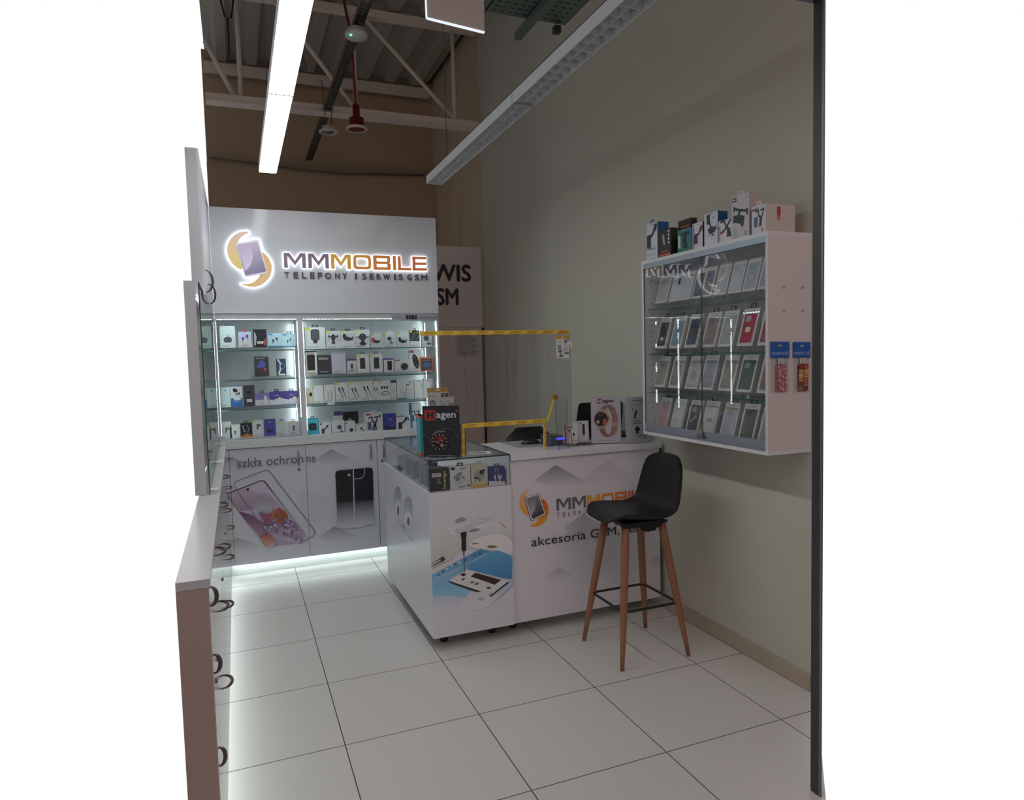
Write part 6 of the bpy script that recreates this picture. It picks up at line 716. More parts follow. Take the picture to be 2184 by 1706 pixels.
SR = {
'1': dict(label='largest white box of the top shelf, with a black charging pad', art=ar('pad', .72, .58, (52, 54, 60), tagc=YT), hang=(30, 36, 40), d=.05),
'2': dict(label='white phone mount box right of the large charging pad box', art=ar('mount', .72, .56, tagc=YT, half=(.4, 1, G)), hang=(40, 50, 54)),
'3': dict(label='white box with a tilted phone mount, third from the left of the top shelf', art=ar('arm', .8, .62, (52, 44, 50), tagc=YT, half=(.4, 1, G)), hang=(50, 60, 64)),
'4': dict(label='white box with a round gravity mount pictured', art=ar('round', .85, .5, (48, 46, 50), tagc=YT, half=(.2, 1, (204, 208, 208))), hang=(26, 30, 34), d=.05),
'5': dict(label='grey box with a black mount and a red spot, middle of the top shelf', art=ar('arm', .85, .5, (44, 44, 50), tagc=YT, half=(0, 1, G), lines=False, extra=lambda b, w, h: b.ell(-w*.32, h*.55, w*.12, h*.2, (206, 60, 60))), hang=(210, 216, 216)),
'6': dict(label='white box with a dark oval mount head pictured', art=ar('stand', .7, .5, (68, 56, 60), tagc=YT, half=(0, 1, G)), hang=(210, 216, 216)),
'7': dict(label='light grey box with a low black arm mount pictured', art=ar('arm', .9, .48, (40, 40, 46), tagc=YT, half=(0, 1, G), lines=False), hang=(210, 216, 216)),
'8': dict(label='black and white box with light rays and an orange dot', art=ar(None, half=(.36, 1, (48, 52, 56)), tagc=YT, extra=lambda b, w, h: (b.line([(-w*.3, h*.4), (0, h*.9)], w*.05, (150, 156, 160)), b.line([(-w*.1, h*.4), (w*.2, h*.85)], w*.06, (110, 116, 120)), b.line([(w*.1, h*.4), (w*.45, h*.7)], w*.05, (150, 156, 160)), b.ell(w*.3, h*.9, w*.08, w*.08, (220, 110, 70)))), hang=(30, 34, 38)),
'9': dict(label='pale box with a black disc on a stand, right end of the top shelf', art=ar('stand', .85, .52, (44, 46, 52), half=(0, 1, (200, 206, 208)), lines=False)),
'10': dict(label='tall white box framing a black phone case, second shelf far left', art=ar('phone', 1.12, .52, (30, 22, 24), lines=False, top=(.05, (30, 30, 34)), extra=lambda b, w, h: (b.rect(-w*.3, h*.03, w*.35, h*.09, (180, 140, 40)), b.rect(-w*.3, h*.88, w*.3, h*.92, (200, 120, 130))))),
'11': dict(label='leaning black card box beside the tall framed phone case', col=(34, 34, 38), art=lambda b, w, h: (b.rect(-w*.4, h*.76, w*.3, h*.86, (150, 156, 160)), b.rect(-w*.4, h*.88, -w*.05, h*.92, (180, 60, 60)), [b.rect(-w*.32+q*w*.16, h*.08, -w*.25+q*w*.16, h*.14, (200, 204, 206)) for q in range(4)]), tiltd=-.15),
'12': dict(label='plain lavender grey box on the second shelf', col=(196, 194, 208), art=ar(None), tiltd=-.12),
'13': dict(label='small white box with a purple top and a tiny adapter', art=ar('phone', .42, .5, (60, 44, 90), top=(.12, (92, 66, 140)), extra=lambda b, w, h: smalltext(b, -w*.35, w*.35, h*.2, 2, (40, 40, 50), .004, .009), lines=False), side=(104, 70, 150)),
'14': dict(label='white box with a black power bank, left of its twin', art=ar('phone', .72, .5, (32, 36, 38), tagc=YT, lines=False, cx=-.04), hang=(80, 110, 112), tiltd=-.1),
'15': dict(label='white box with a black power bank, right of its twin', art=ar('phone', .72, .5, (32, 36, 38), tagc=YT, lines=False), hang=(80, 110, 112), tiltd=-.1),
'16': dict(label='small white box with purple sides and a slim dark device', art=ar('phone', .75, .48, (34, 28, 44), top=(.1, (104, 66, 150)), lines=False, cx=.1), side=(110, 60, 130)),
'17': dict(label='wide white box with a grey wireless charging disc', art=ar('disc', .9, .42, (52, 60, 66), badge=(170, 50, 60), cx=.15)),
'18': dict(label='tall white box with a slanting black remote pictured', art=ar('oval', .95, .45, (44, 42, 46), badge=(190, 40, 50), top=(.02, (150, 120, 120))), tiltd=-.1),
'19': dict(label='orange framed box with a dark blue picture', col=(206, 112, 56), art=lambda b, w, h: (b.rect(-w*.42, h*.08, w*.42, h*.88, (34, 46, 62)), b.ell(0, h*.42, w*.38, h*.14, (50, 84, 130)), smalltext(b, -w*.36, w*.3, h*.78, 2, (210, 130, 70)))),
'20': dict(label='cream roll with a dark hole standing at the left of the cable shelf', col=(226, 222, 196), art=lambda b, w, h: b.ell(w*.2, h*.6, w*.26, h*.14, (34, 34, 36)), d=.045),
'21': dict(label='plain white box with a yellow tag beside the cream roll', art=ar(None, tagc=YT), hang=None),
'22': dict(label='white box with two pale cables pictured', art=ar('cablew', .8, .45, tagc=(226, 220, 120)), tiltd=-.08),
'23': dict(label='cable box with two black plugs, first from the left', art=ar('cable', .72, .5, (52, 56, 66), tagc=YT), tiltd=-.1),
'24': dict(label='cable box with thin black leads under an extra yellow tag', art=ar('cable', .68, .46, (44, 46, 54), tagc=YT, extra=lambda b, w, h: b.rect(-w*.1, h*.94, w*.14, h*1.0, YT)), tiltd=-.1),
'25': dict(label='cable box with two broad black plugs at the shelf middle', art=ar('cable', .76, .5, (38, 40, 50), tagc=YT), tiltd=-.1),
'26': dict(label='narrow cable box half hidden behind the coiled lead box', art=ar('cable', .9, .5, (50, 54, 62), tagc=YT), tiltd=-.1, hang=(60, 120, 110)),
'27': dict(label='white box with three black plugs and a coiled lead', art=ar('plugs', .95, .45, (40, 42, 52), tagc=YT, lines=False), tiltd=-.1),
'28': dict(label='narrow clear box with a black lead and a purple top', art=ar('cablew', .9, .45, (30, 32, 36), top=(.14, (60, 50, 100))), col=(208, 220, 222)),
'29': dict(label='rounded white cable box with a teal base', art=ar('cablew', .6, .42, (150, 156, 164), band=(.07, (50, 150, 160)), extra=lambda b, w, h: (b.ell(w*.3, h*.3, w*.07, w*.07, (50, 150, 160)), b.ell(w*.3, h*.18, w*.07, w*.07, (50, 150, 160))))),
'30': dict(label='short narrow white box with a green hanging tab', art=ar(None, badge=(190, 60, 60), extra=lambda b, w, h: smalltext(b, -w*.35, w*.3, h*.6, 5, (196, 180, 182), .003, .012)), hang=(40, 130, 90)),
'31': dict(label='rounded white box with a white looped cable', art=ar(None, extra=lambda b, w, h: (b.ell(w*.05, h*.35, w*.3, w*.3, (190, 196, 200)), b.ell(w*.05, h*.35, w*.26, w*.26, (222, 226, 226)), b.rect(-w*.14, h*.9, w*.14, h*.95, (216, 110, 90)), b.line([(w*.3, h*.8), (w*.3, h*.5)], w*.04, (60, 64, 70))), lines=False)),
'32': dict(label='rounded white cable box at the right end of the third shelf', art=ar(None, extra=lambda b, w, h: (b.ell(0, h*.4, w*.28, w*.28, (196, 202, 204)), b.ell(0, h*.4, w*.24, w*.24, (222, 226, 226)), b.rect(-w*.14, h*.88, w*.14, h*.93, (216, 110, 90)), b.line([(w*.3, h*.7), (w*.3, h*.5)], w*.05, (60, 64, 70))), lines=False)),
'33': dict(label='bright teal box with a black round camera', col=(52, 172, 196), art=ar('camera', .8, .5, (40, 44, 48), lines=False), hang=(30, 34, 38), d=.06),
'34': dict(label='white box with a brown black arm mount beside the teal camera box', art=ar('holder', .7, .42, (64, 46, 50), extra=lambda b, w, h: b.rect(-w*.42, h*.8, -w*.25, h*.95, (60, 100, 90)), lines=False), hang=(214, 218, 218), d=.06),
'35': dict(label='wide white box with a violet round mount', art=ar('stand', .62, .4, (72, 66, 104), cx=.15, lines=True), d=.06),
'36': dict(label='white box with a black dome and a green spot', art=ar('disc', .6, .25, (42, 42, 46), extra=lambda b, w, h: b.ell(-w*.36, h*.82, w*.08, w*.08, (40, 110, 80)), lines=False, cx=.1), side=(60, 130, 90), hang=(214, 218, 218), d=.06),
'37': dict(label='low white box with a red badge on the cabinet floor', art=ar('blackbuds', .6, .35, (52, 60, 62), badge=(200, 66, 52), cx=.15, lines=False), hang=(200, 210, 208), d=.06),
'38': dict(label='black box standing behind the small mount boxes', col=(34, 30, 42), art=ar(None), d=.06),
'39': dict(label='pale box with a purple top standing in the second row', art=ar(None, top=(.2, (92, 60, 140))), d=.03),
'40': dict(label='large white box with a black mount and a red spot', art=ar('hook', .72, .45, (44, 42, 48), badge=(190, 40, 50), half=(0, 1, (212, 212, 216)), lines=False, extra=lambda b, w, h: (b.rect(w*.3, h*.72, w*.38, h*.88, (40, 40, 46)), b.ell(w*.02, h*.45, w*.07, h*.05, (220, 70, 60)))), hang=(222, 226, 228), d=.07),
'41': dict(label='deep blue box with black mounts at its foot, right niche', col=(50, 56, 150), art=ar('arm', .8, .16, (26, 26, 40), lines=False, brand=('3mk', .62, .1, (200, 204, 232))), d=.06),
'42': dict(label='white box with a black dashboard mount and a red teal badge', art=ar('holder', .78, .42, (40, 38, 42), badge=(206, 80, 80), lines=False, extra=lambda b, w, h: (b.rect(-w*.15, h*.86, w*.1, h*.95, (90, 160, 160)), b.rect(w*.34, h*.6, w*.4, h*.76, (50, 50, 56)))), d=.06),
'43': dict(label='tall white box with blue sides and a large black mount', art=ar('hook', 1.0, .5, (36, 38, 46), lines=False, extra=lambda b, w, h: b.rect(-w*.5, 0, -w*.38, h, (36, 140, 210))), side=(36, 140, 210), d=.07),
}
RZ = {'r1': 1.738, 'r2': 1.513, 'r3': 1.290, 'r4': 1.0525}
niche(PL, SL, RZ); niche(PR, SR, {'r1': 1.7165, 'r2': 1.513, 'r3': 1.286, 'r4': 1.0325})
def riser(lab, x0, x1, z0, z1):
    b = MB(); b.box(x0, x1, 5.585, 5.70, z1-.003, z1, (235, 250, 248), 'acrylic'); b.box(x0, x1, 5.695, 5.70, z0+.0003, z1-.003, (235, 250, 248), 'acrylic'); b.box(x0, x1, 5.585, 5.588, z0+.0003, z1-.003, (235, 250, 248), 'acrylic')
    tag(b.build('display_riser'), lab, 'riser')
riser('clear riser under the boxes of the left top shelf', -.12, .445, 1.716, 1.738); riser('clear riser under the dark boxes of the near empty shelf', .10, .40, 1.493, 1.513)
riser('clear riser under the violet earbud boxes', -.123, .447, 1.272, 1.290); riser('clear riser under the power bank boxes', .49, 1.545, 1.493, 1.513); riser('clear riser under the cable boxes', .49, 1.545, 1.272, 1.286)
b = MB(); b.frame((0, 5.55, 0), (1, 0, 0), (0, 0, 1)); b.prism([(.655, 1.2725), (.71, 1.2725), (.708, 1.298), (.657, 1.298)], 0, .001, (236, 240, 242), 'card'); tag(b.build('price_card'), 'small white price card on the edge of the cable shelf', 'price tag')
# ---------------------------------------------------------------- glass topped counter
CW = (224, 222, 228)
t = thing('display_counter', 'white counter with a glass display top and a phone repair picture', 'counter', (1.18, 4.2, 0))
def r1(b): b.T = Matrix.Translation((-1.18, -4.2, 0))
b = MB(); r1(b); b.box(.938, 1.421, 3.582, 4.80, .078, .893, CW, 'laminate'); b.frame((0, 3.582, 0), (1, 0, 0), (0, 0, 1)); art_list(b, SERVICE, .94, 1.4195)
b.frame((.938, 0, 0), (0, -1, 0), (0, 0, 1)); b.layer = 1; art_list(b, LEFTART, -4.79, -3.59, sx=-1); b.build('body', t)
for x, y in ((1.034, 3.72), (1.328, 3.72), (1.034, 4.66), (1.328, 4.66)):
    b = MB(); r1(b); b.lathe([(.022, .0005), (.024, .02), (.016, .024), (.016, .0775)], (x, y, 0), (34, 34, 36), 'plastic'); b.build('foot', t)
gx0, gx1, gy0, gy1, gz0, gz1 = .945, 1.418, 3.588, 4.795, .8935, 1.063
EG = (26, 52, 48)
b = MB(); r1(b); b.box(gx0-.001, gx1+.001, gy0-.002, gy1, gz1, gz1+.007, (235, 250, 248), 'glass', 'film', EG); b.build('glass_top', t)
for nm, a in (('glass_front', (gx0, gx1, gy0, gy0+.005)), ('glass_side', (gx0, gx0+.005, gy0+.006, gy1))):
    b = MB(); r1(b); b.box(a[0], a[1], a[2], a[3], gz0+.0005, gz1-.0005, (235, 250, 248), 'glass', 'film', EG); b.build(nm, t)
b = MB(); r1(b); b.box(gx1-.012, gx1, gy0+.006, gy1, gz0+.0005, gz1-.0005, (226, 228, 230), 'laminate'); b.build('back_panel', t)
b = MB(); r1(b); b.box(.938, .944, 3.59, 4.80, .8935, .897, (240, 244, 246), 'film'); b.build('edge_trim', t)
# desk
t = thing('service_desk', 'white service desk with grey peak print and the shop logo', 'desk', (1.93, 3.83, 0))
def r2_(b): b.T = Matrix.Translation((-1.93, -3.83, 0))
b = MB(); r2_(b); b.box(1.424, 2.43, 3.60, 3.62, .075, 1.03, (226, 223, 230), 'laminate'); b.frame((0, 3.60, 0), (1, 0, 0), (0, 0, 1)); art_list(b, CHEV, 1.426, 2.428)
b.layer += 2
for nm, c0, c1 in (('left', (236, 190, 160), (238, 168, 20)), ('right', (226, 96, 40), (240, 170, 40))):
    b.art(CL[nm], grad(CL[nm], c0, c1), 'laminate')
b.art(CL['edge'], (52, 50, 54), 'laminate'); b.art(CL['phone'], (236, 236, 240), 'laminate'); b.art(CL['screen'], grad(CL['screen'], (150, 149, 154), (66, 64, 70), -.5), 'laminate'); b.art(CL['shine'], grad(CL['shine'], (134, 132, 138), (188, 188, 194)), 'laminate')
b.layer += 1
kx, kz = .655/1400, .071/145
for i, (p, c) in enumerate(letters()): b.poly([b.P(1.711+q[0]*kx, .708+q[1]*kz, b.layer+.04*i) for q in p], lettercol(c, 1), 'laminate')
b.layer += 1
for ch, px in zip('TELEFONYISERWISGSM', (682, 765, 842, 918, 990, 1058, 1155, 1225, 1347, 1418, 1492, 1562, 1630, 1740, 1785, 1875, 1955, 2022)):
    b.layer = max(b.layer, 12); b.text(ch, 1.711+(px-680)*kx, .668, .026, (128, 126, 134), 'laminate', w={'I': .006, 'M': .027, 'W': .03, 'O': .025}.get(ch, .018))
b.text('akcesoria GSM, serwis', 1.542, .508, .062, (34, 34, 42), 'laminate', w=.86)
b.build('front_panel', t)
b = MB(); r2_(b); b.box(1.424, 2.44, 3.58, 4.12, 1.031, 1.069, (228, 226, 232), 'laminate'); b.build('desk_top', t, bevel=.0015)
b = MB(); r2_(b); b.box(1.424, 1.442, 3.621, 4.10, .075, 1.03, CW, 'laminate'); b.build('side_panel', t)
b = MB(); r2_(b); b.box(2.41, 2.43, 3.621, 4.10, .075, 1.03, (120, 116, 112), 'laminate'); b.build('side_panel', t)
for x, y in ((1.47, 3.74), (2.37, 3.86), (1.47, 4.05), (2.37, 4.05)):
    b = MB(); r2_(b); b.lathe([(.022, .0005), (.024, .02), (.016, .024), (.016, .0745)], (x, y, 0), (34, 34, 36), 'plastic'); b.build('foot', t)
b = MB(); b.box(1.56, 1.99, 3.80, 4.09, 1.0695, 1.0725, (150, 150, 148), 'matte'); tag(b.build('desk_mat', bevel=.001), 'grey mat lying on the white service desk', 'mat')
# products inside the glass top
zf = .8937
def gp(name, label, x, w, h, col, art, hang=None, y=3.615, d=.05, **k): product(name, label, 'box', (x, y+d/2, zf), w, h, d, col, art, hang, group='boxes in the glass counter top', **k)
def fv(b, w, h):
    b.rect(-w*.38, h*.62, w*.1, h*.8, (206, 206, 206)); smalltext(b, -w*.3, w*.05, h*.73, 2, (120, 120, 124))
    b.text('forevigo', w*.4, h*.06, w*.22, (206, 190, 120), w=h*.8, rot=math.pi/2, bold=.0006); b.text('15', -w*.12, h*.45, h*.1, (210, 210, 212)); b.text('2G', -w*.12, h*.32, h*.1, (210, 210, 212))
gp('earphone_box', 'black box with gold forevigo lettering in the counter corner', 1.008, .108, .125, (48, 47, 46), fv)
def buds(b, w, h):
    b.ell(0, h*.35, w*.3, h*.16, (206, 208, 212), rot=.35); b.ell(-w*.12, h*.58, w*.26, h*.1, (150, 152, 160), rot=.6); b.ell(-w*.12, h*.42, w*.11, h*.05, (110, 112, 120), rot=.3); b.ell(w*.12, h*.5, w*.11, h*.05, (150, 152, 160), rot=.3); b.ell(w*.34, h*.3, w*.09, h*.07, (206, 208, 212)); b.ell(w*.4, h*.12, w*.05, w*.05, (40, 40, 44))
    b.rect(-w*.46, h*.85, -w*.26, h*.97, (40, 40, 46)); smalltext(b, -w*.1, w*.3, h*.1, 2, (90, 92, 98)); smalltext(b, 0, w*.3, h*.9, 2, (150, 90, 90))
gp('earphone_box', 'white box with white earbuds in an open case, in the counter top', 1.13, .118, .128, (224, 224, 226), buds, (40, 38, 46))
def yb(b, w, h):
    b.ell(0, h*.5, w*.34, w*.34, (176, 170, 164)); b.ell(w*.14, h*.64, w*.14, w*.14, (66, 60, 58)); b.ell(w*.27, h*.72, w*.07, w*.07, (66, 60, 58)); b.line([(-w*.3, h*.4), (-w*.12, h*.42), (-w*.02, h*.28)], w*.1, (60, 55, 54))
    b.rect(-w*.46, 0, w*.5, h*.11, (232, 178, 40)); b.rect(-w*.42, h*.88, -w*.2, h*.93, YT); b.rect(-w*.42, h*.18, -w*.06, h*.34, (232, 230, 230)); smalltext(b, -w*.38, -w*.1, h*.3, 3, (130, 110, 110))
gp('earphone_box', 'cream box with a yellow base stripe in the counter top', 1.243, .098, .128, (216, 208, 190), yb, (170, 168, 160))
def bl(b, w, h):
    b.art([(-w/2, 0), (w/2, 0), (w/2, h*.16), (-w/2, h*.26)], (222, 222, 228)); b.rrect(-w*.12, h*.76, w*.12, h*.94, .004, (150, 150, 190)); b.rrect(-w*.08, h*.79, w*.08, h*.91, .003, (66, 60, 124)); b.rect(-w*.16, h*.6, w*.18, h*.63, (170, 170, 200))
    for s in (-.12, .12): b.ell(s*w, h*.48, w*.07, w*.07, (220, 220, 226)); b.line([(s*w, h*.44), ((s+.08)*w, h*.18)], w*.07, (214, 214, 222))
    b.ell(w*.2, h*.42, w*.14, w*.13, (206, 206, 214)); b.ell(w*.24, h*.4, w*.1, w*.09, (176, 172, 190))
gp('earphone_box', 'violet blue earbud box with a black hanger at the counter end', 1.347, .098, .105, (66, 60, 124), bl, (26, 26, 32))
for i, (y, w, h, c, lab) in enumerate(((3.75, .1, .11, (112, 118, 150), 'blue grey box behind the glass of the counter side, front one'), (3.86, .1, .12, (120, 126, 156), 'blue grey box behind the glass of the counter side, second'), (4.03, .11, .11, (84, 96, 92), 'dark green grey box deeper in the counter top'), (4.2, .1, .1, (104, 112, 110), 'grey box deep in the counter top'), (4.4, .12, .1, (150, 156, 156), 'pale grey box at the far end of the counter top'))):
    gp('accessory_box', lab, 1.02, w, h, c, ar(None), (60, 64, 80) if i < 2 else None, y=y, d=.06)
# protective screen standing on the counter
t = thing('protective_screen', 'clear protective film screen edged with yellow printed tape', 'screen', (1.39, 3.62, 1.0705))
def r3_(b): b.T = Matrix.Translation((-1.39, -3.60, -1.0705))
YEL = (230, 204, 74); ORG = (212, 148, 58)
def tape(name, p0, p1, w, n):
    p0, p1 = Vector(p0), Vector(p1); a = (p1-p0); L = a.length; a.normalize(); up = Vector((0, 1, 0)).cross(a)*-1
    b = MB(); r3_(b); b.frame(tuple(p0), tuple(a), tuple(up))
    b.prism([(0, -w/2), (L, -w/2), (L, w/2), (0, w/2)], -.004, .001, YEL, 'card'); b.layer = 5
    for i in range(n):
        x = L*(i+.25)/n; b.rect(x, -w*.02, x+L/n*.62, w*.3, ORG); b.rect(x-L/n*.1, -w*.45, x+L/n*.5, -w*.25, (214, 150, 60))
    return b.build(name, t)
b = MB(); r3_(b)
def fs(x0, x1, z0, z1): b.box(x0, x1, 3.6225, 3.6235, z0, z1, (255, 255, 255), 'film_sheet')
fs(.936, 1.845, 1.372, 1.765); fs(1.16, 1.845, 1.2435, 1.3715); fs(1.67, 1.845, 1.085, 1.2430); b.build('film', t)
tape('tape', (.934, 3.622, 1.761), (1.846, 3.622, 1.761), .024, 9); tape('tape', (1.158, 3.6215, 1.241), (1.67, 3.6215, 1.241), .025, 5)
tape('tape', (1.160, 3.6205, 1.0715), (1.163, 3.6205, 1.24), .018, 3); tape('tape', (1.663, 3.6205, 1.0715), (1.667, 3.6205, 1.24), .016, 3)
b = MB(); r3_(b)
b.box(1.84, 1.844, 3.62, 3.625, 1.0715, 1.76, (220, 226, 226), 'acrylic'); b.build('upright', t)
t = thing('plexi_wing', 'small clear plexiglass wing with a strip of yellow tape beside the till opening', 'screen', (1.72, 3.66, 1.07))
def r4_(b): b.T = Matrix.Translation((-1.72, -3.66, -1.07))
b = MB(); r4_(b); b.frame((1.735, 3.60, 1.0705), (.42, -.06, 0), (0, 0, 1)); b.fr = (b.fr[0], Vector((.99, .12, 0)).normalized(), Vector((0, 0, 1)), Vector((.12, -.99, 0)).normalized())
b.prism([(0, 0), (.065, .0), (.062, .300), (-.018, .318), (-.022, .17)], -.003, 0, (230, 232, 232), 'acrylic'); b.build('panel', t)
b = MB(); r4_(b); b.tube([(1.738, 3.597, 1.0715), (1.718, 3.60, 1.24), (1.722, 3.60, 1.385)], .0012, (40, 40, 40), 'plastic', n=5); b.tube([(1.80, 3.603, 1.0715), (1.797, 3.603, 1.368)], .0012, (60, 60, 60), 'plastic', n=5); b.build('dark_edge', t)
b = MB(); r4_(b)
b.frame((1.664, 3.612, 1.24), (1, 0, 0), (0, 0, 1)); b.prism([(0, 0), (.014, 0), (.058, .125), (.044, .128)], -.001, .001, YEL, 'card'); b.prism([(.040, .128), (.078, .122), (.078, .150), (.040, .155)], -.001, .001, (196, 158, 52), 'card')
b.layer = 5
for k in range(3): b.rect(.044, .130+k*.008, .074, .1335+k*.008, (150, 104, 40))
b.build('yellow_tape', t)
# hanging navigator cards
def navi(b, w, h):
    b.rect(-w/2, h*.86, w/2, h, (206, 158, 58)); b.art([(-w*.16, h*.9), (w*.16, h*.9), (w*.1, h*.94), (0, h*.965), (-w*.1, h*.94)], (236, 236, 238))
    b.ell(-w*.38, h*.74, w*.04, w*.04, (30, 120, 60)); b.rect(-w*.3, h*.73, -w*.08, h*.75, (120, 120, 120)); b.rrect(w*.14, h*.68, w*.47, h*.82, .002, (34, 70, 44)); b.text('39', w*.2, h*.705, h*.09, (226, 232, 226)); 
    b.art([(-w*.4, h*.58), (-w*.18, h*.6), (-w*.08, h*.3), (-w*.32, h*.26)], (60, 66, 84)); b.art([(-w*.37, h*.55), (-w*.2, h*.57), (-w*.12, h*.34), (-w*.31, h*.31)], (150, 170, 196)); b.line([(-w*.2, h*.3), (-w*.12, h*.1)], w*.06, (60, 66, 84)); b.ell(-w*.16, h*.1, w*.16, w*.06, (70, 74, 88))
    b.text('NAVITEL', w*.05, h*.42, h*.045, (50, 60, 60), w=w*.3); b.text('NAVIGATOR', w*.05, h*.34, h*.045, (50, 60, 60), w=w*.36); b.rrect(w*.1, h*.2, w*.46, h*.26, .001, (44, 90, 60)); b.ell(w*.1, h*.55, w*.03, w*.03, (50, 60, 60)); b.ell(w*.25, h*.55, w*.03, w*.03, (50, 60, 60))
def tagprice(x, y, z, par, w=.055, h=.035):
    b = MB(); b.frame((x, y, z), (1, 0, 0), (0, 0, 1)); b.prism([(0, 0), (w, 0), (w, h), (0, h)], -.0006, .0006, (226, 228, 232), 'card'); b.layer = 4; b.text('20,-', w*.3, h*.15, h*.3, (40, 40, 48), w=w*.45); b.rect(w*.05, h*.82, w*.3, h*.88, (150, 150, 156)); b.rect(w*.7, h*.82, w*.95, h*.88, (150, 150, 156)); o = b.build('price_tag', par); return o
o = product('navigation_card', 'navigator card with an orange top and a price tag taped high on the clear screen', 'card', (1.782, 3.6175, 1.605), .082, .13, .002, (226, 226, 226), navi, group=None); tagprice(.026, -.004, .066, o, .034, .035)
o = product('navigation_card', 'navigator card with an orange top standing behind the black watch poster', 'card', (1.06, 3.773, 1.27), .125, .175, .004, (228, 226, 226), navi); tagprice(.03, -.006, .085, o, .062, .036)
o.location.z = 1.2805
b = MB(); b.box(1.0, 1.10, 3.765, 3.78, 1.0705, 1.28, (60, 160, 176), 'card'); tag(b.build('card_stand'), 'teal backed card box standing behind the black watch poster', 'stand')
# posters
def poster_black(b, w, h):
    b.rect(-w*.44, h*.72, -w*.14, h*.92, (214, 50, 46)); 
    for x0, x1, z0, z1 in ((-.38, -.32, .75, .89), (-.26, -.20, .75, .89), (-.38, -.2, .80, .84)): b.rect(w*x0, h*z0, w*x1, h*z1, (34, 26, 28))
    b.text('agen', -w*.12, h*.725, h*.13, (236, 236, 238), w=w*.52, bold=.0012); b.ell(w*.44, h*.9, w*.035, w*.035, (150, 150, 154)); b.ell(w*.44, h*.9, w*.025, w*.025, (34, 34, 36)); b.text('R', w*.43, h*.89, h*.018, (180, 180, 184))
    for k in range(14):
        a = math.pi*(.05+.9*k/14); a2 = math.pi*(.05+.9*(k+1)/14); f = lambda q: (w*(.1+.36*math.cos(q)), h*(.36+.2*math.sin(q)))
        b.line([f(a), f(a2)], w*.02, (74, 74, 80))
    b.line([(w*.46, h*.4), (w*.28, h*.36), (w*.3, h*.22), (w*.44, h*.16)], w*.02, (70, 70, 76)); b.line([(-w*.5, h*.46), (-w*.26, h*.33)], w*.014, (110, 110, 114)); b.line([(-w*.22, h*.44), (-w*.08, h*.5), (w*.1, h*.5)], w*.035, (120, 120, 124))
    b.ell(-w*.05, h*.3, w*.25, w*.25, (58, 56, 60)); b.ell(-w*.05, h*.3, w*.225, w*.225, (38, 14, 16)); b.ell(-w*.02, h*.36, w*.13, w*.1, (96, 22, 22))
    for k in range(12):
        a = 2*math.pi*k/12; b.line([(w*(-.05+.17*math.cos(a)), h*.3+w*.17*math.sin(a)), (w*(-.05+.21*math.cos(a)), h*.3+w*.21*math.sin(a))], w*.014, (214, 206, 206))
    b.line([(-w*.05, h*.28), (-w*.02, h*.4)], w*.012, (214, 80, 80)); b.line([(-w*.05, h*.28), (-w*.2, h*.32)], w*.012, (226, 190, 190)); b.ell(w*.02, h*.235, w*.045, w*.045, (150, 140, 142)); b.ell(w*.02, h*.33, w*.02, w*.02, (200, 196, 196))
    b.text('www.timetotravel.pl/hagen', 0, h*.02, h*.022, (200, 200, 204), w=w*.72, align='c')
def poster_rose(b, w, h):
    b.rect(-w*.3, h*.86, -w*.12, h*.97, (196, 44, 48))
    for x0, x1, z0, z1 in ((-.27, -.235, .875, .955), (-.185, -.15, .875, .955), (-.27, -.15, .905, .925)): b.rect(w*x0, h*z0, w*x1, h*z1, (240, 240, 240))
    b.text('agen', -w*.1, h*.865, h*.075, (40, 40, 44), w=w*.36, bold=.0008); b.ell(w*.3, h*.97, w*.015, w*.015, (90, 90, 90))
    R1, R2, R3 = (176, 128, 110), (150, 104, 90), (206, 168, 152)
    b.art([(-w*.2, h*.74), (-w*.08, h*.82), (w*.14, h*.84), (w*.28, h*.76), (w*.3, h*.72), (w*.12, h*.72), (w*.05, h*.79), (0, h*.73)], R1)
    b.art([(w*.12, h*.73), (w*.3, h*.75), (w*.38, h*.6), (w*.4, h*.45), (w*.36, h*.28), (w*.28, h*.18), (w*.16, h*.14), (w*.05, h*.17), (w*.16, h*.25), (w*.2, h*.4), (w*.2, h*.58)], R1)
    b.art([(-w*.24, h*.32), (-w*.06, h*.32), (0, h*.22), (w*.06, h*.17), (w*.14, h*.14), (0, h*.13), (-w*.1, h*.16), (-w*.18, h*.22)], R2)
    b.line([(w*.12, h*.735), (w*.3, h*.755)], w*.03, R2); b.rect(w*.18, h*.37, w*.38, h*.45, R3); b.line([(-w*.26, h*.73), (-w*.02, h*.72)], w*.06, R3); b.line([(-w*.3, h*.335), (-w*.06, h*.35)], w*.06, R3)
    b.ell(-w*.14, h*.53, w*.25, h*.18, R3); b.ell(-w*.17, h*.53, w*.24, h*.17, R2); b.ell(-w*.18, h*.53, w*.21, h*.15, (44, 40, 46)); b.text('10:06', -w*.3, h*.6, h*.04, (120, 108, 112), w=w*.2); b.art([(-w*.12, h*.42), (-w*.02, h*.4), (0, h*.5), (-w*.02, h*.55), (-w*.1, h*.52)], (206, 96, 84)); b.ell(-w*.28, h*.47, w*.05, w*.06, (206, 170, 160)); b.ell(w*.06, h*.54, w*.03, w*.03, (60, 50, 48))
    b.text('www.timetotravel.pl/hagen', 0, h*.045, h*.02, (60, 56, 60), w=w*.66, align='c')
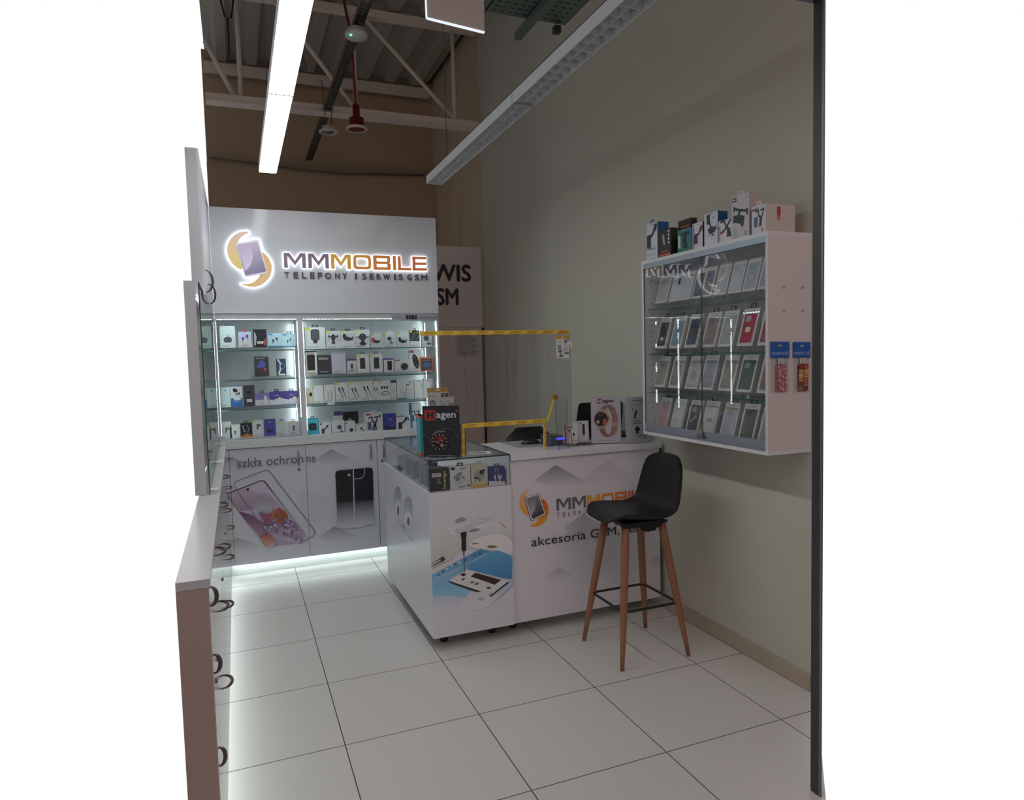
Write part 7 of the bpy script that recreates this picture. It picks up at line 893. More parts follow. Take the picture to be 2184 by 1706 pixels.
def poster_pro(b, w, h):
    b.text('PROMOCJA', 0, h*.89, h*.05, (44, 44, 50), w=w*.5, align='c', bold=.0004); b.text('PRZY DOWOLNYM', 0, h*.82, h*.035, (90, 90, 96), w=w*.72, align='c')
    b.line([(-w*.28, h*.76), (-w*.24, h*.7)], w*.03, (120, 120, 126)); b.line([(-w*.14, h*.68), (-w*.19, h*.54)], w*.07, (36, 36, 40)); b.ell(-w*.13, h*.68, w*.04, w*.045, (36, 36, 40))
    for q, z in enumerate((.48, .445, .41)): b.rect(-w*.3+q*w*.02, h*z, w*.0+q*w*.03, h*z+.003, (90, 90, 96))
    b.ell(-w*.1, h*.29, w*.09, w*.09, (36, 36, 40)); b.ell(-w*.1, h*.21, w*.07, w*.02, (36, 36, 40))
    for q, z in enumerate((.15, .11, .08)): b.rect(-w*.14+q*w*.08, h*z, w*.26, h*z+.003, (110, 110, 116))
def stand_poster(label, x0, y0, x1, y1, h, fn, col, z=1.0705, side=(220, 222, 226)):
    w = math.hypot(x1-x0, y1-y0); a = math.atan2(y1-y0, x1-x0); t = thing('poster_stand', label, 'poster', ((x0+x1)/2, (y0+y1)/2, z), a)
    b = MB(); b.box(-w/2, w/2, .0, .003, .006, h, col, 'card'); b.frame((0, 0, 0.006), (1, 0, 0), (0, 0, 1)); fn(b, w, h-.006); p = b.build('poster', t)
    b = MB(); b.box(-w/2-.002, w/2+.002, -.004, -.0022, 0.0, h+.003, side, 'acrylic'); b.box(-w/2-.002, w/2+.002, .0035, .005, 0, h+.003, side, 'acrylic'); b.box(-w/2-.002, w/2+.002, -.004, .05, 0, .002, side, 'acrylic'); b.build('clear_holder', t); return t
stand_poster('black watch poster with a red Hagen square on the glass counter', .948, 3.700, 1.128, 3.594, .29, poster_black, (34, 34, 37))
stand_poster('white Hagen poster with a rose gold watch on the service desk', 2.008, 3.70, 2.185, 3.645, .288, poster_rose, (226, 222, 228), 1.0695)
stand_poster('white promotion leaflet partly behind the wall case corner', 2.194, 3.600, 2.385, 3.590, .285, poster_pro, (216, 214, 220), 1.0695)
b = MB(); b.box(-.012, .012, 0, .14, 0, .23, (60, 160, 176), 'card'); b.box(-.0125, .0125, -.001, .141, 0, .016, (206, 96, 60), 'card'); b.box(-.0125, .0125, -.001, .141, .214, .23, (206, 96, 60), 'card'); tag(b.build('narrow_box', loc=(.96, 3.765, 1.0705), rotz=-.1), 'narrow teal box with orange ends left of the black watch poster', 'box')
b = MB(); b.box(-.03, .03, 0, .05, 0, .18, (84, 128, 124), 'card'); b.frame((0, 0, 0), (1, 0, 0), (0, 0, 1)); smalltext(b, -.02, .02, .12, 4, (50, 70, 74), .004, .02); tag(b.build('tall_box', loc=(1.165, 3.70, 1.0705), rotz=-.3), 'grey teal box just right of the black watch poster', 'box')
b = MB(); b.frame((1.28, 3.72, 1.0702), (.97, -.24, 0), (.24, .97, 0)); b.prism([(-.06, -.05), (.07, -.05), (.07, .05), (-.06, .05)], .0004, .0016, (226, 228, 232), 'card'); b.layer = 8; b.art([(-.035, -.02), (.03, -.015), (.05, .0), (.0, .012), (-.03, .005)], (50, 52, 60)); smalltext(b, -.04, .03, .035, 2); tag(b.build('leaflet'), 'white leaflet lying flat on the glass counter top', 'leaflet')
# desk things
t = thing('computer_mouse', 'black computer mouse on the grey desk mat', 'mouse', (1.69, 3.92, 1.0727), 1.25)
b = MB(); rows = []
for i in range(9):
    v = -1+i/4; y = v*.058; w = .034*math.sqrt(max(0.02, 1-v*v*.8)); hh = .036*max(.12, 1-.75*(v+.1)**2); rows.append([(w*math.cos(a), y, max(0, hh*math.sin(a))+.0005) for a in [math.pi*k/10 for k in range(11)]]+[(0, y, .0005)])
b.ring(rows, (30, 30, 33), 'plastic'); b.build('body', t)
b = MB(); b.tube([(0, .012+.02, .038), (0, .02+.02, .036), (0, .03+.02, .024)], .004, (60, 60, 64), 'plastic', n=6); b.build('scroll_wheel', t)
b = MB(); b.tube([(0, -.056, .006), (.03, -.09, .004), (.02, -.15, .003), (-.03, -.21, .003), (-.08, -.24, .003)], .0022, (26, 26, 28), 'plastic', n=6); b.build('cable', t)
t = thing('payment_terminal', 'dark till device with a blue lit display behind the clear wing', 'terminal', (1.80, 3.80, 1.0695))
b = MB(); b.box(-.06, .045, -.03, .07, 0, .062, (66, 70, 84), 'plastic'); b.box(-.058, -.02, -.032, -.03, .01, .055, (110, 112, 120), 'plastic'); b.build('body', t, bevel=.004)
b = MB(); b.box(.002, .06, -.036, -.0315, .035, .048, (60, 70, 220), 'blue_display'); b.build('display', t)
t = thing('laptop', 'open black laptop seen from behind on the service desk', 'laptop', (2.29, 4.0, 1.0695), math.pi)
b = MB(); b.box(-.18, .18, -.12+.0, .10, 0, .018, (26, 27, 30), 'plastic'); b.build('base', t, bevel=.004)
b = MB(); b.frame((0, .0, 0), (1, 0, 0), (0, 0, 1)); b.T = Matrix.Translation((0, -.115, .019)) @ Matrix.Rotation(-.18, 4, 'X') @ Matrix.Rotation(math.pi, 4, 'Z'); b.prism([(-.185, 0), (.185, 0)]+rr_pts(-.17, .1, .17, .212, .02)[:10], -.003, .003, (22, 23, 27), 'plastic'); b.build('lid', t)
t = thing('office_chair', 'black office chair backrest showing behind the service desk', 'chair', (1.95, 4.55, 0), 0)
b = MB(); rows = []
for i in range(9):
    v = i/8; z = .52+.585*v; w = .24*(1-.35*max(0, v-.55)*2.0) if v < .95 else .10; rows.append([(w*math.cos(a), .03*math.sin(a)-.04*math.sin(v*3), z) for a in [2*math.pi*k/16 for k in range(16)]])
b.ring(rows, (20, 21, 24), 'leather'); b.build('backrest', t)
b = MB(); b.lathe([(.05, -.05), (.22, -.04), (.24, 0), (.22, .04), (.05, .05)], (0, .24, .48), (24, 25, 28), 'leather'); b.build('seat', t)
b = MB(); b.tube([(0, .02, .56), (0, .06, .46), (0, .2, .43)], .02, (26, 26, 28), 'plastic'); b.build('back_bracket', t)
b = MB(); b.tube([(0, .24, .43), (0, .24, .09)], .025, (60, 60, 62), 'metal'); b.build('column', t)
for k in range(5):
    a = 2*math.pi*k/5+.3; ex, ey = .28*math.cos(a), .28*math.sin(a)
    b = MB(); b.tube([(0, .24, .1), (ex, .24+ey, .075)], [.022, .016], (30, 30, 32), 'plastic'); b.lathe([(.001, -.014), (.027, -.014), (.027, .014), (.001, .014)], (ex, .24+ey, .028), (24, 24, 26), 'plastic', axis='y'); b.build('leg', t)
# small packs in front of the laptop
def t1(b, w, h):
    b.rect(-w/2, 0, -w*.38, h, (206, 44, 50)); b.rect(-w*.3, h*.82, -w*.05, h*.9, (206, 60, 60)); b.rect(-w*.05, h*.82, w*.15, h*.9, (70, 150, 140)); b.ell(-w*.12, h*.68, w*.08, h*.08, (34, 34, 36)); b.ell(w*.22, h*.48, w*.08, h*.08, (34, 34, 36)); b.line([(-w*.1, h*.62), (w*.02, h*.35), (w*.1, h*.05)], w*.03, (60, 60, 64)); b.line([(w*.2, h*.42), (w*.12, h*.05)], w*.03, (60, 60, 64)); b.ell(w*.36, h*.15, w*.05, h*.05, (150, 90, 60))
product('earphone_pack', 'white earphone pack with a red edge leaning on the service desk', 'box', (1.868, 3.70, 1.085), .078, .115, .012, (216, 214, 218), t1, hang=(180, 182, 184), tilt=-.14, rotz=-.25)
product('blank_pack', 'plain white pack between the earphone pack and the oval device box', 'box', (1.908, 3.745, 1.085), .060, .125, .02, (212, 210, 214), ar(None, lines=False), tilt=-.12, rotz=-.25)
def t2(b, w, h): b.rrect(-w*.08, h*.3, w*.14, h*.85, w*.1, (40, 40, 44)); b.rect(-w*.42, h*.88, -w*.1, h*.92, (110, 110, 116))
product('device_box', 'white box with a black oval device beside the rose gold poster', 'box', (1.978, 3.752, 1.085), .070, .128, .02, (214, 214, 216), t2, tilt=-.08, rotz=-.25)
b = MB(); b.box(1.83, 2.012, 3.665, 3.80, 1.0695, 1.072, (200, 206, 212), 'acrylic')
for x in (1.83, 1.90, 1.97): b.box(x, x+.003, 3.665, 3.67, 1.072, 1.09, (200, 206, 212), 'acrylic')
for x in (1.87, 1.93, 1.985): b.box(x-.03, x+.03, 3.70, 3.78, 1.0721, 1.0845, (210, 216, 222), 'acrylic')
tag(b.build('acrylic_tray'), 'low clear acrylic tray under the small packs on the desk', 'tray')

# ---------------------------------------------------------------- wall case
CX, CY0, CY1, CZ0, CZ1 = 2.21, 2.412, 3.432, 1.148, 2.152
t = thing('wall_case', 'white wall mounted glass case of phone covers on the right wall', 'display case', (2.33, 2.92, CZ0))
def r6(b): b.T = Matrix.Translation((-2.33, -2.92, -CZ0))
KW = (222, 222, 226)
b = MB(); r6(b); T_ = .018
b.box(CX, XW-.001, CY0, CY1, CZ0, CZ0+T_, KW, 'laminate'); b.box(CX, XW-.001, CY0, CY1, CZ1-T_, CZ1, KW, 'laminate'); b.box(CX, XW-.001, CY0, CY0+T_, CZ0+T_, CZ1-T_, (218, 210, 207), 'laminate'); b.box(CX, XW-.001, CY1-T_, CY1, CZ0+T_, CZ1-T_, KW, 'laminate')
b.box(XW-.012, XW-.001, CY0+T_, CY1-T_, CZ0+T_, CZ1-T_, (214, 214, 216), 'laminate')
for z in [1.3+.032*i for i in range(25)]: b.box(CX+.05, CX+.056, CY1-T_-.001, CY1-T_, z, z+.005, (40, 40, 44), 'matte')
b.build('body', t)
b = MB(); r6(b)
b.box(CX-.001, CX+.02, CY0+T_, CY1-T_, CZ1-T_-.028, CZ1-T_, (160, 170, 178), 'brushed'); b.build('track', t)
b = MB(); r6(b); b.box(CX-.001, CX+.02, CY0+T_, CY1-T_, CZ0+T_, CZ0+T_+.012, (160, 166, 176), 'brushed'); b.build('track', t)
for y0, y1, xx in ((2.885, CY1-T_, CX+.003), (CY0+T_, 2.905, CX+.011)):
    b = MB(); r6(b); b.box(xx, xx+.005, y0, y1, CZ0+T_+.012, CZ1-T_-.028, (235, 250, 248), 'glass_pane', 'film', (60, 96, 90)); d = b.build('sliding_glass', t)
    b = MB(); r6(b); b.box(xx-.0015, xx-.0002, y0, y1, CZ0+T_+.012, CZ0+T_+.048, (170, 176, 188), 'brushed'); b.build('glass_rail', d)
b = MB(); r6(b); b.tube([(CX+.002, 2.90, 1.19), (CX-.012, 2.90, 1.19)], .011, (150, 150, 152), 'metal', n=14); b.box(CX-.006, CX+.0, 2.875, 2.925, 1.178, 1.196, (150, 152, 156), 'brushed'); b.build('lock', t)
for z in (1.878, 1.618, 1.395):
    b = MB(); r6(b); b.box(CX+.03, XW-.014, CY0+T_+.001, CY1-T_-.001, z-.006, z, (225, 248, 244), 'glass', 'film', (46, 92, 82)); b.build('glass_shelf', t)
for x, z in ((2.30, 1.905), (2.41, 1.905), (2.30, 1.80), (2.41, 1.80)):
    b = MB(); r6(b); b.box(x-.008, x+.008, CY0-.001, CY0, z-.006, z+.006, (176, 164, 160), 'card'); b.build('tape_spot', t)
# phone cover packs on the shelves
def cover(style, c, brand, cc=None):
    def f(b, w, h):
        wb = {'GUESS': (.04, .1), 'KARL': (.03, .1)}
        x0, x1, z0, z1 = -w*.4, w*.4, h*.07, h*.86
        b.rect(x0, z0, x1, z1, (158, 158, 162) if style != 'dark' else (60, 60, 64)); b.rrect(x0+w*.03, z0+h*.02, x1-w*.03, z1-h*.02, w*.1, c, 'film')
        b.rrect(-w*.26, z1-h*.22, w*.06, z1-h*.06, w*.07, cc or tuple(max(0, v-16) for v in c), 'film')
        if brand: b.text(brand, 0, h*.905, h*.03, (96, 96, 100), w=w*.4, align='c')
        if style == 'ring': b.ell(0, h*.42, w*.24, w*.24, (140, 140, 144)); b.ell(0, h*.42, w*.2, w*.2, c)
        if style == 'swirl':
            random.seed(int(w*1e5)+int(c[0]))
            for k in range(14): xx, zz = random.uniform(-.3, .3)*w, h*(.15+.5*random.random()); b.line([(xx, zz), (xx+w*.06, zz+h*.05), (xx-w*.02, zz+h*.09)], w*.015, tuple(min(255, v+26) for v in c))
        if style == 'karl': b.text('KARL', 0, h*.42, h*.075, (40, 40, 44), w=w*.42, align='c'); b.rect(-w*.2, h*.385, w*.2, h*.395, (60, 60, 60))
        if style == 'script': b.text('Guess', -w*.22, h*.3, h*.09, (226, 226, 230), w=w*.55, rot=.7)
        if style == 'patch': b.rrect(-w*.12, h*.26, w*.14, h*.36, w*.03, (196, 190, 184)); b.rect(-w*.25, h*.16, w*.22, h*.175, (120, 118, 116))
        if style == 'cream': b.rrect(-w*.16, h*.36, w*.16, h*.5, w*.08, (224, 214, 200))
        if style == 'dots': 
            for q in range(3): b.ell(-w*.1+q*w*.12, h*(.33-.05*(q % 2)), w*.035, w*.025, (44, 44, 48))
        if style == 'phone': b.rect(w*.02, z1-h*.3, w*.22, z1-h*.06, (30, 30, 34))
    return f
ROW = {1: 1.878, 2: 1.618, 3: 1.395, 4: CZ0+T_}
CASES = [
 (1, 3.338, .112, .175, 'phone cover pack with a pinkish clear cover, top shelf far end', cover('plain', (190, 178, 184), None), 0),
 (1, 3.21, .1, .17, 'white pack with a black camera block, second on the top shelf', cover('phone', (206, 208, 212), None), 0),
 (1, 3.115, .095, .165, 'plain clear cover, third on the top shelf', cover('plain', (196, 200, 202), None), 0),
 (1, 3.012, .08, .16, 'dark grey cover standing left of the glass door joint, top shelf', cover('dark', (88, 92, 104), None), 0),
 (1, 2.93, .082, .165, 'dark rimmed cover at the glass door joint, top shelf', cover('plain', (130, 134, 142), None), 0),
 (1, 2.822, .092, .17, 'clear cover with a tiny red dot, top shelf', cover('plain', (188, 192, 198), None), 0),
 (1, 2.715, .092, .17, 'plain frosted cover right of the red dotted one, top shelf', cover('plain', (198, 202, 206), None), 0),
 (1, 2.612, .092, .165, 'grey green clear cover with two loops, top shelf', cover('ring', (176, 186, 186), None), 0),
 (1, 2.505, .1, .185, 'white framed lavender cover at the near end of the top shelf', cover('plain', (168, 168, 186), None), 0),
 (2, 3.35, .108, .185, 'pack with a charcoal cover and a cream patch, second shelf far end', cover('patch', (66, 64, 62), 'KARL'), 1),
 (2, 3.208, .108, .185, 'pack with a light blue cover', cover('plain', (122, 152, 168), 'GUESS'), 1),
 (2, 3.067, .110, .188, 'pack with a dark navy cover, second shelf', cover('plain', (66, 78, 96), 'GUESS'), 1),
 (2, 2.918, .112, .188, 'pack with a dusty pink fading cover behind the glass joint', cover('swirl', (150, 132, 132), 'GUESS'), 1),
 (2, 2.786, .110, .188, 'pack with a pale cover carrying small black spots, second shelf', cover('dots', (178, 182, 184), 'KARL'), 1),
 (2, 2.642, .110, .19, 'pack with a crimson red cover, second shelf', cover('cream', (182, 44, 72), 'KARL', (196, 170, 176)), 1),
 (2, 2.50, .11, .19, 'pack with a wine red cover at the near end', cover('plain', (150, 50, 60), 'KARL'), 0),
 (3, 3.367, .108, .185, 'pack with an empty looking beige cover, third shelf far end', cover('plain', (158, 154, 144), 'GUESS'), 1),
 (3, 3.221, .108, .185, 'pack with a mauve patterned cover, third shelf', cover('swirl', (142, 130, 140), 'GUESS'), 1),
 (3, 3.066, .108, .185, 'pack with a clear cover and a round ring', cover('ring', (172, 172, 166), None), 0),
 (3, 2.938, .110, .188, 'pack with a silver textured cover, third shelf', cover('swirl', (160, 162, 174), 'KARL'), 1),
 (3, 2.785, .110, .188, 'pack with a golden beige clear cover, third shelf', cover('swirl', (158, 150, 136), None), 0),
 (3, 2.651, .108, .188, 'pack with a dark green rimmed cover', cover('dark', (84, 98, 98), 'GUESS', (150, 158, 156)), 0),
 (3, 2.506, .108, .188, 'pack with a brownish cover at the near end of the third shelf', cover('plain', (134, 118, 108), None), 0),
 (4, 3.355, .108, .185, 'pack with a soft pink cover, bottom row far end', cover('dots', (196, 158, 158), 'KARL'), 1),
 (4, 3.215, .108, .185, 'pack with a white cover and black spots, bottom row', cover('dots', (204, 206, 206), 'KARL'), 1),
 (4, 3.067, .110, .185, 'pack with a black cover and white handwriting', cover('script', (62, 64, 70), 'GUESS', (150, 146, 156)), 1),
 (4, 2.935, .110, .188, 'pack with a white cover reading KARL', cover('karl', (206, 208, 206), 'KARL'), 1),
 (4, 2.781, .110, .188, 'pack with a clear cover over silver glitter', cover('swirl', (176, 176, 186), 'KARL'), 1),
 (4, 2.641, .110, .19, 'pack with a smoky grey green cover, bottom row', cover('swirl', (100, 104, 96), 'GUESS'), 1),
 (4, 2.506, .11, .188, 'pack with a pale lilac cover at the near end of the bottom row', cover('plain', (160, 156, 164), None), 0)]
tl = -.29
for r, y, w, h, lab, fn, hg in CASES:
    zb = ROW[r]+(.024 if r != 4 else .012)
    o = product('phone_cover_pack', lab, 'phone cover', (2.281, y, zb+.003), w, h, .016, (212, 210, 208), fn, (34, 36, 38) if hg else None, group='phone covers on the %s row of the wall case' % {1: 'top', 2: 'second', 3: 'third', 4: 'bottom'}[r], rotz=-math.pi/2, tilt=tl, big=True)
    b = MB(); zr = -(zb+.003-ROW[r])*math.cos(tl)
    for s in (-.3, .3): b.box(s*w-.006, s*w+.006, -.004, .006, -.028 if r != 4 else -.0165, -.0002, (210, 216, 218), 'acrylic')
    b.build('clear_easel', o)
# boxes on top of the wall case
def top(name, label, y, w, h, d, col, fn, side=None, hang=None, x=2.222, group='holder boxes on top of the wall case'):
    return product(name, label, 'box', (x+d/2, y, CZ1+.0006), w, h, d, col, fn, hang, group=group, rotz=-math.pi/2, side=side)
BL = (24, 92, 156)
def f1(b, w, h): icon(b, 'holder', 0, h*.62, w*1.15, (50, 54, 66)); b.text('HOLDER', 0, h*.26, h*.06, (60, 130, 190), w=w*.6, align='c'); smalltext(b, -w*.2, w*.2, h*.94, 1); [b.ell(w*(-.28+.26*q), h*.14, w*.07, w*.07, (190, 192, 198)) for q in range(3)]; b.rect(-w*.2, 0.002, w*.2, h*.02, BL)
top('holder_box', 'white box with blue sides and an angled holder, far left on the case', 3.338, .108, .205, .075, (214, 216, 222), f1, BL, BL)
def f2(b, w, h):
    b.art([(-w*.1, h*.45), (w*.05, h*.42), (-w*.05, h*.82), (-w*.2, h*.8)], (150, 180, 150)); [b.ell(w*.32, h*(.9-.14*q), w*.06, w*.06, (214, 214, 214)) for q in range(4)]; b.line([(-w*.3, h*.4), (-w*.2, h*.3), (0, h*.33)], w*.02, (90, 90, 96)); b.rect(-w*.3, h*.16, w*.3, h*.22, (206, 106, 60)); b.rect(-w*.46, h*.03, w*.46, h*.1, (206, 100, 56)); b.text('ACCESSORIES', -w*.28, h*.165, h*.045, (40, 38, 40), w=w*.55)
top('accessory_box', 'black box with an orange stripe and four white dots', 3.216, .120, .148, .045, (44, 42, 42), f2)
def f2b(b, w, h): b.rect(-w*.3, h*.78, w*.4, h*.82, (190, 90, 60)); b.rect(-w*.1, h*.7, w*.4, h*.74, (190, 90, 60)); [b.ell(w*(-.2+.3*(q % 2)), h*(.55-.2*(q//2)), w*.08, w*.08, (200, 200, 200)) for q in range(4)]
top('accessory_box', 'black box with an orange title standing farther back', 3.118, .112, .185, .04, (36, 32, 32), f2b, x=2.282)
def f3(b, w, h): b.art([(-w/2, 0), (w/2, 0), (w/2, h), (-w/2, h)], [(*lin((46, 120, 90)), 1), (*lin((54, 130, 96)), 1), (*lin((50, 110, 160)), 1), (*lin((54, 130, 90)), 1)]); b.rect(-w*.46, h*.2, -w*.3, h*.75, (206, 212, 208)); icon(b, 'mount', w*.04, h*.66, w*.6, (30, 40, 44)); icon(b, 'flip', w*.02, h*.35, w*.5, (30, 40, 44)); b.text('T', -w*.2, h*.88, h*.06, (230, 236, 236)); b.rect(-w*.08, h*.9, w*.16, h*.925, (180, 200, 200)); b.rect(-w*.1, h*.1, w*.16, h*.115, (150, 190, 180))
top('holder_box', 'green and blue box with a black holder', 3.036, .120, .118, .05, (54, 128, 96), f3)
def f4(b, w, h): icon(b, 'holder', w*.08, h*.5, w*1.0, (50, 52, 62)); b.text('PHONE CAR HOLDER', -w*.3, h*.08, w*.1, (50, 40, 60), w=h*.75, rot=math.pi/2); b.rect(-w*.42, h*.02, -w*.39, h*.95, (110, 44, 84)); smalltext(b, 0, w*.2, h*.92, 1)
top('holder_box', 'white box with a dark violet side beside the green box', 2.926, .084, .130, .03, (212, 208, 214), f4, (56, 30, 66))
def f5(b, w, h): icon(b, 'flip', 0, h*.62, w*1.05, (44, 50, 62)); b.text('smart holder', 0, h*.28, h*.04, (90, 150, 186), w=w*.6, align='c', rot=.0); smalltext(b, -w*.2, w*.2, h*.94, 1, (150, 60, 60)); b.ell(w*.18, h*.82, w*.07, w*.07, (190, 192, 198)); b.ell(w*.18, h*.82, w*.05, w*.05, (214, 216, 222))
top('holder_box', 'tall white box with blue sides in the row middle', 2.820, .104, .160, .06, (212, 212, 220), f5, BL)
def f6(b, w, h): icon(b, 'clip', w*.08, h*.6, w*.95, (48, 48, 54)); b.text('CAR HOLDER', -w*.34, h*.06, w*.13, (150, 44, 60), w=h*.68, rot=math.pi/2); smalltext(b, 0, w*.2, h*.92, 1)
top('holder_box', 'white box with red upright lettering and a claw holder', 2.715, .094, .105, .05, (214, 212, 216), f6, (60, 36, 66))
def f7(b, w, h): icon(b, 'tablet', 0, h*.5, w*.82, (46, 52, 62)); b.rrect(-w*.44, h*.86, -w*.2, h*.96, .003, (150, 60, 70)); b.rect(-w*.4, h*.9, -w*.24, h*.92, (226, 226, 228)); b.text('TABLET HOLDER', -w*.36, h*.78, h*.035, (240, 240, 244), w=w*.6); b.ell(w*.3, h*.1, w*.06, w*.06, (60, 60, 64)); b.ell(w*.3, h*.1, w*.045, w*.045, (200, 196, 200)); smalltext(b, -w*.4, -w*.15, h*.22, 5, (180, 178, 184), .002, .009); b.ell(w*.3, h*.92, w*.07, w*.04, (220, 220, 224))
top('holder_box', 'tallest greyish box with a black tablet holder', 2.607, .121, .200, .07, (198, 194, 200), f7, (186, 174, 172), (200, 200, 200))
def f8(b, w, h): icon(b, 'hook', w*.1, h*.55, w*.85, (50, 52, 58)); b.rect(-w*.46, h*.84, -w*.2, h*.92, (170, 70, 90)); b.rect(-w*.2, h*.86, w*.0, h*.94, (90, 160, 160)); b.ell(w*.3, h*.92, w*.07, w*.05, (200, 202, 206)); b.ell(w*.28, h*.15, w*.04, w*.04, (190, 60, 80)); b.ell(w*.28, h*.07, w*.04, w*.04, (190, 60, 80))
o = top('holder_box', 'deep white box with a red label on its side, nearest on the case', 2.485, .089, .125, .17, (210, 210, 214), f8, (204, 192, 186), (206, 206, 206))
b = MB(); b.frame((0, 0, 0), (0, 1, 0), (0, 0, 1)); b.box(.0446, .0449, -.02, 0, .075, .115, (176, 50, 50), 'card'); b.box(.0446, .0449, -.02, 0, .055, .074, (200, 120, 110), 'card'); b.build('red_label', o)
# bagged covers hanging on the side of the case
def bag(label, x0, x1, z0, z1, zt, c0, c1, kind):
    t = thing('bagged_phone_case', label, 'phone case', ((x0+x1)/2, CY0-.003, z0)); w = x1-x0; h = z1-z0; hd = z1-zt
    b = MB(); b.frame((0, 0, 0), (1, 0, 0), (0, 0, 1)); b.prism([(-w/2, h-hd), (w/2, h-hd-.002), (w/2, h-.002), (-w/2, h)], -.001, .003, (36, 92, 176), 'card'); b.layer = 12; b.text('FASHION CASE', 0, h-hd+.012, .014, (190, 206, 226), w=w*.9, align='c'); b.ell(-.001, h-.018, .012, .005, (176, 164, 160)); b.build('header_card', t)
    b = MB(); b.frame((0, 0, 0), (1, 0, 0), (0, 0, 1)); b.prism([(-w/2+.002, 0), (w/2-.004, 0), (w/2-.004, h-hd), (-w/2+.002, h-hd)], 0.0035, .0045, (230, 222, 216), 'acrylic'); b.build('clear_bag', t)
    b = MB(); b.frame((0, 0, 0), (1, 0, 0), (0, 0, 1)); cx0, cx1, cz1 = -w*.22, w*.36, h-hd-.03; b.prism(rr_pts(cx0, .003, cx1, cz1, .008), .0002, .003, c0, 'film'); b.layer = 11
    random.seed(5 if kind else 9)
    if kind:
        for q in range(6):
            z = .008+q*(cz1-.012)/6; 
            for s, xx in ((0, cx0+.001), (1, (cx0+cx1)/2+.001)):
                cc = random.choice([(206, 160, 100), (214, 176, 120), (150, 50, 46), (196, 96, 60), (170, 150, 90)]); b.rrect(xx, z, xx+(cx1-cx0)/2-.002, z+(cz1-.012)/6-.002, .004, cc, 'film')
                if q % 2 == s: b.rect(xx, z+.008, xx+(cx1-cx0)/2-.002, z+.0105, (120, 40, 36), 'film')
    else:
        for q in range(46):
            x, z = random.uniform(cx0+.006, cx1-.006), random.uniform(.008, cz1-.006); s = random.uniform(.0045, .0075); cc = random.choice([(226, 160, 164), (214, 138, 146), (236, 186, 184), (222, 150, 150)]); a = random.uniform(0, 1.5)
            b.art([(x+s*math.cos(a+k*math.pi/2), z+s*math.sin(a+k*math.pi/2)) for k in range(4)], cc, 'film')
    b.build('case_shell', t)
    b = MB(); b.frame((0, 0, 0), (1, 0, 0), (0, 0, 1)); b.prism([(-w*.15, h-hd-.028), (w*.18, h-hd-.028), (w*.18, h-hd-.003), (-w*.15, h-hd-.003)], .0055, .006, (216, 210, 206), 'card'); b.layer = 22; smalltext(b, -w*.1, w*.14, h-hd-.01, 4, (130, 110, 104), .0015, .005); b.build('price_sticker', t)
bag('bagged case printed with pink marshmallow cubes, left on the case side', 2.22, 2.327, 1.433, 1.662, 1.590, (206, 130, 138), None, 0)
bag('bagged case printed with stacked macaroons, right on the case side', 2.350, 2.452, 1.430, 1.658, 1.588, (140, 52, 44), None, 1)

# ---------------------------------------------------------------- bar stool, facing the left
t = thing('bar_stool', 'tall black bar stool with a torn underside and four wooden legs', 'stool', (1.967, 3.17, 0), -math.pi/2)
# local: front is -Y; lateral is X
prof = [(-.215, .738, .10), (-.205, .762, .145), (-.17, .775, .178), (-.10, .768, .200), (-.02, .758, .208), (.06, .752, .210), (.12, .758, .208), (.165, .785, .204), (.19, .83, .198), (.205, .89, .190), (.218, .95, .182), (.229, 1.0, .168), (.236, 1.035, .142), (.240, 1.058, .100), (.241, 1.066, .05)]
b = MB(); rows = []; nn = 18
for i, (y, z, w) in enumerate(prof):
    p0, p1 = prof[max(i-1, 0)], prof[min(i+1, len(prof)-1)]; dy, dz = p1[0]-p0[0], p1[1]-p0[1]; l = math.hypot(dy, dz); ny, nz = -dz/l, dy/l
    up, lo = [], []
    for k in range(nn):
        s = -1+2*k/(nn-1); x = w*math.sin(s*math.pi/2)
        lift = (.030 if i < 8 else .042)*abs(s)**2.4*(1 if 1 < i < 13 else .35)
        e = .012*math.sqrt(max(0, 1-abs(s)**4)) if 0 < i < len(prof)-1 else .004
        up.append((x, y+ny*(lift+e), z+nz*(lift+e))); lo.append((x, y+ny*(lift-e*.8-.002), z+nz*(lift-e*.8-.002)))
    rows.append(up+lo[::-1])
b.ring(rows, (30, 31, 34), 'leather'); seat = b.build('seat', t); m_ = seat.modifiers.new('smooth', 'SUBSURF'); m_.levels = 1; m_.render_levels = 1
b = MB(); b.box(-.115, .115, -.12, .13, .715, .738, (26, 26, 28), 'leather'); b.build('seat_base', t, bevel=.01)
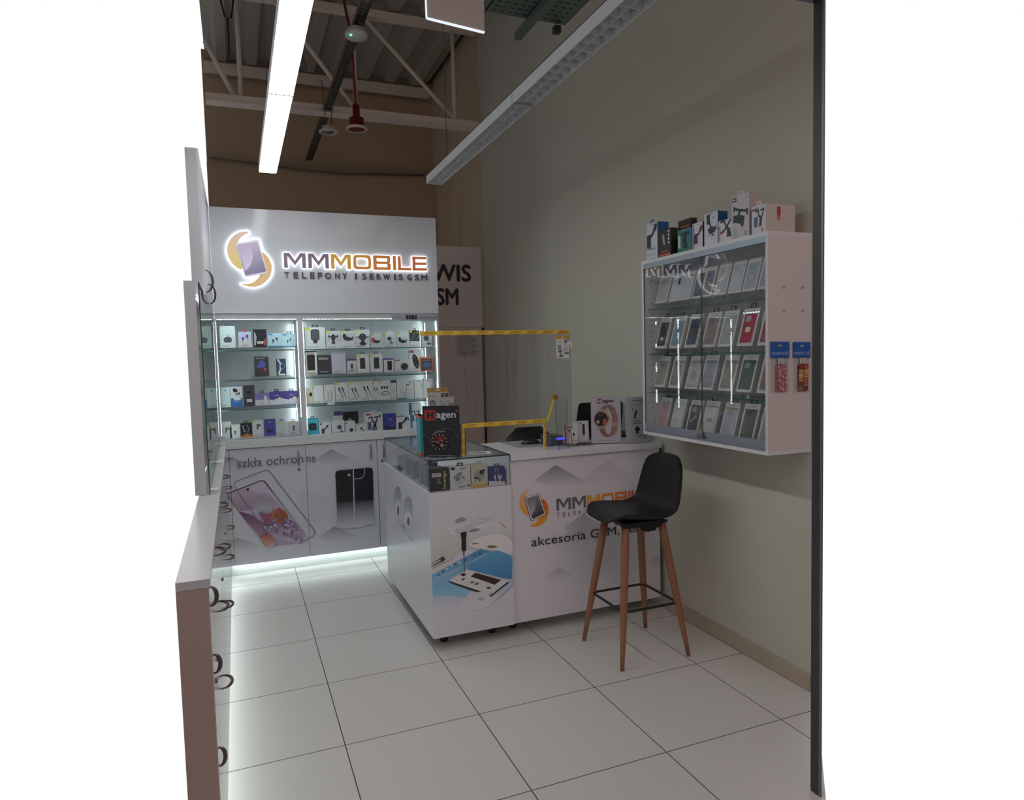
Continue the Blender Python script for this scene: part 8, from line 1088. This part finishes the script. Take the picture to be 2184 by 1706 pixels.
b = MB(); random.seed(3)
pts = [(-.15, .738), (-.12, .735)]; xs = [i/22 for i in range(23)]
def ragged(a0, a1, x, zt, depth, axis):
    low = []
    for u in xs:
        low.append((a0+(a1-a0)*u, zt-depth*(.35+.65*math.sin(math.pi*min(1, u*1.2))**.6)*(1+random.uniform(-.14, .14))))
    for (p, z0), (q, z1) in zip(low, low[1:]):
        P_ = [(x, p, zt), (x, q, zt), (x-.006, q, z1), (x-.006, p, z0)] if axis == 'y' else [(p, x, zt), (q, x, zt), (q, x-.006, z1), (p, x-.006, z0)]
        b.poly(P_, (24, 25, 28), 'leather'); b.poly([(v[0]+.003, v[1]+.003, v[2]) for v in P_], (24, 25, 28), 'leather')
ragged(-.16, .10, -.12, .742, .022, 'x'); b.build('torn_lining', t); b = MB(); ragged(-.05, .13, .13, .735, .052, 'y'); ragged(-.16, .02, .135, .74, .026, 'y'); b.build('torn_lining', t)
for sx_, sy_ in ((-1, -1), (1, -1), (-1, 1), (1, 1)):
    tx, ty = sx_*.105, sy_*.11; fx, fy = sx_*.208, sy_*.205
    b = MB(); P0, P1 = Vector((fx, fy, .0005)), Vector((tx, ty, .725)); n_ = 9
    path = [P0.lerp(P1, i/(n_-1)) for i in range(n_)]; R = [.0105, .0135, .0165, .019, .020, .0205, .021, .0215, .021]
    b.tube(path, R, (170, 116, 84), 'wood', n=14); b.build('leg', t)
b = MB(); q = .168; fr_ = []
for cx, cy, st in ((q-.035, q-.035, 0), (-q+.035, q-.035, 90), (-q+.035, -q+.035, 180), (q-.035, -q+.035, 270)):
    for i in range(6):
        a = math.radians(st+90*i/5); fr_.append((cx+.035*math.cos(a), cy+.035*math.sin(a), .285))
b.tube(fr_, .0072, (28, 29, 31), 'plastic', n=8, closed=True); b.build('footrest', t)
for z in (.72,):
    b = MB(); b.box(-.11, .11, -.014, .014, .703, .714, (160, 110, 82), 'wood'); b.box(-.014, .014, -.11, .11, .703, .714, (160, 110, 82), 'wood'); b.build('cross_brace', t)
